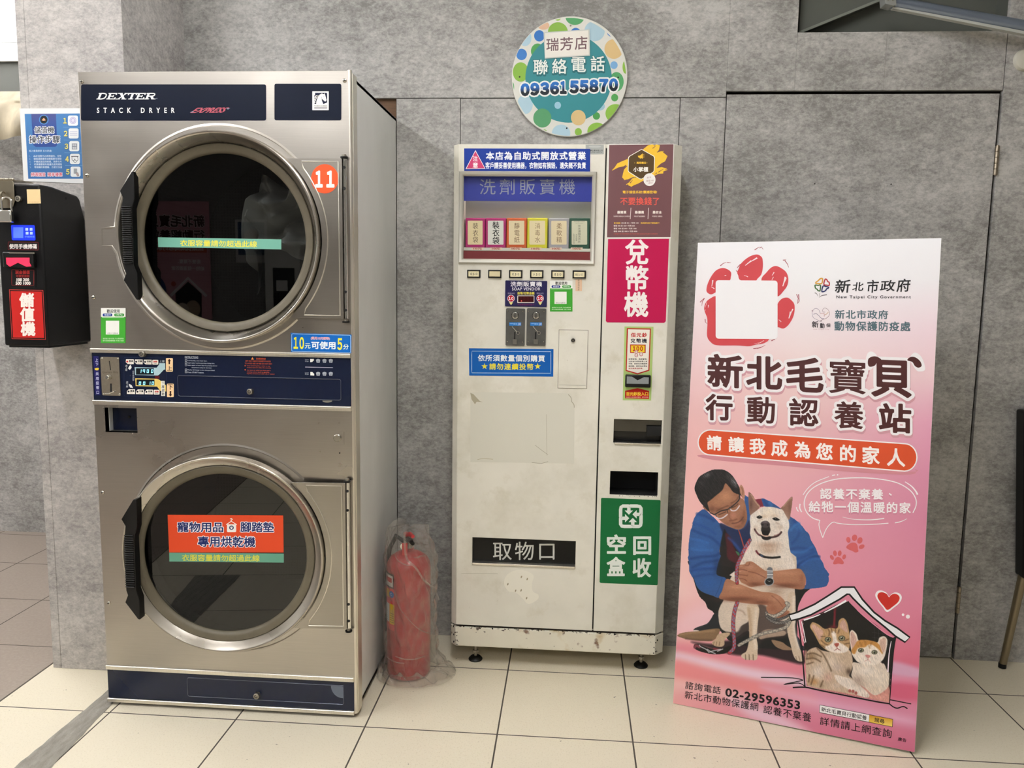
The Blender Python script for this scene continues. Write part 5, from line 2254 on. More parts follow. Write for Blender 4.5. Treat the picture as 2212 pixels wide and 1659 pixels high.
# ------------------------------------------------------------------ recharge kiosk on the pillar
K1, K2 = fr(0, 350, .25922), fr(0, 370, .11458)
KX0, KX1, KY, KYB = -.3, -.16, .042, .2525
PK = Plane((0, KY, 0))
KZ0 = PK.px([(100, 748)])[0][1]
KZ1 = PK.px([(100, 398)])[0][1]
KX0 = PK.px([(9, 740)])[0][0]
kio = thing('recharge_kiosk', 'black wall-mounted payment kiosk with blue screen and red bill slot on the pillar', 'payment kiosk', ((KX0 + KX1) / 2, .15, KZ0))
KB = mat('kiosk_black', '#060607', .38, spec=.28)
b = MB()
zt = KZ1
poly = [(KY, KZ0), (KYB, KZ0), (KYB, zt - .085), (KYB - .022, zt - .022), (KYB - .035, zt - .013), (KY + .055, zt), (KY, zt)]
n = len(poly)
vs = [(KX0, y, z) for y, z in poly] + [(KX1, y, z) for y, z in poly]
b.add(vs, [tuple(range(n)), tuple(range(n, 2 * n))[::-1]] + [(i, (i + 1) % n, n + (i + 1) % n, n + i) for i in range(n)], KB)
b.build('case', kio, bevel=.006, seg=4)
b = MB()
b.box(KX0 + .008, KX1 - .006, KY + .01, KYB - .01, KZ0 - .006, KZ0 + .001, BLACK)
b.build('bottom_plate', kio)


def krect(f, x0, y0, x1, y1, pl=PK):
    q = pl.px(f([(x0, y0), (x1, y0), (x1, y1), (x0, y1)]))
    return ((q[0][0] + q[3][0]) / 2, (q[1][0] + q[2][0]) / 2, (q[2][1] + q[3][1]) / 2, (q[0][1] + q[1][1]) / 2)


r = krect(K2, 222, 1014, 664, 1304)
b = MB()
b.prism(rrect(*r, .004), KY - .0015, KY + .002, mat('lcd_screen', '#0a1460', .3, emit=('#1a3df2', .9)))
sc = b.build('screen', kio)
p = Print(Plane((0, KY - .0015, 0)), K2, base=.0003)
lcd = print_mat('lcd_print', .3)
nt = lcd.node_tree
nt.links.new(nt.nodes['Attribute'].outputs['Color'], nt.nodes['Principled BSDF'].inputs['Emission Color'])
nt.nodes['Principled BSDF'].inputs['Emission Strength'].default_value = .7
p.rect(252, 1058, 440, 1258, '#5a78ea')
for x, y in ((480, 1068), (562, 1068), (486, 1142), (566, 1142)):
    p.rect(x, y, x + 52, y + 52, '#9fb4f4', r=6)
p.text('手機掃碼', 468, 1214, 650, 1252, '#5f7cf0', .02)
p.build('screen_print', sc, lcd)
b = MB()
r = krect(K1, 45, 752, 300, 882)
b.box(r[0], r[1], KY - .012, KY, r[2], r[3], BLACKP)
ba = b.build('bill_acceptor', kio, bevel=.003)
w = Plane((0, KY - .012, 0)).px(K1([(52, 798), (246, 798), (246, 838), (262, 868), (222, 872), (150, 838), (84, 872), (56, 850)]))
b = MB()
b.prism([tuple(x) for x in w][::-1], KY - .013, KY - .008, mat('red_lit_slot', '#d02040', .3, emit=('#ff2e4c', 1.0)))
b.build('lit_bill_slot', ba)
b = MB()
r2 = krect(K1, 80, 752, 290, 764, Plane((0, KY - .012, 0)))
b.box(r2[0], r2[1], KY - .014, KY - .011, r2[2], r2[3], DULL)
b.build('acceptor_edge', ba)
p = Print(PK, K1, base=.0012)
p.rect(62, 655, 330, 742, '#0e0d0e', dy=4)
p.frame(70, 666, 320, 730, 3, '#8c3034', dy=3)
p.text('使用手機掃碼', 80, 684, 308, 722, '#e9e4df', .03, dy=1)
p.build('scan_label', kio)
p = Print(PK, K1, base=.0012)
p.rect(92, 890, 300, 1040, '#0f0d0e', dy=4)
p.frame(100, 898, 284, 1026, 3, '#9a2a2a', dy=3)
p.text('現金儲值', 130, 904, 250, 934, '#a8322f', .03)
p.text('可接受面額', 136, 940, 248, 962, '#962e2b', .02)
p.text('100 200', 142, 970, 244, 992, '#efeae4', .04)
p.text('500 1000', 134, 998, 256, 1022, '#efeae4', .04)
p.build('cash_label', kio)
p = Print(PK, K1, base=.0012)
p.poly([(74, 1058), (366, 1064), (388, 1484), (96, 1478)], '#1a0c0c')
p.poly([(78, 1062), (362, 1068), (384, 1480), (100, 1474)], '#c24a44')
p.poly([(82, 1066), (358, 1072), (380, 1476), (104, 1470)], '#1a0c0c')
p.poly([(90, 1076), (350, 1080), (370, 1466), (112, 1462)], '#c02c28')
p.vtext('儲值機', 222, 1090, 1450, 122, '#f6efe8', .04, 240)
p.build('recharge_sticker', kio)
p = Print(PK, K2, base=.0012)
p.poly([(508, 342), (760, 340), (776, 606), (522, 610)], '#e8cfa2')
p.text('1944083', 552, 572, 744, 590, '#b08a5c')
p.build('code_sticker', kio)
b = MB()
for i in range(9):
    for j in range(9):
        x = 580 + (i - 4) * 26 + (j % 2) * 13
        y = 770 + (j - 4) * 26
        if math.hypot(x - 580, y - 770) < 112:
            w = PK.at(*K2([(x, y)])[0])
            b.cyl((w[0], KY - .0004, w[2]), (0, 1, 0), .0011, .001, BLACK, 6)
b.build('speaker_grille', kio)
w = PK.at(*K2([(372, 522)])[0])
b = MB()
b.cyl((w[0], KY - .010, w[2]), (0, 1, 0), .0085, .012, DULL, 24, bev=.001)
b.lathe((w[0], KY - .0105, w[2]), (0, 1, 0), [(.0026, 0), (.0042, 0), (.0042, .001)], BLACK, 20, .5, 5.8)
b.build('lock_cylinder', kio)
w = Plane((KX1, 0, 0), (0, 1, 0), (0, 0, 1)).at(*K1([(552, 303)])[0])
b = MB()
b.cyl((KX1 - .001, w[1], w[2]), (1, 0, 0), .0035, .002, BLACK, 12)
b.build('case_rivet', kio)
# hasp over the top front edge
HS = mat('hasp_nickel', '#a79f8d', .28, 1.0)
r = krect(K2, -60, 180, 290, 700)
b = MB()
hz0, hz1 = r[2], r[3]
hx0, hx1 = r[0], r[1]
pl = [(hx0, hz1), (hx1 - .004, hz1), (hx1, hz1 - .004), (hx1, hz0 + .022), (hx1 - .006, hz0 + .006), (hx1 - .016, hz0), (hx0, hz0)]
ob = krect(K2, 40, 330, 180, 540)
b.prism(pl[::-1], KY - .005, KY - .001, HS)
hp = b.build('hasp', kio, bevel=.001)
b = MB()
for k in range(4):
    b.cyl((hx0 + (hx1 - hx0) * (k + .05) / 4, KY - .002, hz1 + .003), (1, 0, 0), .0042, (hx1 - hx0) * .225, HS, 14, bev=.0005)
b.box(hx0, hx1 + .022, KY, KY + .05, hz1 - .001, hz1 + .0015, HS)
b.build('hinge', hp)
b = MB()
sx_, sz_ = (ob[0] + ob[1]) / 2, (ob[2] + ob[3]) / 2 - .004
b.lathe((sx_, KY - .012, sz_), (1, 0, 0), [(.008, -.003), (.011, -.003), (.011, .003), (.008, .003), (.008, -.003)], HS, 24)
b.build('staple', hp)
# padlock hanging from the hasp
PLK = Plane((0, KY - .026, 0))
r = krect(K2, -70, 728, 205, 962, PLK)
lk = thing('padlock', 'steel padlock hanging from the hasp of the black kiosk', 'padlock', ((r[0] + r[1]) / 2, KY - .018, r[2]))
b = MB()
b.box(r[0], r[1], KY - .026, KY - .010, r[2], r[3], CHROME)
b.build('lock_body', lk, bevel=.003)
s0 = krect(K2, 0, 500, 180, 728, PLK)
b = MB()
xa, xb_, zz = s0[0], s0[1], r[3]
zz2 = s0[3] - .008
pts = [(xa, KY - .018, zz - .004), (xa, KY - .018, zz2)] + [((xa + xb_) / 2 - (xb_ - xa) / 2 * math.cos(math.pi * k / 10), KY - .018, zz2 + .010 * math.sin(math.pi * k / 10)) for k in range(1, 10)] + [(xb_, KY - .018, zz2), (xb_, KY - .018, zz - .004)]
b.tube(pts, .0026, CHROME, 10)
b.build('shackle', lk)

# ------------------------------------------------------------------ beige cover high in the passage
b = MB()


def cover(a, c):
    x = -1.9 + a * 1.545
    t = c * math.pi * .62
    r_ = .12
    y = 1.62 - .10 - r_ * math.sin(t) + .012 * math.sin(a * 60 + c * 3) * (c > .25)
    z = 2.214 - c * .232 + .010 * math.sin(a * 31 + c * 5) * c
    if a > .93:
        z += ((a - .93) / .07) ** 2 * .012 * c
    return (x, y, z)


b.grid(cover, 110, 20, mat('stained_beige', '#8f846e', .75, noise=(14, .25, (1.5, 1, .6))))
cv = b.build('beam_cover')
tag(cv, 'stained beige cover with soft folds under the dark beam left of the pillar', 'cover')

# ------------------------------------------------------------------ fluorescent batten at the upper right
PT = Plane((0, .56, 0))
w = PT.px([(1906, -10), (1906, 18), (2300, 92), (2300, 62)])
ft = thing('batten_light', 'unlit fluorescent batten slanting in front of the dark recess above the door', 'light fitting', (w[:, 0].mean(), .56, w[:, 1].mean()))
ALU = mat('bluish_aluminium', '#8793a8', .28, .85)
b = MB()
q = PT.px([(1926, 5), (2300, 73)])
b.tube([(q[0][0], .56, q[0][1]), (q[1][0], .56, q[1][1])], .0185, ALU, 28)
b.build('housing', ft)
b = MB()
q = PT.px([(1926, 15), (1926, 20), (2300, 94), (2300, 86)])
b.prism([tuple(x) for x in q], .550, .570, mat('lamp_tube_off', '#aeb0aa', .4))
b.build('tube', ft, bevel=.001)
b = MB()
q = PT.px([(1904, -12), (1928, -8), (1930, 16), (1922, 18), (1906, 14)])
b.prism([tuple(x) for x in q], .535, .580, mat('bracket_grey', '#9b9e9b', .4, .5))
w = PT.at(1912, 4)
br = b.build('end_bracket', ft, bevel=.001)
b = MB()
for u in (1912, 1922):
    w = PT.at(u, 4)
    b.cyl((w[0], .532, w[2]), (0, 1, 0), .0045, .004, SCREW, 12, bev=.001)
b.build('screw', br)

# ------------------------------------------------------------------ folded chair at the right edge
ch = thing('folding_chair', 'black chair with metal legs at the right edge beside the flush door', 'chair', (3.1, .55, 0))
b = MB()
PCH = Plane((0, .60, 0))
w = PCH.px([(2165, 1440), (2219, 1200)])
leg = [(w[0][0], .60, .002), (w[1][0], .60, w[1][1])]
b.tube([leg[0], leg[1]], [.012, .0155], mat('chair_steel', '#8d816a', .34, .9), 16)
b.lathe(leg[0], (0, 0, 1), [(0, -.001), (.013, 0), (.013, .016)], BLACKP, 16)
b.build('leg', ch)
b = MB()
w2 = PCH.px([(2200, 1245), (2203, 885), (2330, 880), (2330, 1240)])
b.prism([tuple(x) for x in w2], .57, .625, BLACKP)
b.build('seat', ch, bevel=.008, seg=3)
b = MB()
b.tube([(leg[0][0] + .33, .60, .002), (leg[1][0] + .24, .60, leg[1][2])], [.012, .0155], MATS['chair_steel'], 16)
b.build('leg', ch)

# ------------------------------------------------------------------ fire extinguisher in its plastic bag
E1 = fr(780, 1120, .21698)
EX, EY = .862, .345
ex = thing('fire_extinguisher', 'red fire extinguisher standing between the dryer and the vending machine', 'fire extinguisher', (EX, EY, 0))
RED = mat('extinguisher_red', '#a81f24', .38, coat=.3, noise=(5, .12, (1, 1, 1)))
PE = Plane((0, EY, 0))


def ez(y):
    return PE.at(*E1([(470, y)])[0])[2]


zs_ = ez(330)
rE = .074
b = MB()
zn = ez(255)
prof = [(0, .004), (rE - .010, .004), (rE - .003, .008), (rE, .018), (rE, zs_ - .050), (rE - .003, zs_ - .034), (rE - .012, zs_ - .018), (rE - .030, zs_ - .005), (.028, zs_ + .002), (.018, zs_ + .006), (.018, zs_ + .016), (0, zs_ + .016)]
b.lathe((EX, EY, 0), (0, 0, 1), prof, RED, 56)
b.build('cylinder', ex)
b = MB()
b.cyl((EX, EY, zs_ + .014), (0, 0, 1), .016, .034, DULL, 20, bev=.002)
b.cyl((EX - .012, EY - .014, zs_ + .026), (0, -1, 0), .011, .012, CHROME, 20)
vv = b.build('valve', ex)
b = MB()
for dz, tilt in ((.044, .16), (.060, .34)):
    b.tube([(EX - .010, EY, zs_ + dz), (EX + .012, EY - .03, zs_ + dz + .03 * tilt), (EX + .026, EY - .055, zs_ + dz + .05 * tilt - .006)], [.009, .008, .006], BLACKP if dz < .05 else RED, 10)
b.build('lever', vv)
b = MB()
b.tube([(EX - .016, EY, zs_ + .036), (EX - .045, EY + .01, zs_ + .05), (EX - .070, EY + .02, zs_ + .0), (EX - .082, EY + .02, zs_ - .10), (EX - .080, EY + .02, .14)], .008, BLACKP, 10)
b.build('hose', ex)
b = MB()
w = PE.px(E1([(440, 215), (495, 215), (492, 360), (444, 362)]))
b.prism([(x - .004, z) for x, z in w], EY - .034, EY - .031, mat('red_tag', '#c4151a', .4))
b.build('safety_tag', ex)


# label wrapped round the left front of the cylinder
def on_cyl(s, z, off):
    a = (s + .015) / rE
    return (EX + (rE + off) * math.sin(a), EY - (rE + off) * math.cos(a), z)


class CylPrint(Print):
    """Print bent round the cylinder: s runs along the skin."""

    def __init__(self):
        super().__init__(Plane((0, EY - rE, 0)), E1, base=.0004, step=.00005)

    def _add(self, st, faces, col):
        w = np.array([on_cyl(a, z, self.off) for a, z in np.asarray(st)])
        c = np.asarray(col, float)
        if c.ndim == 1:
            c = np.repeat(c[None, :], len(w), 0)
        self.V.append(w)
        self.C.append(c)
        self.F += [tuple(self.n + i for i in q) for q in faces]
        self.n += len(w)


p = CylPrint()
PEc = p.p


class _Raw:
    def px(self, uv):
        return np.atleast_2d(np.asarray(uv, float))
    N = np.array([0, -1, 0.])


def strip(pp, s0, s1, z0, z1, col):
    n_ = 8
    st = [(s0 + (s1 - s0) * i / n_, z) for z in (z0, z1) for i in range(n_ + 1)]
    pp._add(st, [(i, i + 1, n_ + 2 + i, n_ + 1 + i) for i in range(n_)], lin(col))
    pp.up()


z = [ez(y) for y in (495, 515, 640, 650, 740, 790, 985, 1045)]
strip(p, -.112, -.050, z[7], z[0], '#d2575a')
strip(p, -.112, -.052, z[2], z[0], '#3d3a3a')
strip(p, -.108, -.056, z[2] + .006, z[1], '#e2dedb')
strip(p, -.102, -.062, z[2] + .020, z[1] - .008, '#c24a46')
strip(p, -.098, -.074, z[4] + .002, z[3] - .002, '#d9b23a')
strip(p, -.110, -.076, z[6] + .004, z[5] - .002, '#c9ced0')
for k in range(5):
    zz = z[6] + .010 + k * .007
    strip(p, -.108, -.080, zz, zz + .0016, '#8a9094')
strip(p, -.074, -.050, z[6], z[5], '#d9b52f')
for k in range(5):
    zz = z[6] + .006 + k * .0075
    strip(p, -.071, -.053, zz, zz + .002, '#7d6a24')
cs, cz, cr = -.063, (z[3] + z[4]) / 2, .0115
st = [(cs, cz)] + [(cs + cr * math.cos(2 * math.pi * i / 24), cz + cr * math.sin(2 * math.pi * i / 24)) for i in range(24)]
p._add(st, [(0, 1 + i, 1 + (i + 1) % 24) for i in range(24)], lin('#2b6fb4'))
p.up()
st = [(cs + (r_) * math.cos(math.radians(60 + 240 * i / 12)), cz + r_ * math.sin(math.radians(60 + 240 * i / 12))) for i in range(13) for r_ in (.0040, .0055)]
p._add(st, [(2 * i, 2 * i + 1, 2 * i + 3, 2 * i + 2) for i in range(12)], lin('#e6eef4'))
p.build('safety_label', ex)

# bag
BAG = bpy.data.materials.new('clear_polythene')
BAG.use_nodes = True
nt = BAG.node_tree
nt.nodes.clear()
o_ = nt.nodes.new('ShaderNodeOutputMaterial')
tr = nt.nodes.new('ShaderNodeBsdfTransparent')
tr.inputs[0].default_value = (.985, .98, .97, 1)
gl = nt.nodes.new('ShaderNodeBsdfGlossy')
gl.inputs['Roughness'].default_value = .13
df_ = nt.nodes.new('ShaderNodeBsdfDiffuse')
df_.inputs[0].default_value = L4('#d0c8bc')
lw = nt.nodes.new('ShaderNodeLayerWeight')
lw.inputs[0].default_value = .35
m1 = nt.nodes.new('ShaderNodeMixShader')
m1.inputs[0].default_value = .12
m2 = nt.nodes.new('ShaderNodeMixShader')
tc = nt.nodes.new('ShaderNodeTexCoord')
nz = nt.nodes.new('ShaderNodeTexNoise')
nz.inputs['Scale'].default_value = 24
nz.inputs['Detail'].default_value = 5
nz.inputs['Distortion'].default_value = 1.5
bp = nt.nodes.new('ShaderNodeBump')
bp.inputs['Distance'].default_value = .012
bp.inputs['Strength'].default_value = .8
mp = nt.nodes.new('ShaderNodeMapping')
mp.inputs['Scale'].default_value = (1, 1, .45)
nt.links.new(tc.outputs['Object'], mp.inputs[0])
nt.links.new(mp.outputs[0], nz.inputs['Vector'])
nt.links.new(nz.outputs[0], bp.inputs['Height'])
nt.links.new(bp.outputs[0], gl.inputs['Normal'])
nt.links.new(bp.outputs[0], lw.inputs['Normal'])
fmul = nt.nodes.new('ShaderNodeMath')
fmul.operation = 'MULTIPLY'
fmul.inputs[1].default_value = .6
nt.links.new(lw.outputs['Facing'], fmul.inputs[0])
nt.links.new(tr.outputs[0], m1.inputs[1])
nt.links.new(df_.outputs[0], m1.inputs[2])
nt.links.new(fmul.outputs[0], m2.inputs[0])
nt.links.new(m1.outputs[0], m2.inputs[1])
nt.links.new(gl.outputs[0], m2.inputs[2])
nt.links.new(m2.outputs[0], o_.inputs[0])

b = MB()
ztop = ez(90)


def bag(a, c):
    t = 2 * math.pi * a
    zz = ztop * (1 - c)
    h = zz / ztop
    base = .0885 + .003 * math.sin(3 * t + 9 * h)
    if h > .80:
        k = (h - .80) / .20
        base = base * (1 - k) + (.050 + .012 * math.sin(2 * t + 1)) * k
        if h > .995:
            base = .012
    wr = .0030 * math.sin(17 * t + 23 * h) + .0026 * math.sin(9 * t - 41 * h + 2 * math.sin(5 * t)) + .0022 * math.sin(31 * h + 5 * t)
    r_ = base + wr
    if h < .16:
        k = (1 - h / .16)
        r_ += .010 * k * (1 + .5 * math.sin(5 * t)) + .007 * math.sin(70 * h + 3 * t) * k
        if math.sin(t) < .6 and math.cos(t) > 0:
            r_ += .045 * k * max(0, math.cos(t)) ** 2 * (1 if math.sin(t) < .3 else .5)
    x = EX + r_ * math.cos(t) + (.006 if h < .7 else .006 - .03 * (h - .7))
    y = EY + .004 + r_ * math.sin(t)
    x = max(x, .7625 if h > .05 else .7625)
    y = min(y, WY - .012)
    return (x, y, max(.003 + .002 * math.sin(9 * t) ** 2, zz + (.012 * math.sin(3 * t + 1) + .02 * (math.cos(t) < -.5) * abs(math.cos(t)) if h > .85 else 0)))


b.grid(bag, 110, 120, BAG, wrap=True)
# slack folds lying on the tiles at the right


def fold(a, c):
    t = a * math.pi * 1.15 - .25
    r_ = .088 + .070 * c * (.45 + .55 * max(0, math.cos(t - .05)) ** 2)
    z_ = .006 + .030 * math.sin(c * 3.1) * (.5 + .5 * math.sin(11 * t + 4 * c)) + .012 * math.sin(23 * t) * c * (1 - c) + .022 * (1 - c)
    return (max(.7625, EX + .005 + r_ * math.cos(-t)), EY + .004 + r_ * math.sin(-t), max(.003, z_))


b.grid(fold, 80, 22, BAG)
# diagonal crease bands in the film
for pts, rr_ in ((((430, 130), (450, 380), (540, 500), (610, 640), (690, 780), (735, 900)), .0040), (((330, 720), (380, 880), (470, 1000), (560, 1110), (650, 1200)), .0016),
                 (((280, 190), (320, 290), (350, 400), (430, 455), (500, 470)), .0016), (((215, 1400), (330, 1430), (430, 1440)), .002), (((340, 1375), (470, 1405), (620, 1410)), .002)):
    q = []
    for x, y in smooth_loop(pts, 6, False):
        w = Plane((0, EY - .088, 0)).at(*E1([(x, y)])[0])
        dx = (w[0] - EX) / .088
        yy = EY - .0895 * math.sqrt(max(.02, 1 - min(.98, dx * dx)))
        q.append((w[0], yy, w[2]))
    b.tube(q, rr_, BAG, 6)
bg = b.build('plastic_bag', recalc=False)
tag(bg, 'dusty clear plastic bag pulled over the red fire extinguisher', 'plastic bag')


# ------------------------------------------------------------------ adoption standee
SW, SH = .69468, 1.48324
SO = (1.74529, .23158, .0012)
SR = (-.13316547, -.01123007, -.31854493)
SM = np.array(Euler(SR).to_matrix())
PB_ = Plane(SO, SM[:, 0], SM[:, 2])
SLOC = (Matrix.Translation(SO) @ Euler(SR).to_matrix().to_4x4()).inverted()
A = fr(1480, 1000, .14467)
B = fr(1450, 1200, .14467)
C = fr(1680, 1250, .18079)
D = fr(1580, 1060, .09644)
P1, P2 = fr(1440, 500, .33751), fr(1440, 980, .40924)
PWF, LG, BT, BB = fr(1500, 520, .14469), fr(1740, 580, .12206), fr(1450, 1440, .24412), fr(1690, 1010, .14919)


class Canvas:
    """Grid of ink dots over part of the printed picture (photo pixels, sRGB values)."""

    def __init__(self, u0, v0, u1, v1, step):
        self.us = np.arange(u0, u1 + 1e-6, step)
        self.vs = np.arange(v0, v1 + 1e-6, step)
        self.U, self.V = np.meshgrid(self.us, self.vs)
        self.I = np.zeros(self.U.shape + (3,))
        self.mask = np.zeros(self.U.shape)
        self.f = ID

    def _dist(self, pts, soft):
        P = np.asarray(pts, float)
        m = soft * 1.5 + 2
        i0, i1 = np.searchsorted(self.us, [P[:, 0].min() - m, P[:, 0].max() + m])
        j0, j1 = np.searchsorted(self.vs, [P[:, 1].min() - m, P[:, 1].max() + m])
        if i1 <= i0 or j1 <= j0:
            return None
        X, Y = self.U[j0:j1, i0:i1], self.V[j0:j1, i0:i1]
        return (slice(j0, j1), slice(i0, i1)), X, Y, P

    def _blend(self, sl, a, col, mask=True):
        c = np.array([int(col[i:i + 2], 16) / 255 for i in (1, 3, 5)])
        self.I[sl] = self.I[sl] * (1 - a[..., None]) + c * a[..., None]
        if mask:
            self.mask[sl] = np.maximum(self.mask[sl], a)

    def poly(self, pts, col, soft=.6, alpha=1.0, sm=5, clip=None):
        P = self.f(smooth_loop(pts, sm) if sm else pts)
        r = self._dist(P, soft)
        if r is None:
            return
        sl, X, Y, P = r
        d = np.full(X.shape, 1e9)
        ins = np.zeros(X.shape, bool)
        for k in range(len(P)):
            a, b = P[k - 1], P[k]
            e = b - a
            L = e @ e
            if L < 1e-9:
                continue
            t = np.clip(((X - a[0]) * e[0] + (Y - a[1]) * e[1]) / L, 0, 1)
            d = np.minimum(d, (X - a[0] - t * e[0]) ** 2 + (Y - a[1] - t * e[1]) ** 2)
            if a[1] != b[1]:
                c = (a[1] > Y) != (b[1] > Y)
                ins ^= c & (X < (b[0] - a[0]) * (Y - a[1]) / (b[1] - a[1]) + a[0])
        d = np.sqrt(d) * np.where(ins, 1, -1)
        t = np.clip(.5 + d / (2 * soft), 0, 1)
        al = t * t * (3 - 2 * t) * alpha
        if clip is not None:
            al = al * clip[sl]
        self._blend(sl, al, col)

    def line(self, pts, w, col, soft=.6, alpha=1.0, sm=5, w1=None):
        P = self.f(smooth_loop(pts, sm, False) if sm else pts)
        s = abs((self.f([(1, 0)]) - self.f([(0, 0)]))[0][0])
        r = self._dist(P, soft + w * s)
        if r is None:
            return
        sl, X, Y, P = r
        al = np.zeros(X.shape)
        n = len(P) - 1
        for k in range(n):
            a, b = P[k], P[k + 1]
            e = b - a
            L = max(e @ e, 1e-9)
            t = np.clip(((X - a[0]) * e[0] + (Y - a[1]) * e[1]) / L, 0, 1)
            d = np.sqrt((X - a[0] - t * e[0]) ** 2 + (Y - a[1] - t * e[1]) ** 2)
            ww = (w if w1 is None else w + (w1 - w) * k / max(1, n - 1)) * s / 2
            al = np.maximum(al, np.clip(.5 + (ww - d) / (2 * soft), 0, 1))
        self._blend(sl, al * alpha, col)

    def blob(self, cx, cy, rx, ry, col, alpha, rot=0, clip=None):
        """soft touch of ink; only tints what is already printed."""
        q = self.f([(cx, cy)])[0]
        s = abs((self.f([(1, 0)]) - self.f([(0, 0)]))[0][0])
        rx, ry = rx * s, ry * s
        c_, s_ = math.cos(math.radians(rot)), math.sin(math.radians(rot))
        dx, dy = self.U - q[0], self.V - q[1]
        a = (dx * c_ + dy * s_) / rx
        b = (-dx * s_ + dy * c_) / ry
        al = alpha * np.exp(-(a * a + b * b) * 1.4) * self.mask
        if clip is not None:
            al = al * clip
        self._blend((slice(None), slice(None)), al, col, False)

    def ell(self, cx, cy, rx, ry, col, soft=.5, alpha=1.0, rot=0):
        c_, s_ = math.cos(math.radians(rot)), math.sin(math.radians(rot))
        self.poly([(cx + rx * math.cos(t) * c_ - ry * math.sin(t) * s_, cy + rx * math.cos(t) * s_ + ry * math.sin(t) * c_) for t in np.linspace(0, 2 * math.pi, 20, endpoint=False)], col, soft, alpha, 0)

    def fur(self, region, amt, ang, length=5, seed=1):
        """short hair strokes: directional streaks in brightness."""
        rg = np.random.default_rng(seed)
        n = rg.normal(0, 1, self.U.shape)
        dx, dy = math.cos(math.radians(ang)), math.sin(math.radians(ang))
        acc = np.zeros_like(n)
        for k in range(-length, length + 1):
            acc += np.roll(np.roll(n, int(round(k * dx)), 1), int(round(k * dy)), 0)
        acc /= acc.std()
        self.I = np.clip(self.I * (1 + amt * acc * region)[..., None], 0, 1)

    def region(self, pts, soft=3):
        k = Canvas.__new__(Canvas)
        k.us, k.vs, k.U, k.V, k.f = self.us, self.vs, self.U, self.V, self.f
        k.I = np.zeros_like(self.I)
        k.mask = np.zeros_like(self.mask)
        k.poly(pts, '#ffffff', soft)
        return k.mask


# printed background: pink wash with soft ribbons -------------------------------
BG_B = np.array([0, .08, .18, .27, .36, .46, .56, .66, .76, .84, .92, 1.0])
BG_C = np.array([[(242, 242, 246)] * 3, [(241, 237, 240), (240, 240, 243), (240, 238, 242)], [(240, 220, 224), (239, 228, 231), (238, 216, 225)],
                 [(238, 206, 209), (238, 215, 214), (235, 204, 210)], [(235, 193, 194), (232, 196, 196), (224, 166, 188)], [(237, 187, 186), (229, 178, 184), (215, 147, 173)],
                 [(240, 191, 187), (228, 168, 180), (212, 139, 165)], [(241, 196, 188), (225, 155, 172), (215, 142, 164)], [(241, 203, 199), (222, 146, 166), (212, 128, 152)],
                 [(236, 176, 178), (224, 140, 154), (208, 108, 132)], [(236, 180, 178), (220, 150, 172), (212, 140, 166)], [(234, 172, 172), (216, 136, 158), (204, 112, 138)]], float)


def bg(U_, V_):
    st = PB_.px(np.stack([U_.ravel(), V_.ravel()], 1))
    a = np.clip(st[:, 0] / SW, 0, 1) * 2
    b = np.clip(1 - st[:, 1] / SH, 0, 1)
    i = np.minimum(a.astype(int), 1)
    fa = (a - i)[:, None]
    j = np.clip(np.searchsorted(BG_B, b, 'right') - 1, 0, len(BG_B) - 2)
    fb = ((b - BG_B[j]) / (BG_B[j + 1] - BG_B[j]))[:, None]
    c = (BG_C[j, i] * (1 - fa) + BG_C[j, i + 1] * fa) * (1 - fb) + (BG_C[j + 1, i] * (1 - fa) + BG_C[j + 1, i + 1] * fa) * fb
    return (c / 255).reshape(U_.shape + (3,))


def ribbons(cv):
    cv.f = P2
    cv.poly([(55, 880), (200, 800), (420, 800), (300, 940), (55, 960)], '#f1d3dc', 22, .55)
    cv.poly([(40, 1000), (300, 1030), (700, 1090), (760, 1160), (500, 1130), (200, 1080), (40, 1050)], '#e08a98', 14, .8)
    cv.poly([(40, 1045), (180, 1075), (420, 1130), (700, 1180), (760, 1230), (500, 1200), (250, 1150), (40, 1090)], '#ead0df', 10, .9)
    cv.poly([(40, 1085), (250, 1140), (480, 1200), (760, 1270), (780, 1330), (560, 1290), (300, 1230), (40, 1180)], '#e58f92', 12, .9)
    cv.poly([(500, 1230), (700, 1260), (900, 1310), (1200, 1370), (1320, 1400), (1320, 1440), (1000, 1380), (700, 1320)], '#e2b2cd', 14, .75)
    cv.poly([(40, 1190), (260, 1230), (420, 1280), (300, 1290), (100, 1250), (40, 1250)], '#f0c3c0', 14, .7)
    cv.poly([(330, 1290), (480, 1330), (680, 1420), (760, 1480), (560, 1440), (420, 1380)], '#ecd0e0', 14, .8)
    cv.poly([(1180, 1095), (1345, 1140), (1345, 1185), (1180, 1165)], '#d4a9c3', 6, .95)
    cv.poly([(1180, 1170), (1345, 1195), (1345, 1230), (1180, 1215)], '#dc9ab4', 8, .9)
    cv.poly([(1180, 1205), (1345, 1222), (1345, 1300), (1180, 1290)], '#cf6480', 10, .9)
    cv.poly([(760, 1420), (1320, 1500), (1320, 1580), (900, 1500)], '#cf7c96', 20, .6)


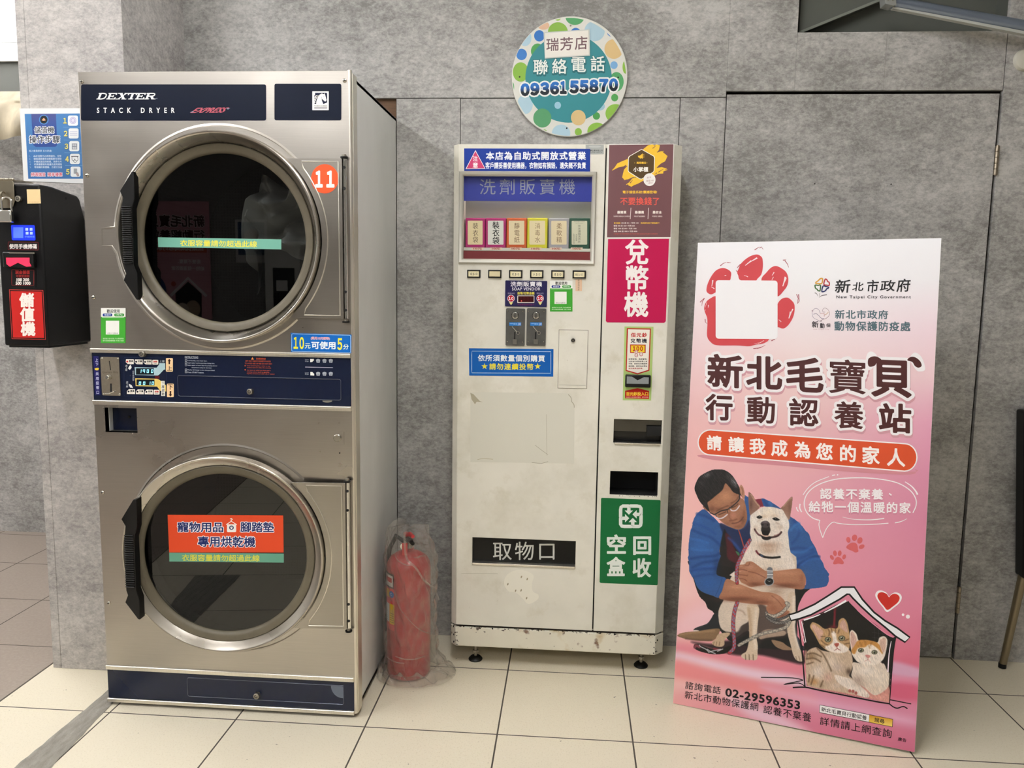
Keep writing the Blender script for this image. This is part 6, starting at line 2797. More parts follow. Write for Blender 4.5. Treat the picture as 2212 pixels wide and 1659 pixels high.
def canvas_mesh(name, cv, parent, off, keep=None, m=None):
    uv = np.stack([cv.U.ravel(), cv.V.ravel()], 1)
    st = PB_.px(uv)
    V = np.stack([st[:, 0], np.full(len(st), -off), st[:, 1]], 1)
    nj, ni = cv.U.shape
    idx = np.arange(nj * ni).reshape(nj, ni)
    F = np.stack([idx[:-1, :-1], idx[1:, :-1], idx[1:, 1:], idx[:-1, 1:]], -1).reshape(-1, 4)
    g_ = .0004
    inside = (st[:, 0] > g_) & (st[:, 0] < SW - g_) & (st[:, 1] > g_) & (st[:, 1] < SH - g_)
    V[:, 0] = np.clip(V[:, 0], g_, SW - g_)
    V[:, 2] = np.clip(V[:, 2], g_, SH - g_)
    if keep is not None:
        inside &= keep.ravel()
    F = F[inside[F].all(1)] if keep is not None else F[inside[F].any(1)]
    me = bpy.data.meshes.new(name)
    me.vertices.add(len(V))
    me.vertices.foreach_set('co', V.astype(np.float32).ravel())
    me.loops.add(F.size)
    me.loops.foreach_set('vertex_index', F.astype(np.int32).ravel())
    me.polygons.add(len(F))
    me.polygons.foreach_set('loop_start', np.arange(0, F.size, 4, dtype=np.int32))
    me.update(calc_edges=True)
    at = me.color_attributes.new('ink', 'FLOAT_COLOR', 'POINT')
    at.data.foreach_set('color', np.concatenate([lin(np.clip(cv.I, 0, 1).reshape(-1, 3)) ** 1.1, np.ones((len(V), 1))], 1).astype(np.float32).ravel())
    me.materials.append(m or print_mat('printed_board', .5, .35))
    return link(name, me, parent, True)


std = thing('adoption_standee', 'tall pink cardboard standee of a man hugging a white dog leaning near the flush door', 'standee', SO, SR)
b = MB()
b.box(0, SW, 0, .006, 0, SH, mat('foam_board', '#e2dfdd', .6))
b.build('board', std, local=True)
b = MB()
zt_, hy = 1.02, .006
b.add([(SW * .36, hy, zt_), (SW * .64, hy, zt_), (SW * .70, .335, .044), (SW * .30, .335, .044), (SW * .36, hy + .004, zt_), (SW * .64, hy + .004, zt_), (SW * .70, .339, .046), (SW * .30, .339, .046)],
      [(0, 1, 2, 3), (7, 6, 5, 4), (0, 4, 5, 1), (1, 5, 6, 2), (2, 6, 7, 3), (3, 7, 4, 0)], mat('cardboard', '#a58a66', .8))
b.build('easel_strut', std, local=True)

cv = Canvas(1440, 504, 2048, 1644, 4.0)
cv.I = bg(cv.U, cv.V)
ribbons(cv)
canvas_mesh('printed_background', cv, std, .0004)

# the printed photograph: man and dog ----------------------------------------
cv = Canvas(1456, 1008, 1802, 1448, .95)
cv.I = bg(cv.U, cv.V)
ribbons(cv)
cv.mask[:] = 0
cv.f = B
cv.poly([(300, 1290), (620, 1320), (800, 1270), (1500, 1230), (1760, 1200), (1990, 1500), (1960, 1620), (1700, 1570), (1300, 1480), (1000, 1490), (700, 1420)], '#231a1c', 4.5, .92)
SKIN, SKD, SKL = '#a5755c', '#6e4534', '#c4957a'
NAV, BLU = '#1e2c50', '#33588c'
DARK = '#1b1a1a'
# dark trousers and shoes
cv.poly([(275, 60), (300, 220), (350, 420), (420, 610), (505, 695), (545, 790), (635, 858), (700, 1080), (1000, 1330), (1800, 1380), (1880, 1000), (1890, 800), (1925, 690), (2000, 560), (2070, 480), (1830, 400), (800, 160)], DARK, .7, sm=3)
cv.poly([(330, 1115), (370, 1075), (470, 1040), (545, 1005), (600, 930), (640, 870), (720, 880), (725, 1105), (550, 1110), (420, 1130)], '#25272b', .7)
cv.poly([(325, 1128), (345, 1112), (410, 1118), (400, 1138)], '#d8c9c4', .6)
cv.line([(370, 1085), (480, 1050), (570, 1000)], 8, '#4a4d54', .8, .7)
cv.poly([(1850, 1170), (1920, 1250), (1950, 1330), (2040, 1400), (1960, 1420), (1890, 1380), (1850, 1280)], '#1f2430', .6)
# jacket
cv.f = A
cv.poly([(285, 690), (200, 735), (130, 830), (100, 960), (75, 1030), (55, 1180), (48, 1300), (60, 1420), (100, 1700), (480, 1700), (500, 1450), (525, 1260), (610, 1240), (640, 1350), (800, 1380), (880, 1290), (975, 1170), (985, 900), (960, 560), (920, 498), (885, 512), (890, 900), (800, 990), (700, 960), (560, 940), (450, 830), (380, 770)], BLU, .7, sm=3)
cv.poly([(520, 900), (700, 970), (800, 1000), (900, 950), (950, 860), (985, 900), (985, 1170), (880, 1290), (800, 1420), (700, 1500), (620, 1260), (570, 1080)], NAV, 2.2, .95)
cv.poly([(1140, 532), (1220, 550), (1330, 610), (1430, 680), (1560, 790), (1650, 850), (1740, 930), (1795, 1005), (1850, 1060), (1880, 1150), (1950, 1270), (2000, 1400), (2060, 1490), (2080, 1560), (2140, 1700), (1700, 1700), (1600, 1450), (1540, 1250), (1500, 1000), (1480, 800), (1400, 680), (1150, 640)], BLU, .7, sm=3)
cv.poly([(1045, 542), (1135, 530), (1175, 650), (1110, 660)], '#7e2f41', .6, sm=0)
cv.poly([(525, 1230), (505, 1440), (478, 1700), (760, 1700), (820, 1480), (830, 1380), (720, 1230), (620, 1040), (580, 1000)], '#201c1b', 1.5, .97)
cv.poly([(600, 1050), (680, 1110), (730, 1260), (800, 1400), (790, 1500), (640, 1430), (620, 1260)], '#4f1c24', 2, .95)
cv.line([(800, 1005), (835, 1110), (875, 1250)], 15, '#a34632', .7)
cv.poly([(755, 1320), (800, 1335), (825, 1385), (790, 1380)], '#3f6a4c', .8)
cv.f = B
cv.poly([(270, -30), (300, 190), (330, 300), (360, 410), (410, 500), (500, 560), (620, 600), (715, 632), (765, 520), (828, 350), (700, 300), (672, 240), (700, 100), (715, -30)], BLU, .7, sm=3)
cv.f = P2
cv.poly([(660, 560), (700, 540), (790, 540), (830, 600), (855, 650), (853, 682), (830, 704), (722, 714), (735, 690), (733, 650), (715, 615)], BLU, .7)
JK = cv.region([(120, 300), (260, 240), (500, 240), (640, 330), (760, 430), (860, 640), (840, 720), (720, 715), (650, 560), (600, 420), (430, 400), (300, 520), (300, 760), (150, 700), (110, 480)], 2)
# folds in the sleeves
cv.f = A
for pts, c_, al in ((((110, 1000), (240, 1060), (400, 1120), (520, 1230)), '#173a78', .7), (((130, 900), (300, 960), (450, 1060)), '#1c4488', .5), (((90, 1430), (250, 1400), (430, 1390), (510, 1350)), '#163873', .8),
                    (((110, 1560), (260, 1490), (400, 1470), (490, 1450)), '#163873', .7), (((90, 1280), (220, 1300), (400, 1300)), '#3f6fae', .6), (((180, 760), (320, 800), (430, 860)), '#173a78', .7),
                    (((90, 1130), (200, 1150), (340, 1190)), '#3a6aac', .6), (((1620, 860), (1690, 960), (1690, 1080), (1600, 1200)), '#173a78', .6), (((1560, 1290), (1700, 1270), (1900, 1290)), '#173a78', .6),
                    (((1640, 1560), (1760, 1480), (1920, 1400), (2000, 1400)), '#153670', .85), (((1640, 1440), (1780, 1400), (1920, 1330)), '#1a4080', .6), (((1580, 1000), (1640, 930), (1700, 900)), '#4a7ebc', .6),
                    (((1600, 1330), (1760, 1330), (1900, 1250)), '#4274b4', .6), (((1740, 1520), (1860, 1440), (2000, 1430)), '#3f70b0', .55), (((1180, 560), (1200, 600), (1230, 650)), '#1b3f7c', .7), (((1260, 590), (1290, 630)), '#4a7ebc', .6), (((650, 1120), (760, 1230), (820, 1310)), '#2e5292', .7),
                    (((130, 1620), (280, 1560), (460, 1540)), '#3e6eae', .5)):
    cv.line(pts, 34, c_, 2.6, al)
cv.blob(250, 1250, 160, 120, '#3a6cae', .5)
cv.blob(180, 850, 80, 90, '#3a6aac', .4)
cv.blob(1700, 960, 70, 60, '#4f86c0', .5)
cv.blob(1640, 1620, 90, 90, '#14284e', .7)
cv.blob(470, 1560, 60, 140, '#122448', .5)
cv.f = B
cv.line([(310, 230), (450, 200), (650, 190)], 36, '#173a78', 3, .7)
cv.line([(340, 320), (470, 290), (640, 280)], 30, '#173a78', 3, .6)
cv.line([(760, 330), (720, 470), (660, 600)], 6, '#16305f', .8, .7)
cv.blob(560, 420, 130, 90, '#2f5c9c', .5)
# dog: body
FU, FUD, FUL = '#d0c1b3', '#9a7f68', '#e3d8cd'
cv.poly([(1060, 60), (960, 230), (880, 350), (860, 450), (770, 690), (705, 830), (720, 1020), (770, 1090), (850, 1170), (960, 1230), (1140, 1120), (1300, 1240), (1420, 1200), (1560, 1190), (1700, 1170), (1740, 1150), (1855, 1000), (1845, 500), (1870, 200), (1790, -40), (1100, -40)], FU, .8, sm=3)
cv.poly([(700, 930), (830, 1160), (960, 1250), (1150, 1150), (1160, 980), (1060, 1010), (1000, 1130), (900, 1140), (800, 1080)], '#2a2220', 3, .85)
cv.poly([(1290, 760), (1420, 760), (1540, 920), (1700, 1010), (1740, 1180), (1650, 1230), (1400, 1250), (1290, 1300)], '#3a2e2a', 4, .8)
cv.poly([(1310, 1180), (1400, 1110), (1560, 1100), (1700, 1130), (1690, 1190), (1560, 1210), (1420, 1230), (1330, 1250)], '#b7a08e', 1.5, .8)
cv.poly([(750, 720), (860, 690), (1080, 740), (1150, 860), (1150, 980), (1060, 1040), (960, 1120), (850, 1140), (740, 1080), (712, 900)], FU, 1.5)
cv.line([(960, 800), (1060, 830), (1100, 880)], 18, '#8d725d', 2, .6)
cv.blob(930, 930, 120, 120, '#dccdbb', .7)
cv.poly([(90, 1190), (200, 1145), (400, 1130), (560, 1100), (722, 1095), (700, 1190), (620, 1272), (480, 1275), (280, 1255), (150, 1228)], '#83694f', .8)
cv.line([(130, 1180), (330, 1150), (640, 1120)], 22, '#a98c6c', 2.4, .7)
cv.line([(220, 1240), (420, 1262), (600, 1262)], 20, '#4d3a2c', 2.4, .7)
cv.poly([(605, 1300), (660, 1250), (710, 1170), (850, 1150), (875, 1175), (800, 1260), (792, 1330), (745, 1362), (650, 1348)], '#bfa68c', .7)
for x in (640, 680, 725):
    cv.line([(x, 1290), (x - 10, 1342)], 9, '#6d553f', .8, .8)
cv.poly([(1500, 1260), (1650, 1290), (1720, 1340), (1795, 1385), (1800, 1412), (1700, 1412), (1630, 1395), (1550, 1350)], '#8d745e', .8)
cv.poly([(1135, 740), (1305, 765), (1295, 1000), (1272, 1200), (1292, 1330), (1290, 1430), (1278, 1552), (1180, 1562), (1100, 1550), (1045, 1512), (1060, 1470), (1120, 1430), (1150, 1330), (1166, 1200), (1158, 1000)], '#cdbaa4', .8)
cv.line([(1270, 800), (1255, 1000), (1240, 1200), (1262, 1380)], 44, '#dfd2c4', 3, .8)
cv.line([(1160, 800), (1185, 1050), (1185, 1260)], 36, '#a98a6c', 3, .6)
for x in (1108, 1162, 1222):
    cv.line([(x, 1480), (x + 4, 1556)], 12, '#5d4735', .8, .8)
cv.poly([(1740, 600), (1846, 560), (1852, 830), (1842, 1000), (1855, 1170), (1905, 1350), (1942, 1440), (1958, 1540), (1950, 1582), (1870, 1562), (1820, 1480), (1782, 1330), (1742, 1180), (1730, 1000)], '#cbb8a4', .8)
cv.line([(1830, 620), (1826, 900), (1845, 1150), (1900, 1380)], 34, '#e4d9cf', 3, .8)
for x in (1860, 1905):
    cv.line([(x, 1510), (x + 18, 1570)], 9, '#6d5848', .8, .7)
cv.blob(1500, 90, 170, 120, '#ddd0c2', .6)
cv.blob(1450, 220, 230, 60, '#a98e76', .6)
cv.blob(1780, 120, 60, 120, '#e2d9d0', .7)
cv.blob(1560, 540, 150, 60, '#8d725e', .5)
# dog: head and ears
cv.f = A
cv.poly([(945, 452), (968, 440), (1010, 480), (1060, 570), (1120, 645), (1080, 700), (1000, 775), (968, 775), (950, 640)], '#8b6a5c', .7)
cv.poly([(1602, 503), (1598, 620), (1582, 720), (1562, 832), (1530, 842), (1480, 770), (1420, 690), (1480, 620), (1545, 540)], '#8d6b5a', .7)
cv.line([(985, 470), (1050, 580), (1110, 650)], 16, '#c9a48f', 1.2, .8)
cv.line([(1470, 650), (1540, 560), (1590, 520)], 14, '#c2a08c', 1.2, .8)
cv.blob(985, 620, 30, 90, '#5d4038', .7)
cv.blob(1560, 660, 25, 90, '#6b4d42', .6)
cv.poly([(968, 860), (975, 790), (1010, 755), (1100, 690), (1160, 660), (1280, 655), (1400, 685), (1455, 700), (1500, 780), (1540, 850), (1556, 950), (1535, 1030), (1548, 1150), (1552, 1230), (1580, 1350), (1622, 1480), (1650, 1600), (1645, 1700), (720, 1700), (760, 1600), (840, 1470), (900, 1340), (960, 1240), (985, 1130), (968, 1050), (976, 950)], '#dfd4ca', .8, sm=3)
HD = cv.region([(968, 860), (1100, 690), (1280, 655), (1455, 700), (1556, 950), (1552, 1230), (1650, 1600), (760, 1600), (960, 1240)], 2)
for q in ((1260, 740, 130, 70, '#e6d8c6', .8), (1040, 880, 60, 110, '#e9e1da', .8), (1480, 900, 70, 120, '#e9e1da', .8), (1180, 800, 60, 30, '#c3a78c', .6), (1330, 790, 70, 30, '#c3a78c', .5), (1420, 960, 60, 40, '#b79f8a', .5),
          (1240, 1230, 200, 60, '#a98972', .75), (1250, 1310, 160, 60, '#b1937b', .7), (1040, 1250, 50, 120, '#dccdbe', .7), (1500, 1240, 50, 100, '#e2d6ca', .7), (1150, 960, 60, 60, '#e2d8ce', .7), (1330, 980, 70, 50, '#ddd0c4', .7),
          (1050, 980, 40, 60, '#c2ab98', .5), (1240, 1480, 260, 60, '#d8c8b6', .6), (900, 1560, 60, 120, '#a9937f', .5), (1250, 1600, 200, 60, '#c0a78f', .6)):
    cv.blob(*q)
cv.fur(HD, .03, 80, 4, 3)
cv.f = D
for pts in (((558, 592), (600, 562), (640, 556), (695, 585), (668, 618), (615, 628)), ((915, 622), (965, 600), (1010, 602), (1085, 652), (1030, 672), (965, 662))):
    cv.poly(pts, '#17120f', .7)
cv.ell(634, 578, 12, 8, '#8d8d90', .5)
cv.ell(988, 622, 12, 8, '#8d8d90', .5)
cv.line([(590, 690), (620, 660), (700, 640)], 20, '#a58c78', 1.5, .5)
cv.line([(1010, 720), (1060, 740)], 30, '#9a8373', 2, .6)
cv.poly([(675, 800), (690, 760), (840, 760), (862, 810), (872, 900), (800, 990), (740, 990), (668, 900)], '#2b2623', 1.2)
cv.poly([(655, 735), (690, 692), (750, 674), (810, 684), (860, 735), (858, 790), (800, 826), (740, 828), (680, 800)], '#4a4143', .8)
cv.blob(755, 700, 60, 22, '#83787c', .8)
cv.ell(700, 760, 20, 18, '#141010', .9)
cv.ell(812, 766, 20, 18, '#141010', .9)
cv.line([(520, 862), (560, 930), (612, 985), (668, 1008)], 34, '#3a1d1e', .9)
cv.line([(540, 900), (590, 960), (650, 1000)], 12, '#94606a', .9)
cv.line([(1118, 926), (1080, 975), (1010, 1022), (890, 1046)], 40, '#3a1d1c', .9)
cv.line([(1090, 950), (1030, 985), (960, 1000)], 14, '#7a4646', .9)
cv.poly([(655, 985), (700, 1010), (780, 1030), (860, 1020), (900, 1038), (870, 1085), (790, 1108), (700, 1082)], '#191413', .8)
cv.poly([(690, 900), (850, 900), (846, 985), (780, 1005), (700, 985)], '#120d0c', .8)
cv.line([(690, 990), (740, 1014), (800, 1018), (848, 1004)], 24, '#c79a86', .7)
cv.line([(700, 1004), (760, 1018), (830, 1014)], 9, '#ead9c6', .5)
cv.poly([(652, 915), (672, 930), (694, 1000), (668, 990)], '#f0e2cf', .5, sm=0)
cv.poly([(866, 936), (852, 950), (826, 1004), (862, 1000)], '#f0e2cf', .5, sm=0)
cv.line([(556, 1350), (600, 1410), (680, 1462), (760, 1490)], 40, '#6d2a34', .8)
cv.line([(640, 1430), (740, 1480), (880, 1500), (1000, 1496), (1082, 1484)], 46, '#16110f', .8)
cv.line([(660, 1440), (700, 1466)], 30, '#3f5572', .8)
# arms over the dog
cv.f = B
cv.poly([(962, 178), (1010, 140), (1095, 130), (1125, 95), (1200, 88), (1270, 130), (1350, 190), (1430, 232), (1600, 225), (1800, 202), (1912, 196), (1965, 240), (2008, 330), (2002, 430), (1962, 502), (1800, 490), (1600, 440), (1480, 432), (1300, 452), (1190, 470), (1110, 430), (1045, 400), (1000, 325), (965, 270)], SKIN, .8)
HA = cv.mask.copy()
for q in ((1700, 260, 250, 50, SKL, .6), (1180, 170, 90, 50, '#bd8f78', .7), (1700, 450, 260, 46, SKD, .9), (1250, 430, 140, 40, SKD, .8), (1330, 300, 90, 50, '#b98c74', .6), (1950, 340, 40, 90, '#8d5c47', .6), (1080, 230, 60, 30, '#b4846d', .6)):
    cv.blob(*q)
for pts in (((985, 215), (1050, 205), (1130, 225)), ((1000, 285), (1060, 290), (1140, 300)), ((1020, 345), (1080, 350), (1130, 380)), ((1100, 140), (1150, 150), (1170, 110)), ((1150, 240), (1260, 260), (1400, 330))):
    cv.line(pts, 11, '#6e4434', 1.1, .75)
cv.line([(1000, 160), (1060, 158)], 12, '#c79a84', 1.2, .8)
cv.line([(990, 240), (1040, 238)], 12, '#c79a84', 1.2, .7)
cv.line([(1472, 215), (1478, 280), (1468, 350)], 86, '#6f7076', .7, sm=2)
for k in range(5):
    cv.line([(1434 + k, 228 + k * 26), (1512 + k, 232 + k * 26)], 12, '#e6e8ea' if k % 2 == 0 else '#a7abb0', .5, sm=0)
cv.ell(1462, 390, 74, 62, '#9b9ea2', .6, rot=-10)
cv.ell(1464, 388, 60, 50, '#131416', .6, rot=-10)
cv.line([(1462, 388), (1490, 378)], 4, '#c9c9c9', .4, sm=0)
cv.line([(1462, 388), (1440, 372)], 4, '#c9c9c9', .4, sm=0)
cv.poly([(826, 350), (980, 410), (1160, 480), (1350, 540), (1480, 552), (1600, 592), (1680, 660), (1716, 722), (1702, 800), (1765, 830), (1750, 870), (1690, 905), (1620, 940), (1540, 912), (1440, 850), (1418, 780), (1430, 742), (1300, 727), (1150, 717), (980, 692), (800, 662), (713, 632), (762, 520)], SKIN, .8)
for q in ((980, 470, 160, 46, SKL, .7), (1560, 640, 110, 60, '#bd8e77', .7), (1000, 650, 330, 46, SKD, .9), (1350, 700, 160, 40, SKD, .8), (1520, 800, 90, 60, '#8a5a46', .6), (1640, 880, 70, 40, '#7a4c3b', .7), (1300, 590, 120, 36, '#b08068', .5)):
    cv.blob(*q)
for pts in (((1500, 600), (1600, 680), (1660, 760)), ((1560, 880), (1600, 850), (1660, 840)), ((1640, 920), (1700, 880), (1740, 850))):
    cv.line(pts, 10, '#6b4232', 1.2, .6)
# leads
def lead(f, pts, w, c1, c2, seg=9, edge='#2a1a1c'):
    cv.f = f
    Q = smooth_loop(pts, 8, False)
    cv.line(Q, w + 8, edge, .7, sm=0)
    cv.line(Q, w, c1, .6, sm=0)
    d = np.concatenate([[0], np.cumsum(np.hypot(*np.diff(Q, axis=0).T))])
    n = int(d[-1] / (w * 1.05))
    for k in range(n):
        for s_, dd in ((-.22, 0), (.22, .5)):
            t = (k + dd) / n * d[-1]
            i = min(np.searchsorted(d, t), len(Q) - 1)
            e = Q[min(i + 1, len(Q) - 1)] - Q[max(i - 1, 0)]
            e = e / (np.hypot(*e) or 1)
            nn = np.array([-e[1], e[0]])
            c_ = Q[i] + nn * s_ * w
            cv.line([c_ - e * w * .16, c_ + e * w * .16], w * .36, c2, .5, .9, sm=0)


lead(A, [(968, 1150), (900, 1260), (830, 1400), (775, 1530), (770, 1659)], 46, '#a63b44', '#7089a4')
lead(B, [(1055, 0), (1000, 110), (978, 220), (975, 330), (985, 410)], 42, '#a63b44', '#7089a4')
lead(B, [(985, 705), (945, 830), (925, 1000), (932, 1150), (942, 1300), (930, 1390), (870, 1450)], 50, '#a63b44', '#7089a4')
cv.poly([(335, 1370), (350, 1325), (420, 1325), (560, 1380), (700, 1400), (860, 1350), (900, 1370), (830, 1450), (700, 1475), (560, 1465), (400, 1420)], '#17130f', .9)
cv.line([(350, 1370), (375, 1345), (420, 1365)], 40, '#7a3c48', .8)
cv.line([(640, 1390), (720, 1410)], 34, '#8a3540', .8, .8)
for pts in (((420, 1335), (440, 1360), (520, 1400), (560, 1440)), ((540, 1400), (600, 1440), (660, 1465)), ((560, 1445), (640, 1420), (740, 1400)), ((690, 1430), (770, 1395))):
    cv.line(pts, 12, '#d5d6da', .6, .9)
lead(B, [(1012, 1338), (1150, 1262), (1350, 1170), (1600, 1110), (1720, 1060), (1770, 980)], 42, '#b5ab9c', '#7b7873', edge='#20242c')
lead(B, [(1420, 850), (1440, 930), (1560, 1000), (1690, 995), (1770, 950)], 34, '#8d8780', '#4d4c4c', edge='#191c22')
lead(B, [(1432, 880), (1530, 905), (1640, 860), (1720, 780), (1750, 730), (1720, 710)], 42, '#bdb4a6', '#827e78', edge='#20242c')
lead(B, [(1440, 900), (1540, 955), (1680, 930), (1770, 880)], 30, '#6d6a66', '#3a3a3c', edge='#15171c')
# man: head
cv.f = A
cv.poly([(828, 325), (862, 350), (886, 420), (892, 500), (870, 540), (830, 480), (808, 400)], '#b58870', .7)
cv.line([(845, 370), (862, 420), (860, 470)], 16, '#7d5342', 1, .7)
cv.poly([(262, 650), (300, 640), (350, 720), (300, 700)], '#8d6350', .7)
cv.poly([(590, 300), (660, 340), (740, 440), (805, 450), (830, 520), (872, 545), (900, 620), (920, 720), (926, 830), (906, 900), (872, 960), (812, 992), (740, 985), (640, 940), (560, 890), (500, 840), (440, 790), (380, 740), (340, 660), (320, 590), (450, 480), (540, 400)], '#9c6f57', .8)
for q in ((600, 500, 110, 90, '#c08f70', .8), (480, 590, 90, 60, '#ad7d60', .6), (840, 620, 50, 80, '#a9795f', .6), (720, 780, 60, 60, '#b97f6e', .8), (860, 860, 50, 80, '#6f4a39', .8), (800, 950, 90, 40, '#7a5240', .7), (560, 830, 60, 40, '#8a604b', .6), (640, 900, 80, 40, '#7c5442', .5),
          (400, 690, 60, 50, '#6d4a3a', .7), (770, 480, 60, 40, '#8a614c', .5), (690, 640, 50, 30, '#7a5240', .6), (500, 690, 70, 30, '#6f4a39', .6), (880, 760, 26, 90, '#80563f', .6)):
    cv.blob(*q)
cv.poly([(148, 330), (200, 220), (280, 158), (400, 103), (500, 95), (585, 103), (665, 150), (725, 212), (772, 290), (812, 370), (822, 450), (850, 500), (812, 475), (742, 448), (705, 420), (650, 345), (600, 305), (565, 390), (520, 440), (450, 495), (380, 555), (335, 590), (345, 650), (372, 740), (330, 700), (262, 630), (208, 560), (150, 430), (140, 385)], '#221f1f', .8, sm=3)
HR = cv.region([(148, 330), (280, 158), (500, 95), (665, 150), (772, 290), (812, 470), (705, 420), (600, 305), (450, 495), (335, 590), (262, 630), (150, 430)], 1.5)
cv.blob(730, 290, 46, 90, '#77787c', .8, -35, HR)
cv.blob(330, 180, 70, 40, '#5f6064', .7, -25, HR)
cv.blob(640, 190, 60, 40, '#3f3e40', .6, 30, HR)
cv.blob(250, 300, 60, 60, '#3a383a', .6, 0, HR)
cv.fur(HR, .22, 60, 3, 9)
cv.line([(700, 900), (770, 895), (830, 860), (868, 808)], 10, '#4d2b26', 1, .9)
cv.line([(720, 930), (790, 915), (840, 880)], 16, '#a06a5a', 1.6, .6)
cv.line([(668, 860), (720, 858), (770, 840)], 18, '#6d4334', 1.6, .7)
cv.line([(690, 850), (655, 800), (665, 740)], 12, '#7d5141', 1.6, .6)
cv.line([(470, 720), (560, 670), (640, 640)], 14, '#4a3025', 1.6, .6)
cv.line([(690, 600), (760, 560), (800, 500)], 14, '#4a3025', 1.6, .6)
cv.line([(378, 745), (430, 770), (450, 765), (540, 715), (630, 695), (700, 650), (780, 580), (812, 530), (812, 470)], 17, '#1d1f26', .6)
cv.line([(500, 775), (560, 750), (610, 730)], 12, '#3a241c', .9, .8)
cv.line([(700, 670), (760, 640), (790, 610)], 12, '#3a241c', .9, .8)
cv.line([(448, 778), (490, 826), (560, 820), (630, 770)], 15, '#d9d6e0', .6)
cv.line([(668, 680), (700, 712), (760, 705), (812, 640)], 15, '#d9d6e0', .6)
cv.line([(445, 770), (470, 800)], 9, '#1d1f26', .5)
cv.line([(625, 700), (640, 745)], 9, '#1d1f26', .5)
cv.line([(662, 660), (672, 690)], 9, '#1d1f26', .5)
cv.fur(np.ones_like(cv.mask) * cv.mask, .022, 0, 1, 21)
canvas_mesh('printed_photo', cv, std, .0007, cv.mask > .02)

# the printed kittens in their drawn house -------------------------------------
cv = Canvas(1724, 1286, 1944, 1524, .95)
cv.I = bg(cv.U, cv.V)
ribbons(cv)
cv.mask[:] = 0
cv.f = C
house = [(300, 498), (560, 400), (830, 266), (860, 280), (1020, 440), (1180, 560), (1300, 660), (1405, 705), (1375, 900), (1352, 1200), (1333, 1482), (1180, 1455), (800, 1382), (480, 1318), (340, 1280), (332, 1100), (312, 850)]
cv.poly(house, '#1c1815', .7, sm=0)
HM = cv.mask.copy()
cv.line([(684, 345), (680, 470), (672, 570)], 26, '#6d2029', 1)
cv.blob(660, 575, 60, 26, '#6d2029', .9)
for x in (1150, 1200, 1250, 1300):
    cv.line([(x, 560), (x + 14, 800)], 5, '#4a4c50', .8, .6, sm=0)
for y in (640, 700, 760):
    cv.line([(1130, y), (1330, y + 30)], 5, '#4a4c50', .8, .6, sm=0)
cv.poly([(330, 860), (345, 1280), (480, 1318), (800, 1382), (1180, 1455), (1333, 1482), (1340, 1320), (1200, 1200), (600, 1180), (420, 1000)], '#c98f85', 2)
cv.blob(1240, 1420, 120, 50, '#e0a59a', .8)
cv.blob(650, 1240, 90, 40, '#a9493f', .9)
cv.poly([(345, 880), (450, 820), (540, 860), (700, 880), (850, 850), (895, 960), (885, 1080), (855, 1160), (930, 1215), (1010, 1300), (1090, 1390), (1060, 1422), (970, 1395), (850, 1372), (620, 1330), (430, 1300), (350, 1245), (335, 1010)], '#c3ad97', 1)
for q in ((640, 1000, 110, 110, '#dccdbd', .8), (480, 1120, 90, 110, '#d9cdc4', .8), (720, 1060, 80, 60, '#b8a8a2', .6), (430, 1230, 70, 50, '#b98a58', .8), (400, 930, 60, 60, '#8d7355', .8), (860, 1260, 90, 60, '#dcd0c4', .7), (850, 1110, 40, 50, '#4a3a30', .8), (600, 1180, 60, 60, '#c79f94', .6), (700, 1280, 90, 40, '#cdbbb0', .6), (520, 1270, 40, 40, '#8d7a66', .6)):
    cv.blob(*q)
for pts in (((360, 900), (430, 890), (520, 930)), ((345, 960), (430, 950), (510, 990)), ((350, 1020), (420, 1000)), ((470, 830), (540, 900), (600, 1010), (640, 1100)), ((380, 1150), (370, 1230)), ((430, 1160), (400, 1260)), ((540, 1220), (510, 1290))):
    cv.line(pts, 16, '#5d4733', 1.5, .75)
cv.poly([(680, 1150), (780, 1170), (900, 1210), (1000, 1290), (1090, 1380), (1070, 1420), (960, 1390), (860, 1330), (720, 1240)], '#e0d4ca', 1.2)
for x in ((860, 1340), (900, 1345), (935, 1365)):
    cv.ell(x[0], x[1], 18, 20, '#a5605a', 1)
for x in (1010, 1040, 1068):
    cv.line([(x, 1380), (x + 6, 1418)], 6, '#b59a90', .8, .8)
cv.poly([(900, 1000), (1000, 1010), (1240, 1000), (1300, 1080), (1338, 1150), (1330, 1260), (1285, 1330), (1160, 1392), (1050, 1310), (890, 1185), (895, 1080)], '#d9cabb', 1)
for q in ((1060, 1100, 130, 70, '#e9ded4', .8), (960, 1210, 70, 60, '#a59084', .8), (1230, 1200, 90, 90, '#e2d5c8', .7), (1000, 1260, 80, 40, '#b5a090', .6), (1150, 1320, 100, 50, '#cdb8a6', .5)):
    cv.blob(*q)
cv.poly([(388, 580), (400, 535), (425, 520), (490, 548), (560, 598), (630, 586), (710, 592), (728, 510), (752, 480), (790, 472), (828, 520), (852, 630), (862, 740), (855, 830), (805, 888), (700, 892), (600, 862), (520, 805), (480, 745), (430, 650)], '#b7966f', .9)
cv.poly([(405, 575), (430, 545), (500, 590), (545, 640), (500, 730), (450, 650)], '#c9a596', 1.2)
cv.poly([(738, 570), (760, 510), (795, 495), (825, 560), (835, 640), (790, 620)], '#c2a092', 1.2)
cv.poly([(640, 640), (690, 640), (715, 740), (790, 790), (850, 840), (800, 886), (700, 890), (610, 862), (560, 815), (620, 790), (660, 740)], '#e6dbd2', 2)
for pts in (((600, 600), (620, 640), (610, 680)), ((640, 590), (650, 640)), ((690, 595), (690, 640)), ((735, 610), (720, 650)), ((520, 740), (570, 780), (600, 790)), ((510, 790), (560, 820)), ((800, 740), (850, 720)), ((800, 780), (855, 770)), ((520, 690), (560, 690))):
    cv.line(pts, 12, '#5f4630', 1.2, .75)
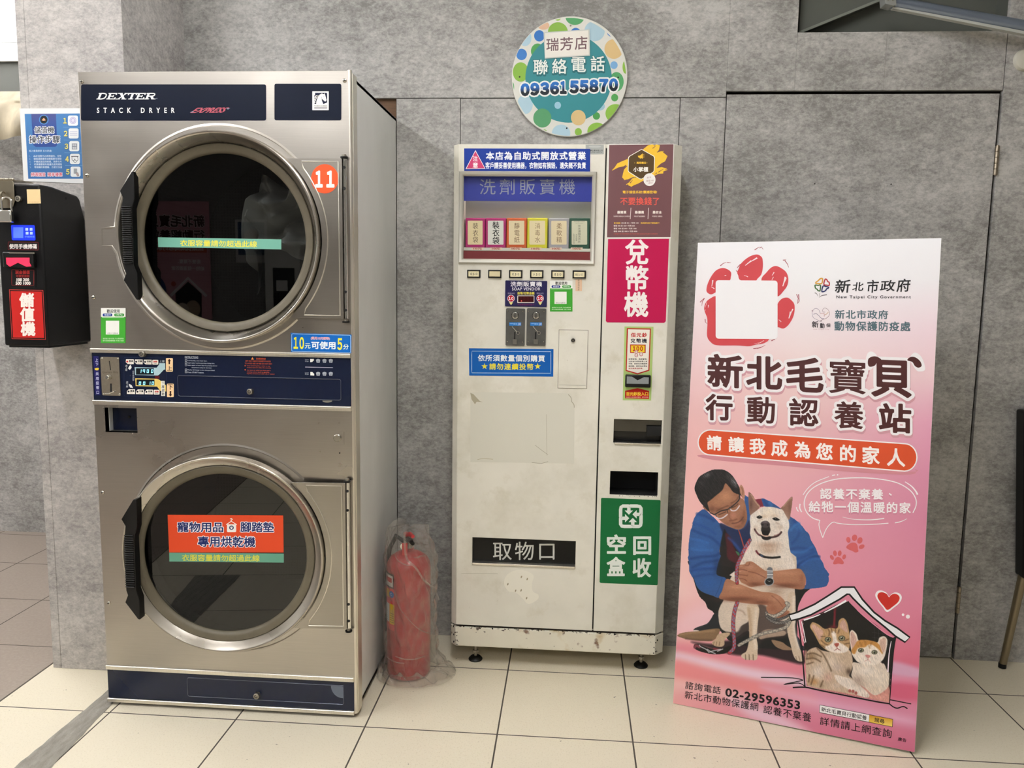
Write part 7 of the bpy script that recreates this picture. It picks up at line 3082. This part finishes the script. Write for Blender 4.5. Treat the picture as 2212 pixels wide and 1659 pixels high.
for (x, y) in ((600, 727), (766, 711)):
    cv.ell(x, y, 40, 32, '#2a241c', .8)
    cv.ell(x, y, 32, 27, '#8a8a70', .7)
    cv.ell(x, y - 2, 14, 16, '#15130f', .7)
    cv.ell(x - 6, y - 10, 5, 5, '#e8e8e0', .5)
cv.poly([(675, 778), (700, 768), (732, 772), (726, 800), (704, 815), (684, 800)], '#a5574b', .8)
cv.line([(704, 815), (715, 835), (750, 855)], 7, '#8d4a44', .8)
cv.line([(715, 832), (680, 856)], 7, '#8d4a44', .8)
cv.poly([(862, 740), (860, 660), (872, 625), (895, 615), (940, 660), (972, 742), (1060, 732), (1185, 762), (1215, 705), (1275, 688), (1310, 740), (1295, 860), (1262, 960), (1185, 1022), (1085, 1032), (965, 1000), (902, 930), (880, 860)], '#e4d8cc', .9)
cv.poly([(880, 860), (950, 745), (1060, 732), (1185, 762), (1250, 850), (1250, 900), (1200, 840), (1130, 790), (1080, 790), (1040, 820), (960, 830), (920, 900)], '#bd8a4c', 1.6)
cv.poly([(872, 650), (893, 632), (930, 690), (940, 750), (890, 830), (870, 740)], '#c7a59a', 1.2)
cv.poly([(1215, 760), (1250, 712), (1290, 720), (1285, 840), (1250, 880)], '#cfae9e', 1.2)
for pts in (((980, 760), (1000, 800)), ((1040, 745), (1050, 785)), ((1120, 765), (1110, 800)), ((1090, 800), (1100, 830))):
    cv.line(pts, 14, '#8d6234', 1.4, .6)
for (x, y) in ((994, 855), (1156, 878)):
    cv.ell(x, y, 36, 27, '#3a3226', .8)
    cv.ell(x, y, 28, 21, '#85866c', .7)
    cv.ell(x, y, 11, 17, '#1a1813', .7)
    cv.ell(x - 6, y - 8, 5, 4, '#e8e8e0', .5)
cv.poly([(1045, 912), (1078, 908), (1110, 922), (1095, 942), (1080, 948), (1062, 940)], '#cf8f88', .8)
cv.line([(1080, 948), (1080, 966), (1110, 998)], 7, '#b06f68', .8)
cv.line([(1080, 964), (1040, 985)], 7, '#b06f68', .8)
cv.blob(1080, 990, 70, 30, '#eee3da', .6)
cv.line([(1255, 1000), (1300, 960), (1330, 1040)], 22, '#1a1512', 1.5, .9)
cv.line([(1345, 1150), (1340, 1250)], 20, '#1a1512', 1.5, .9)
cv.fur(HM, .05, 70, 3, 5)
canvas_mesh('printed_photo', cv, std, .0008, HM > .5)

# drawn and lettered layers ---------------------------------------------------
p = Print(PB_, PWF, base=.0010, step=.00002)
RD_ = '#c9484f'
p.poly([(180, 740), (200, 640), (260, 520), (330, 440), (420, 408), (500, 430), (548, 475), (545, 540), (525, 600), (420, 700), (310, 775), (250, 802), (200, 780)], RD_, smooth=5)
p.poly([(690, 590), (655, 520), (640, 470), (670, 400), (690, 350), (760, 280), (850, 225), (940, 206), (1000, 240), (1020, 290), (1022, 400), (1000, 500), (950, 560), (880, 620)], RD_, smooth=5)
p.poly([(1000, 590), (1080, 470), (1150, 400), (1220, 378), (1300, 412), (1370, 470), (1402, 560), (1390, 660), (1340, 740), (1240, 835), (1100, 800)], RD_, smooth=5)
p.poly([(1220, 1030), (1250, 930), (1310, 865), (1390, 850), (1450, 890), (1492, 950), (1495, 1050), (1470, 1150), (1410, 1250), (1340, 1308), (1280, 1300), (1210, 1250)], RD_, smooth=5)
p.poly([(148, 990), (180, 910), (250, 855), (330, 830), (500, 900), (800, 1000), (1100, 1200), (1120, 1450), (1040, 1530), (920, 1550), (820, 1575), (640, 1565), (340, 1560), (240, 1510), (190, 1420), (195, 1250), (190, 1150), (155, 1060)], RD_, smooth=5)
HL = '#f0e4e6'
for a, c, w_ in (((760, 370), (850, 300), 26), ((790, 340), (940, 260), 22), ((860, 300), (935, 255), 20), ((740, 520), (800, 540), 14), ((1160, 520), (1190, 470), 20), ((1155, 590), (1180, 540), 14), ((1320, 680), (1360, 540), 34), ((1335, 640), (1370, 560), 20), ((260, 680), (275, 590), 26),
                 ((250, 690), (300, 720), 18), ((450, 520), (475, 520), 16), ((1410, 1160), (1440, 1060), 36), ((1430, 1100), (1470, 1020), 24), ((1258, 1180), (1296, 1212), 14), ((205, 1000), (208, 960), 16), ((160, 1000), (185, 920), 7), ((155, 1050), (170, 1030), 6), ((950, 1540), (1040, 1490), 9), ((890, 1540), (1000, 1520), 6)):
    p.line([a, ((a[0] + c[0]) / 2 + 3, (a[1] + c[1]) / 2 - 3), c], w_ * .35, HL, w1=w_ * .8)
TK = '#a85560'
for pts in (((900, 138), (970, 92)), ((975, 112), (1000, 92), (1028, 132)), ((388, 375), (430, 340), (480, 322)), ((490, 326), (545, 330)), ((1322, 292), (1370, 284)), ((1350, 295), (1390, 350), (1408, 400)), ((1525, 800), (1550, 860), (1540, 940)), ((1555, 800), (1565, 900), (1540, 940)), ((85, 920), (150, 855)), ((150, 860), (120, 910), (110, 975)),
            ((160, 1170), (165, 1215), (190, 1240)), ((1150, 1495), (1200, 1470), (1210, 1430)), ((880, 1610), (980, 1600), (1060, 1560)), ((940, 1610), (1030, 1575)), ((640, 465), (620, 440)), ((660, 380), (690, 345)), ((640, 400), (680, 372)), ((1210, 1285), (1240, 1280), (1235, 1330), (1215, 1330))):
    p.line(pts, 13, TK, w1=5)
p.rect(318, 590, 1242, 1462, '#f3f2f5', r=44, dy=6)
p.f = PWF
p.build('paw_emblem', std, print_mat('printed_board', .5, .35), local=SLOC)
p = Print(PB_, LG, base=.0010)
# coloured clover emblem and names
p.f = LG


def clover(c0_, col, pts):
    p.line(pts, 22, col, smooth=4, closed=True)


clover(0, '#d9a441', [(300, 182), (262, 182), (235, 205), (215, 225), (190, 240), (180, 262), (215, 266), (288, 264)])
clover(0, '#b5303a', [(348, 192), (378, 200), (390, 228), (420, 250), (418, 300), (380, 296), (325, 280)])
clover(0, '#3f6a35', [(170, 296), (220, 298), (266, 300), (258, 390), (250, 398), (222, 392), (205, 368), (178, 350)])
clover(0, '#1c2c66', [(312, 312), (360, 320), (408, 332), (400, 350), (372, 362), (355, 392), (320, 408), (288, 404)])
p.line([(165, 430), (200, 450), (218, 492)], 16, '#7d7376', smooth=4, w1=4)
p.line([(240, 512), (290, 480), (378, 464)], 5, '#6d6467', smooth=4, w1=14)
p.line([(240, 485), (246, 455), (258, 430)], 6, '#7d7376', smooth=4)
for ch, x0, x1, y0, y1 in (('新', 530, 790, 205, 430), ('北', 835, 1025, 250, 400), ('市', 1090, 1290, 210, 430), ('政', 1330, 1585, 215, 405), ('府', 1620, 1850, 190, 415)):
    p.text(ch, x0, y0, x1, y1, '#17151a', .016, shear=.10, dy=-8)
p.text('New Taipei City Government', 548, 478, 1862, 544, '#1d1a20', .016, sp=1.28)
p.build('city_emblem', std, print_mat('printed_board', .5, .35), local=SLOC)
p = Print(PB_, LG, base=.0010)
TE = '#5a7078'
p.text('新北市政府', 524, 735, 1456, 888, TE, .022, sp=1.12, dy=6)
p.text('動物保護防疫處', 514, 936, 1852, 1100, TE, .022, sp=1.12, dy=8)
p.line([(262, 796), (240, 740), (190, 706), (140, 730), (118, 790), (140, 870), (200, 905), (255, 935)], 6, '#8d7f9a', smooth=5)
p.line([(255, 935), (300, 905), (370, 880), (418, 830), (425, 780), (390, 720), (335, 702), (300, 740), (315, 770), (350, 770)], 6, '#9a7f8a', smooth=5)
p.line([(140, 812), (190, 800), (240, 840), (280, 880), (330, 890)], 7, '#5a4a78', smooth=5)
p.line([(262, 796), (300, 790), (330, 800), (330, 850)], 6, '#b0605a', smooth=4)
p.line([(345, 820), (380, 800), (405, 770)], 6, '#c9a05a', smooth=4)
p.ell(124, 750, 14, 14, '#b9a3b0')
p.line([(258, 920), (275, 945), (292, 918)], 6, '#5a4a58')
p.text('新', 116, 935, 226, 1045, '#3a3438', .02)
p.text('動', 258, 968, 336, 1055, '#3a3438', .02)
p.text('保', 364, 975, 444, 1040, '#3a3438', .02)
p.text('New Taipei City', 138, 1068, 412, 1088, '#c9a9ae', sp=1.2)
p.build('agency_emblem', std, print_mat('printed_board', .5, .35), local=SLOC)
p = Print(PB_, P1, base=.0010)
# title -----------------------------------------------------------------------
p.f = P1
T1 = [('新', 268, 482, 788, 990), ('北', 516, 734, 800, 1002), ('毛', 772, 998, 808, 1018), ('寶', 1042, 1272, 818, 1032), ('貝', 1318, 1560, 826, 1050)]
T2 = [('行', 254, 418, 1042, 1202), ('動', 518, 690, 1058, 1222), ('認', 788, 968, 1070, 1238), ('養', 1076, 1256, 1088, 1256), ('站', 1364, 1560, 1102, 1280)]
MR = '#4d1d1c'
for ch, x0, x1, y0, y1 in T1 + T2:
    p.text(ch, x0 + 3, y0 + 16, x1 + 3, y1 + 16, '#cf9fa8', .105, dy=(x1 - x0) * .04)
for pts in (((1290, 830), (1305, 802), (1335, 800), (1360, 822), (1330, 868), (1298, 870)), ((1545, 828), (1575, 802), (1618, 822), (1640, 870), (1610, 880), (1580, 872))):
    p.poly([((x - 1462) * 1.03 + 1462 + (-10 if x < 1450 else 10), (y - 840) * 1.55 + 834) for x, y in pts], '#f2eff1', smooth=5)
for ch, x0, x1, y0, y1 in T1 + T2:
    p.text(ch, x0, y0, x1, y1, '#f2eff1', .105, dy=(x1 - x0) * .04)
for ch, x0, x1, y0, y1 in T1 + T2:
    p.text(ch, x0, y0, x1, y1, MR, {'寶': .012, '養': .018, '認': .022, '動': .02}.get(ch, .03), dy=(x1 - x0) * .04)
p.poly([(1288, 848), (1292, 815), (1320, 800), (1350, 803), (1375, 822), (1352, 828), (1332, 858), (1300, 866)], MR, smooth=5)
p.poly([(1540, 824), (1560, 804), (1592, 806), (1622, 830), (1632, 860), (1612, 872), (1590, 862), (1572, 836)], MR, smooth=5)
p.build('title_lettering', std, print_mat('printed_board', .5, .35), local=SLOC)
p = Print(PB_, P1, base=.0010)
# orange pill


def pill(gr, col):
    pts = []
    for k in range(15):
        t = math.radians(90 + 180 * k / 14)
        pts.append((280 + (76 + gr) * math.cos(t), 1350 - (78 + gr) * math.sin(t)))
    for k in range(15):
        t = math.radians(270 + 180 * k / 14)
        pts.append((1522 + (78 + gr) * math.cos(t), 1446 - (86 + gr) * math.sin(t)))
    p.poly(pts, col)


p.poly([(230, 1430), (800, 1476), (1540, 1536), (1585, 1520), (1560, 1556), (1200, 1540), (700, 1496), (300, 1462)], '#d2929c', smooth=4)
pill(6, '#f3eff0')
pill(-2, '#d3582f')
for ch, x, s in zip('請讓我成為您的家人', (305, 445, 582, 722, 870, 1010, 1160, 1306, 1468), (98, 102, 106, 108, 110, 112, 114, 118, 120)):
    y = 1350 + (x - 305) * .0785
    p.text(ch, x - s / 2, y - s / 2, x + s / 2, y + s / 2, '#f7f2f0', .027, em=True, dy=s * .07)
p.build('slogan_lettering', std, print_mat('printed_board', .5, .35), local=SLOC)
p = Print(PB_, BB, base=.0010)
# speech bubble
p.f = BB
WH = '#f6f1f3'
for dy_, c_ in ((26, '#cf8fa2'), (0, WH)):
    for s, x0, x1, y0, y1, dd in (('認養不棄養', 550, 1455, 303, 452, 8), ('給牠一個溫暖的家', 385, 1855, 485, 640, 22)):
        p.text(s, x0, y0 + dy_, x1, y1 + dy_, c_, .023, sp=1.16, dy=dd)
    p.line([(1545, 374 + dy_), (1580, 400 + dy_)], 18, c_)
p.line([(545, 765), (450, 735), (370, 670), (324, 580), (320, 480), (360, 380), (450, 290), (600, 215), (800, 165), (1050, 148), (1300, 155), (1550, 190), (1720, 245), (1860, 340), (1930, 450), (1935, 550), (1890, 655)], 15, WH, smooth=5)
p.line([(545, 762), (530, 820), (545, 900), (585, 1015)], 12, WH, smooth=4)
p.line([(585, 1015), (630, 900), (690, 820), (745, 788), (800, 805), (1000, 825), (1300, 822), (1535, 805)], 12, WH, smooth=5)
p.line([(300, 395), (370, 300), (480, 210), (675, 130)], 12, WH, smooth=5)
p.line([(720, 115), (765, 106)], 15, WH)
p.ell(800, 105, 11, 11, WH)
p.line([(1775, 205), (1870, 270), (1930, 340), (1958, 392)], 10, WH, smooth=4, w1=26)
p.line([(870, 715), (1050, 750), (1300, 755), (1475, 735)], 5, WH, smooth=4, w1=17)
p.line([(1630, 800), (1720, 780), (1805, 740)], 16, WH, smooth=4, w1=7)
p.line([(205, 570), (212, 605), (235, 635)], 14, WH, smooth=4)
p.line([(257, 525), (252, 585), (280, 645)], 17, WH, smooth=4)
p.build('speech_bubble', std, print_mat('printed_board', .5, .35), local=SLOC)
p = Print(PB_, BB, base=.0010)
PAW = '#cf6a6c'
for q in ((955, 1045, 30, 42, -8), (1045, 1015, 38, 46, 15), (1122, 1055, 36, 48, 22), (1148, 1145, 44, 30, -28), (718, 1300, 24, 38, -35), (762, 1240, 27, 41, -8), (830, 1240, 27, 41, 8), (893, 1292, 24, 37, 22)):
    p.ell(q[0], q[1], q[2], q[3], PAW, rot=q[4])
p.poly([(925, 1150), (960, 1110), (1010, 1086), (1060, 1092), (1088, 1130), (1094, 1180), (1100, 1212), (1060, 1230), (1015, 1208), (950, 1180)], PAW, smooth=5)
p.poly([(738, 1372), (765, 1320), (800, 1293), (840, 1305), (872, 1342), (890, 1376), (870, 1400), (815, 1390), (765, 1402), (738, 1395)], PAW, smooth=5)
p.build('paw_print', std, print_mat('printed_board', .5, .35), local=SLOC)
p = Print(PB_, C, base=.0010)
# house drawing, heart
p.f = C
BK = '#141112'
roof = [(135, 432), (235, 400), (440, 305), (600, 205), (760, 100), (915, 100), (1010, 245), (1150, 400), (1280, 500), (1430, 590), (1578, 700), (1520, 758), (1405, 685), (1290, 585), (1130, 455), (1000, 335), (900, 235), (857, 186), (830, 184), (740, 245), (560, 345), (400, 430), (260, 478), (160, 500)]
p.poly(roof, '#eeeef2')
p.line([(300, 505), (400, 462), (500, 420), (600, 372), (700, 318), (820, 266)], 12, BK)
p.line([(840, 266), (880, 320), (1030, 450), (1180, 560), (1290, 655), (1400, 705)], 10, BK, smooth=3)
p.line([(870, 262), (960, 380), (1120, 520), (1300, 660), (1385, 700)], 14, '#dd8fa6', smooth=3)
p.line(roof, 21, BK, closed=True)
p.line([(240, 490), (262, 640), (290, 860), (305, 1040), (325, 1290)], 17, BK, smooth=3)
p.line([(290, 490), (320, 640), (345, 790), (350, 960)], 7, BK, smooth=3)
p.line([(256, 495), (280, 640), (322, 770)], 7, '#f2e8ec', smooth=3)
p.line([(285, 510), (310, 620), (336, 760)], 9, '#f4ecef', smooth=3)
p.line([(1410, 690), (1382, 850), (1356, 1200), (1335, 1490)], 20, BK, smooth=3, w1=10)
p.line([(180, 1300), (330, 1296), (480, 1328), (800, 1393), (1180, 1468), (1335, 1492)], 17, BK, smooth=4)
p.line([(-200, 1178), (0, 1180), (180, 1185), (300, 1210), (240, 1226), (70, 1262), (250, 1246), (325, 1285)], 10, BK, smooth=4)
p.line([(1340, 1445), (1470, 1470), (1595, 1495)], 12, BK, smooth=3)
p.line([(1330, 1490), (1380, 1530), (1430, 1546), (1500, 1526), (1550, 1552)], 14, BK, smooth=5)
p.line([(312, 494), (420, 460), (510, 425)], 18, '#f4f2f4', smooth=3, w1=12)
p.line([(556, 404), (690, 335), (818, 262)], 12, '#f4f2f4', smooth=3, w1=24)
p.line([(1356, 745), (1330, 900), (1316, 1115)], 7, '#f2e2ea', smooth=3, w1=15)
p.build('house_drawing', std, print_mat('printed_board', .5, .35), local=SLOC)
p = Print(PB_, C, base=.0010)
H1 = [(1330, 212), (1300, 168), (1240, 140), (1188, 150), (1165, 200), (1200, 272), (1255, 340), (1308, 398), (1390, 345), (1458, 285), (1482, 225), (1460, 180), (1405, 162), (1356, 184)]
p.poly(H1, '#f3eef0', smooth=4)
p.poly([(1322 + (x - 1322) * .84, 258 + (y - 258) * .82) for x, y in H1], '#c3342a', smooth=4)
p.ell(1497, 430, 16, 16, '#f6eef1')
p.ell(1555, 453, 24, 24, '#f6eef1')
p.build('heart_print', std, print_mat('printed_board', .5, .35), local=SLOC)
p = Print(PB_, BT, base=.0010)
# contact lines
p.f = BT
INK = '#1b1518'
for s, q, bo in (('諮詢電話', [(128, 128), (440, 178), (437, 244), (122, 194)], .004), ('02-29596353', [(485, 190), (1138, 306), (1135, 378), (480, 258)], .03),
                 ('新北市動物保護網', [(122, 212), (772, 320), (768, 394), (118, 280)], .004), ('認養不棄養', [(818, 338), (1240, 412), (1236, 492), (814, 410)], .004),
                 ('詳情請上網查詢', [(1318, 440), (1952, 556), (1948, 634), (1314, 512)], .004), ('廣告', [(2008, 622), (2082, 636), (2078, 668), (2004, 654)], .006)):
    p.text(s, 0, 0, 0, 0, INK, bo, q=q, sp=1.08)
p.poly([(1313, 336), (1962, 463), (1958, 534), (1310, 406)], '#2a2326')
p.poly([(1316, 340), (1752, 426), (1749, 488), (1313, 402)], '#f3f1f0')
p.quad([(1754, 427), (1958, 466), (1954, 530), (1751, 489)], ['#c7912a', '#d8a52e', '#f0d878', '#e6c552'])
p.text('新北毛寶貝行動認養', 0, 0, 0, 0, INK, .012, q=[(1330, 356), (1732, 434), (1728, 474), (1326, 394)])
p.text('搜尋', 0, 0, 0, 0, INK, .014, q=[(1800, 448), (1888, 466), (1886, 506), (1796, 486)])
p.build('contact_lettering', std, print_mat('printed_board', .5, .35), local=SLOC)


# ------------------------------------------------------------------ things on the far wall, seen mirrored in the dryer door
FY = -6.8
GY = DY + U['g']
PM = Plane((0, 2 * GY - FY, 0))          # the far wall as the door glass mirrors it


class Direct(Plane):
    """A plane whose marks are given in metres on it."""

    def px(self, uv):
        return np.atleast_2d(np.asarray(uv, float))


a0, a1 = PM.px([(453, 436), (464, 690)])
bz1, bz0 = a0[1], max(.06, a1[1])
bx1 = (a0[0] + a1[0]) / 2
bw = .80
bn = thing('rollup_banner', 'pink roll-up adoption banner on the far wall, mirrored in the upper dryer door', 'banner', (bx1 - bw / 2, FY + .06, 0))
mb = MB()
mb.box(bx1 - bw, bx1, FY + .045, FY + .047, bz0, bz1, mat('banner_cloth', '#d79aa4', .5))
mb.build('banner_sheet', bn)
mb = MB()
mb.box(bx1 - bw, bx1, FY + .01, FY + .12, 0, .07, DULL)
mb.box(bx1 - bw / 2 - .02, bx1 - bw / 2 + .02, FY + .02, FY + .04, .07, bz1 + .01, DULL)
mb.build('banner_stand', bn, bevel=.006)
pf = Direct((0, FY + .047, 0), (-1, 0, 0), (0, 0, 1))
p = Print(pf, ID, base=.001, step=.0002)
L_ = -bx1 + .06
Wd = bw - .12
zz = bz1 - .16
for s, dz, h in (('新北毛寶貝', 0, .135), ('行動認養站', .17, .115)):
    p.text(s, L_, zz - dz, L_ + Wd, zz - dz - h, '#f2eff1', .07)
    p.text(s, L_, zz - dz, L_ + Wd, zz - dz - h, '#4d1d1c', .03)
zz -= .34
p.poly([(L_ - .02, zz + .03), (L_ + Wd + .02, zz + .03), (L_ + Wd + .02, zz - .09), (L_ - .02, zz - .09)], '#d14f2b')
p.text('請讓我成為您的家人', L_ + .02, zz + .01, L_ + Wd - .02, zz - .07, '#f7f2f0', .03)
p.text('認養不棄養、', L_ + .06, zz - .17, L_ + .34, zz - .22, '#f6f1f3', .03)
p.text('給牠一個溫暖的家', L_ + .02, zz - .25, L_ + .42, zz - .30, '#f6f1f3', .03)
hx, hz = L_ + .22, zz - .75
p.poly([(hx - .16, hz + .18), (hx, hz + .32), (hx + .16, hz + .18), (hx + .15, hz - .14), (hx - .15, hz - .14)], '#2a2420')
p.line([(hx - .22, hz + .15), (hx, hz + .36), (hx + .22, hz + .15)], .035, '#eeeef2')
p.ell(hx - .05, hz, .09, .10, '#bfa98f')
p.ell(hx + .08, hz - .02, .08, .09, '#d9cabb')
p.ell(L_ + .40, zz - .46, .03, .03, '#c3342a')
p.ell(L_ + .62, zz - .55, .13, .18, '#2b4f8c')
p.ell(L_ + .62, zz - .34, .07, .08, '#221f1f')
p.build('banner_print', bn)

q = PM.px([(508, 474), (576, 474), (576, 568), (508, 568)])
px0, px1, pz0, pz1 = q[0][0], q[1][0], q[2][1], q[0][1]
wp = thing('framed_poster', 'white-edged blue poster on the far wall, mirrored in the upper dryer door', 'poster', ((px0 + px1) / 2, FY + .01, (pz0 + pz1) / 2))
mb = MB()
mb.box(px0, px1, FY, FY + .004, pz0, pz1, mat('poster_paper', '#dcdcd8', .5))
mb.build('paper', wp)
pf = Direct((0, FY + .004, 0), (-1, 0, 0), (0, 0, 1))
p = Print(pf, ID, base=.001, step=.0002)
p.poly([(-px1 + .03, pz1 - .03), (-px0 - .03, pz1 - .03), (-px0 - .03, pz0 + .09), (-px1 + .03, pz0 + .09)], '#4f6486')
p.ell(-(px0 + px1) / 2, (pz0 + pz1) / 2 + .02, .10, .12, '#8d6f6a')
p.build('poster_print', wp)

q = PM.px([(594, 524), (668, 524), (668, 760)])
mx0, mx1, mz1 = q[0][0], q[1][0], q[0][1]
cm = thing('change_machine', 'white change machine by the far wall, mirrored in the upper dryer door', 'change machine', ((mx0 + mx1) / 2, FY + .2, 0))
mb = MB()
mb.box(mx0, mx1, FY + .005, FY + .34, .0, mz1, mat('machine_white', '#d9d9d3', .4))
mb.build('cabinet', cm, bevel=.01)
mb = MB()
mb.box(mx0 + .10, mx1 - .06, FY + .34, FY + .35, mz1 - .75, mz1 - .30, BLACKP)
mb.build('front_panel', cm, bevel=.004)
mb = MB()
mb.box(mx0 + .14, mx1 - .14, FY + .351, FY + .353, mz1 - .56, mz1 - .44, mat('poster_paper', '#dcdcd8', .5))
mb.build('label', cm)
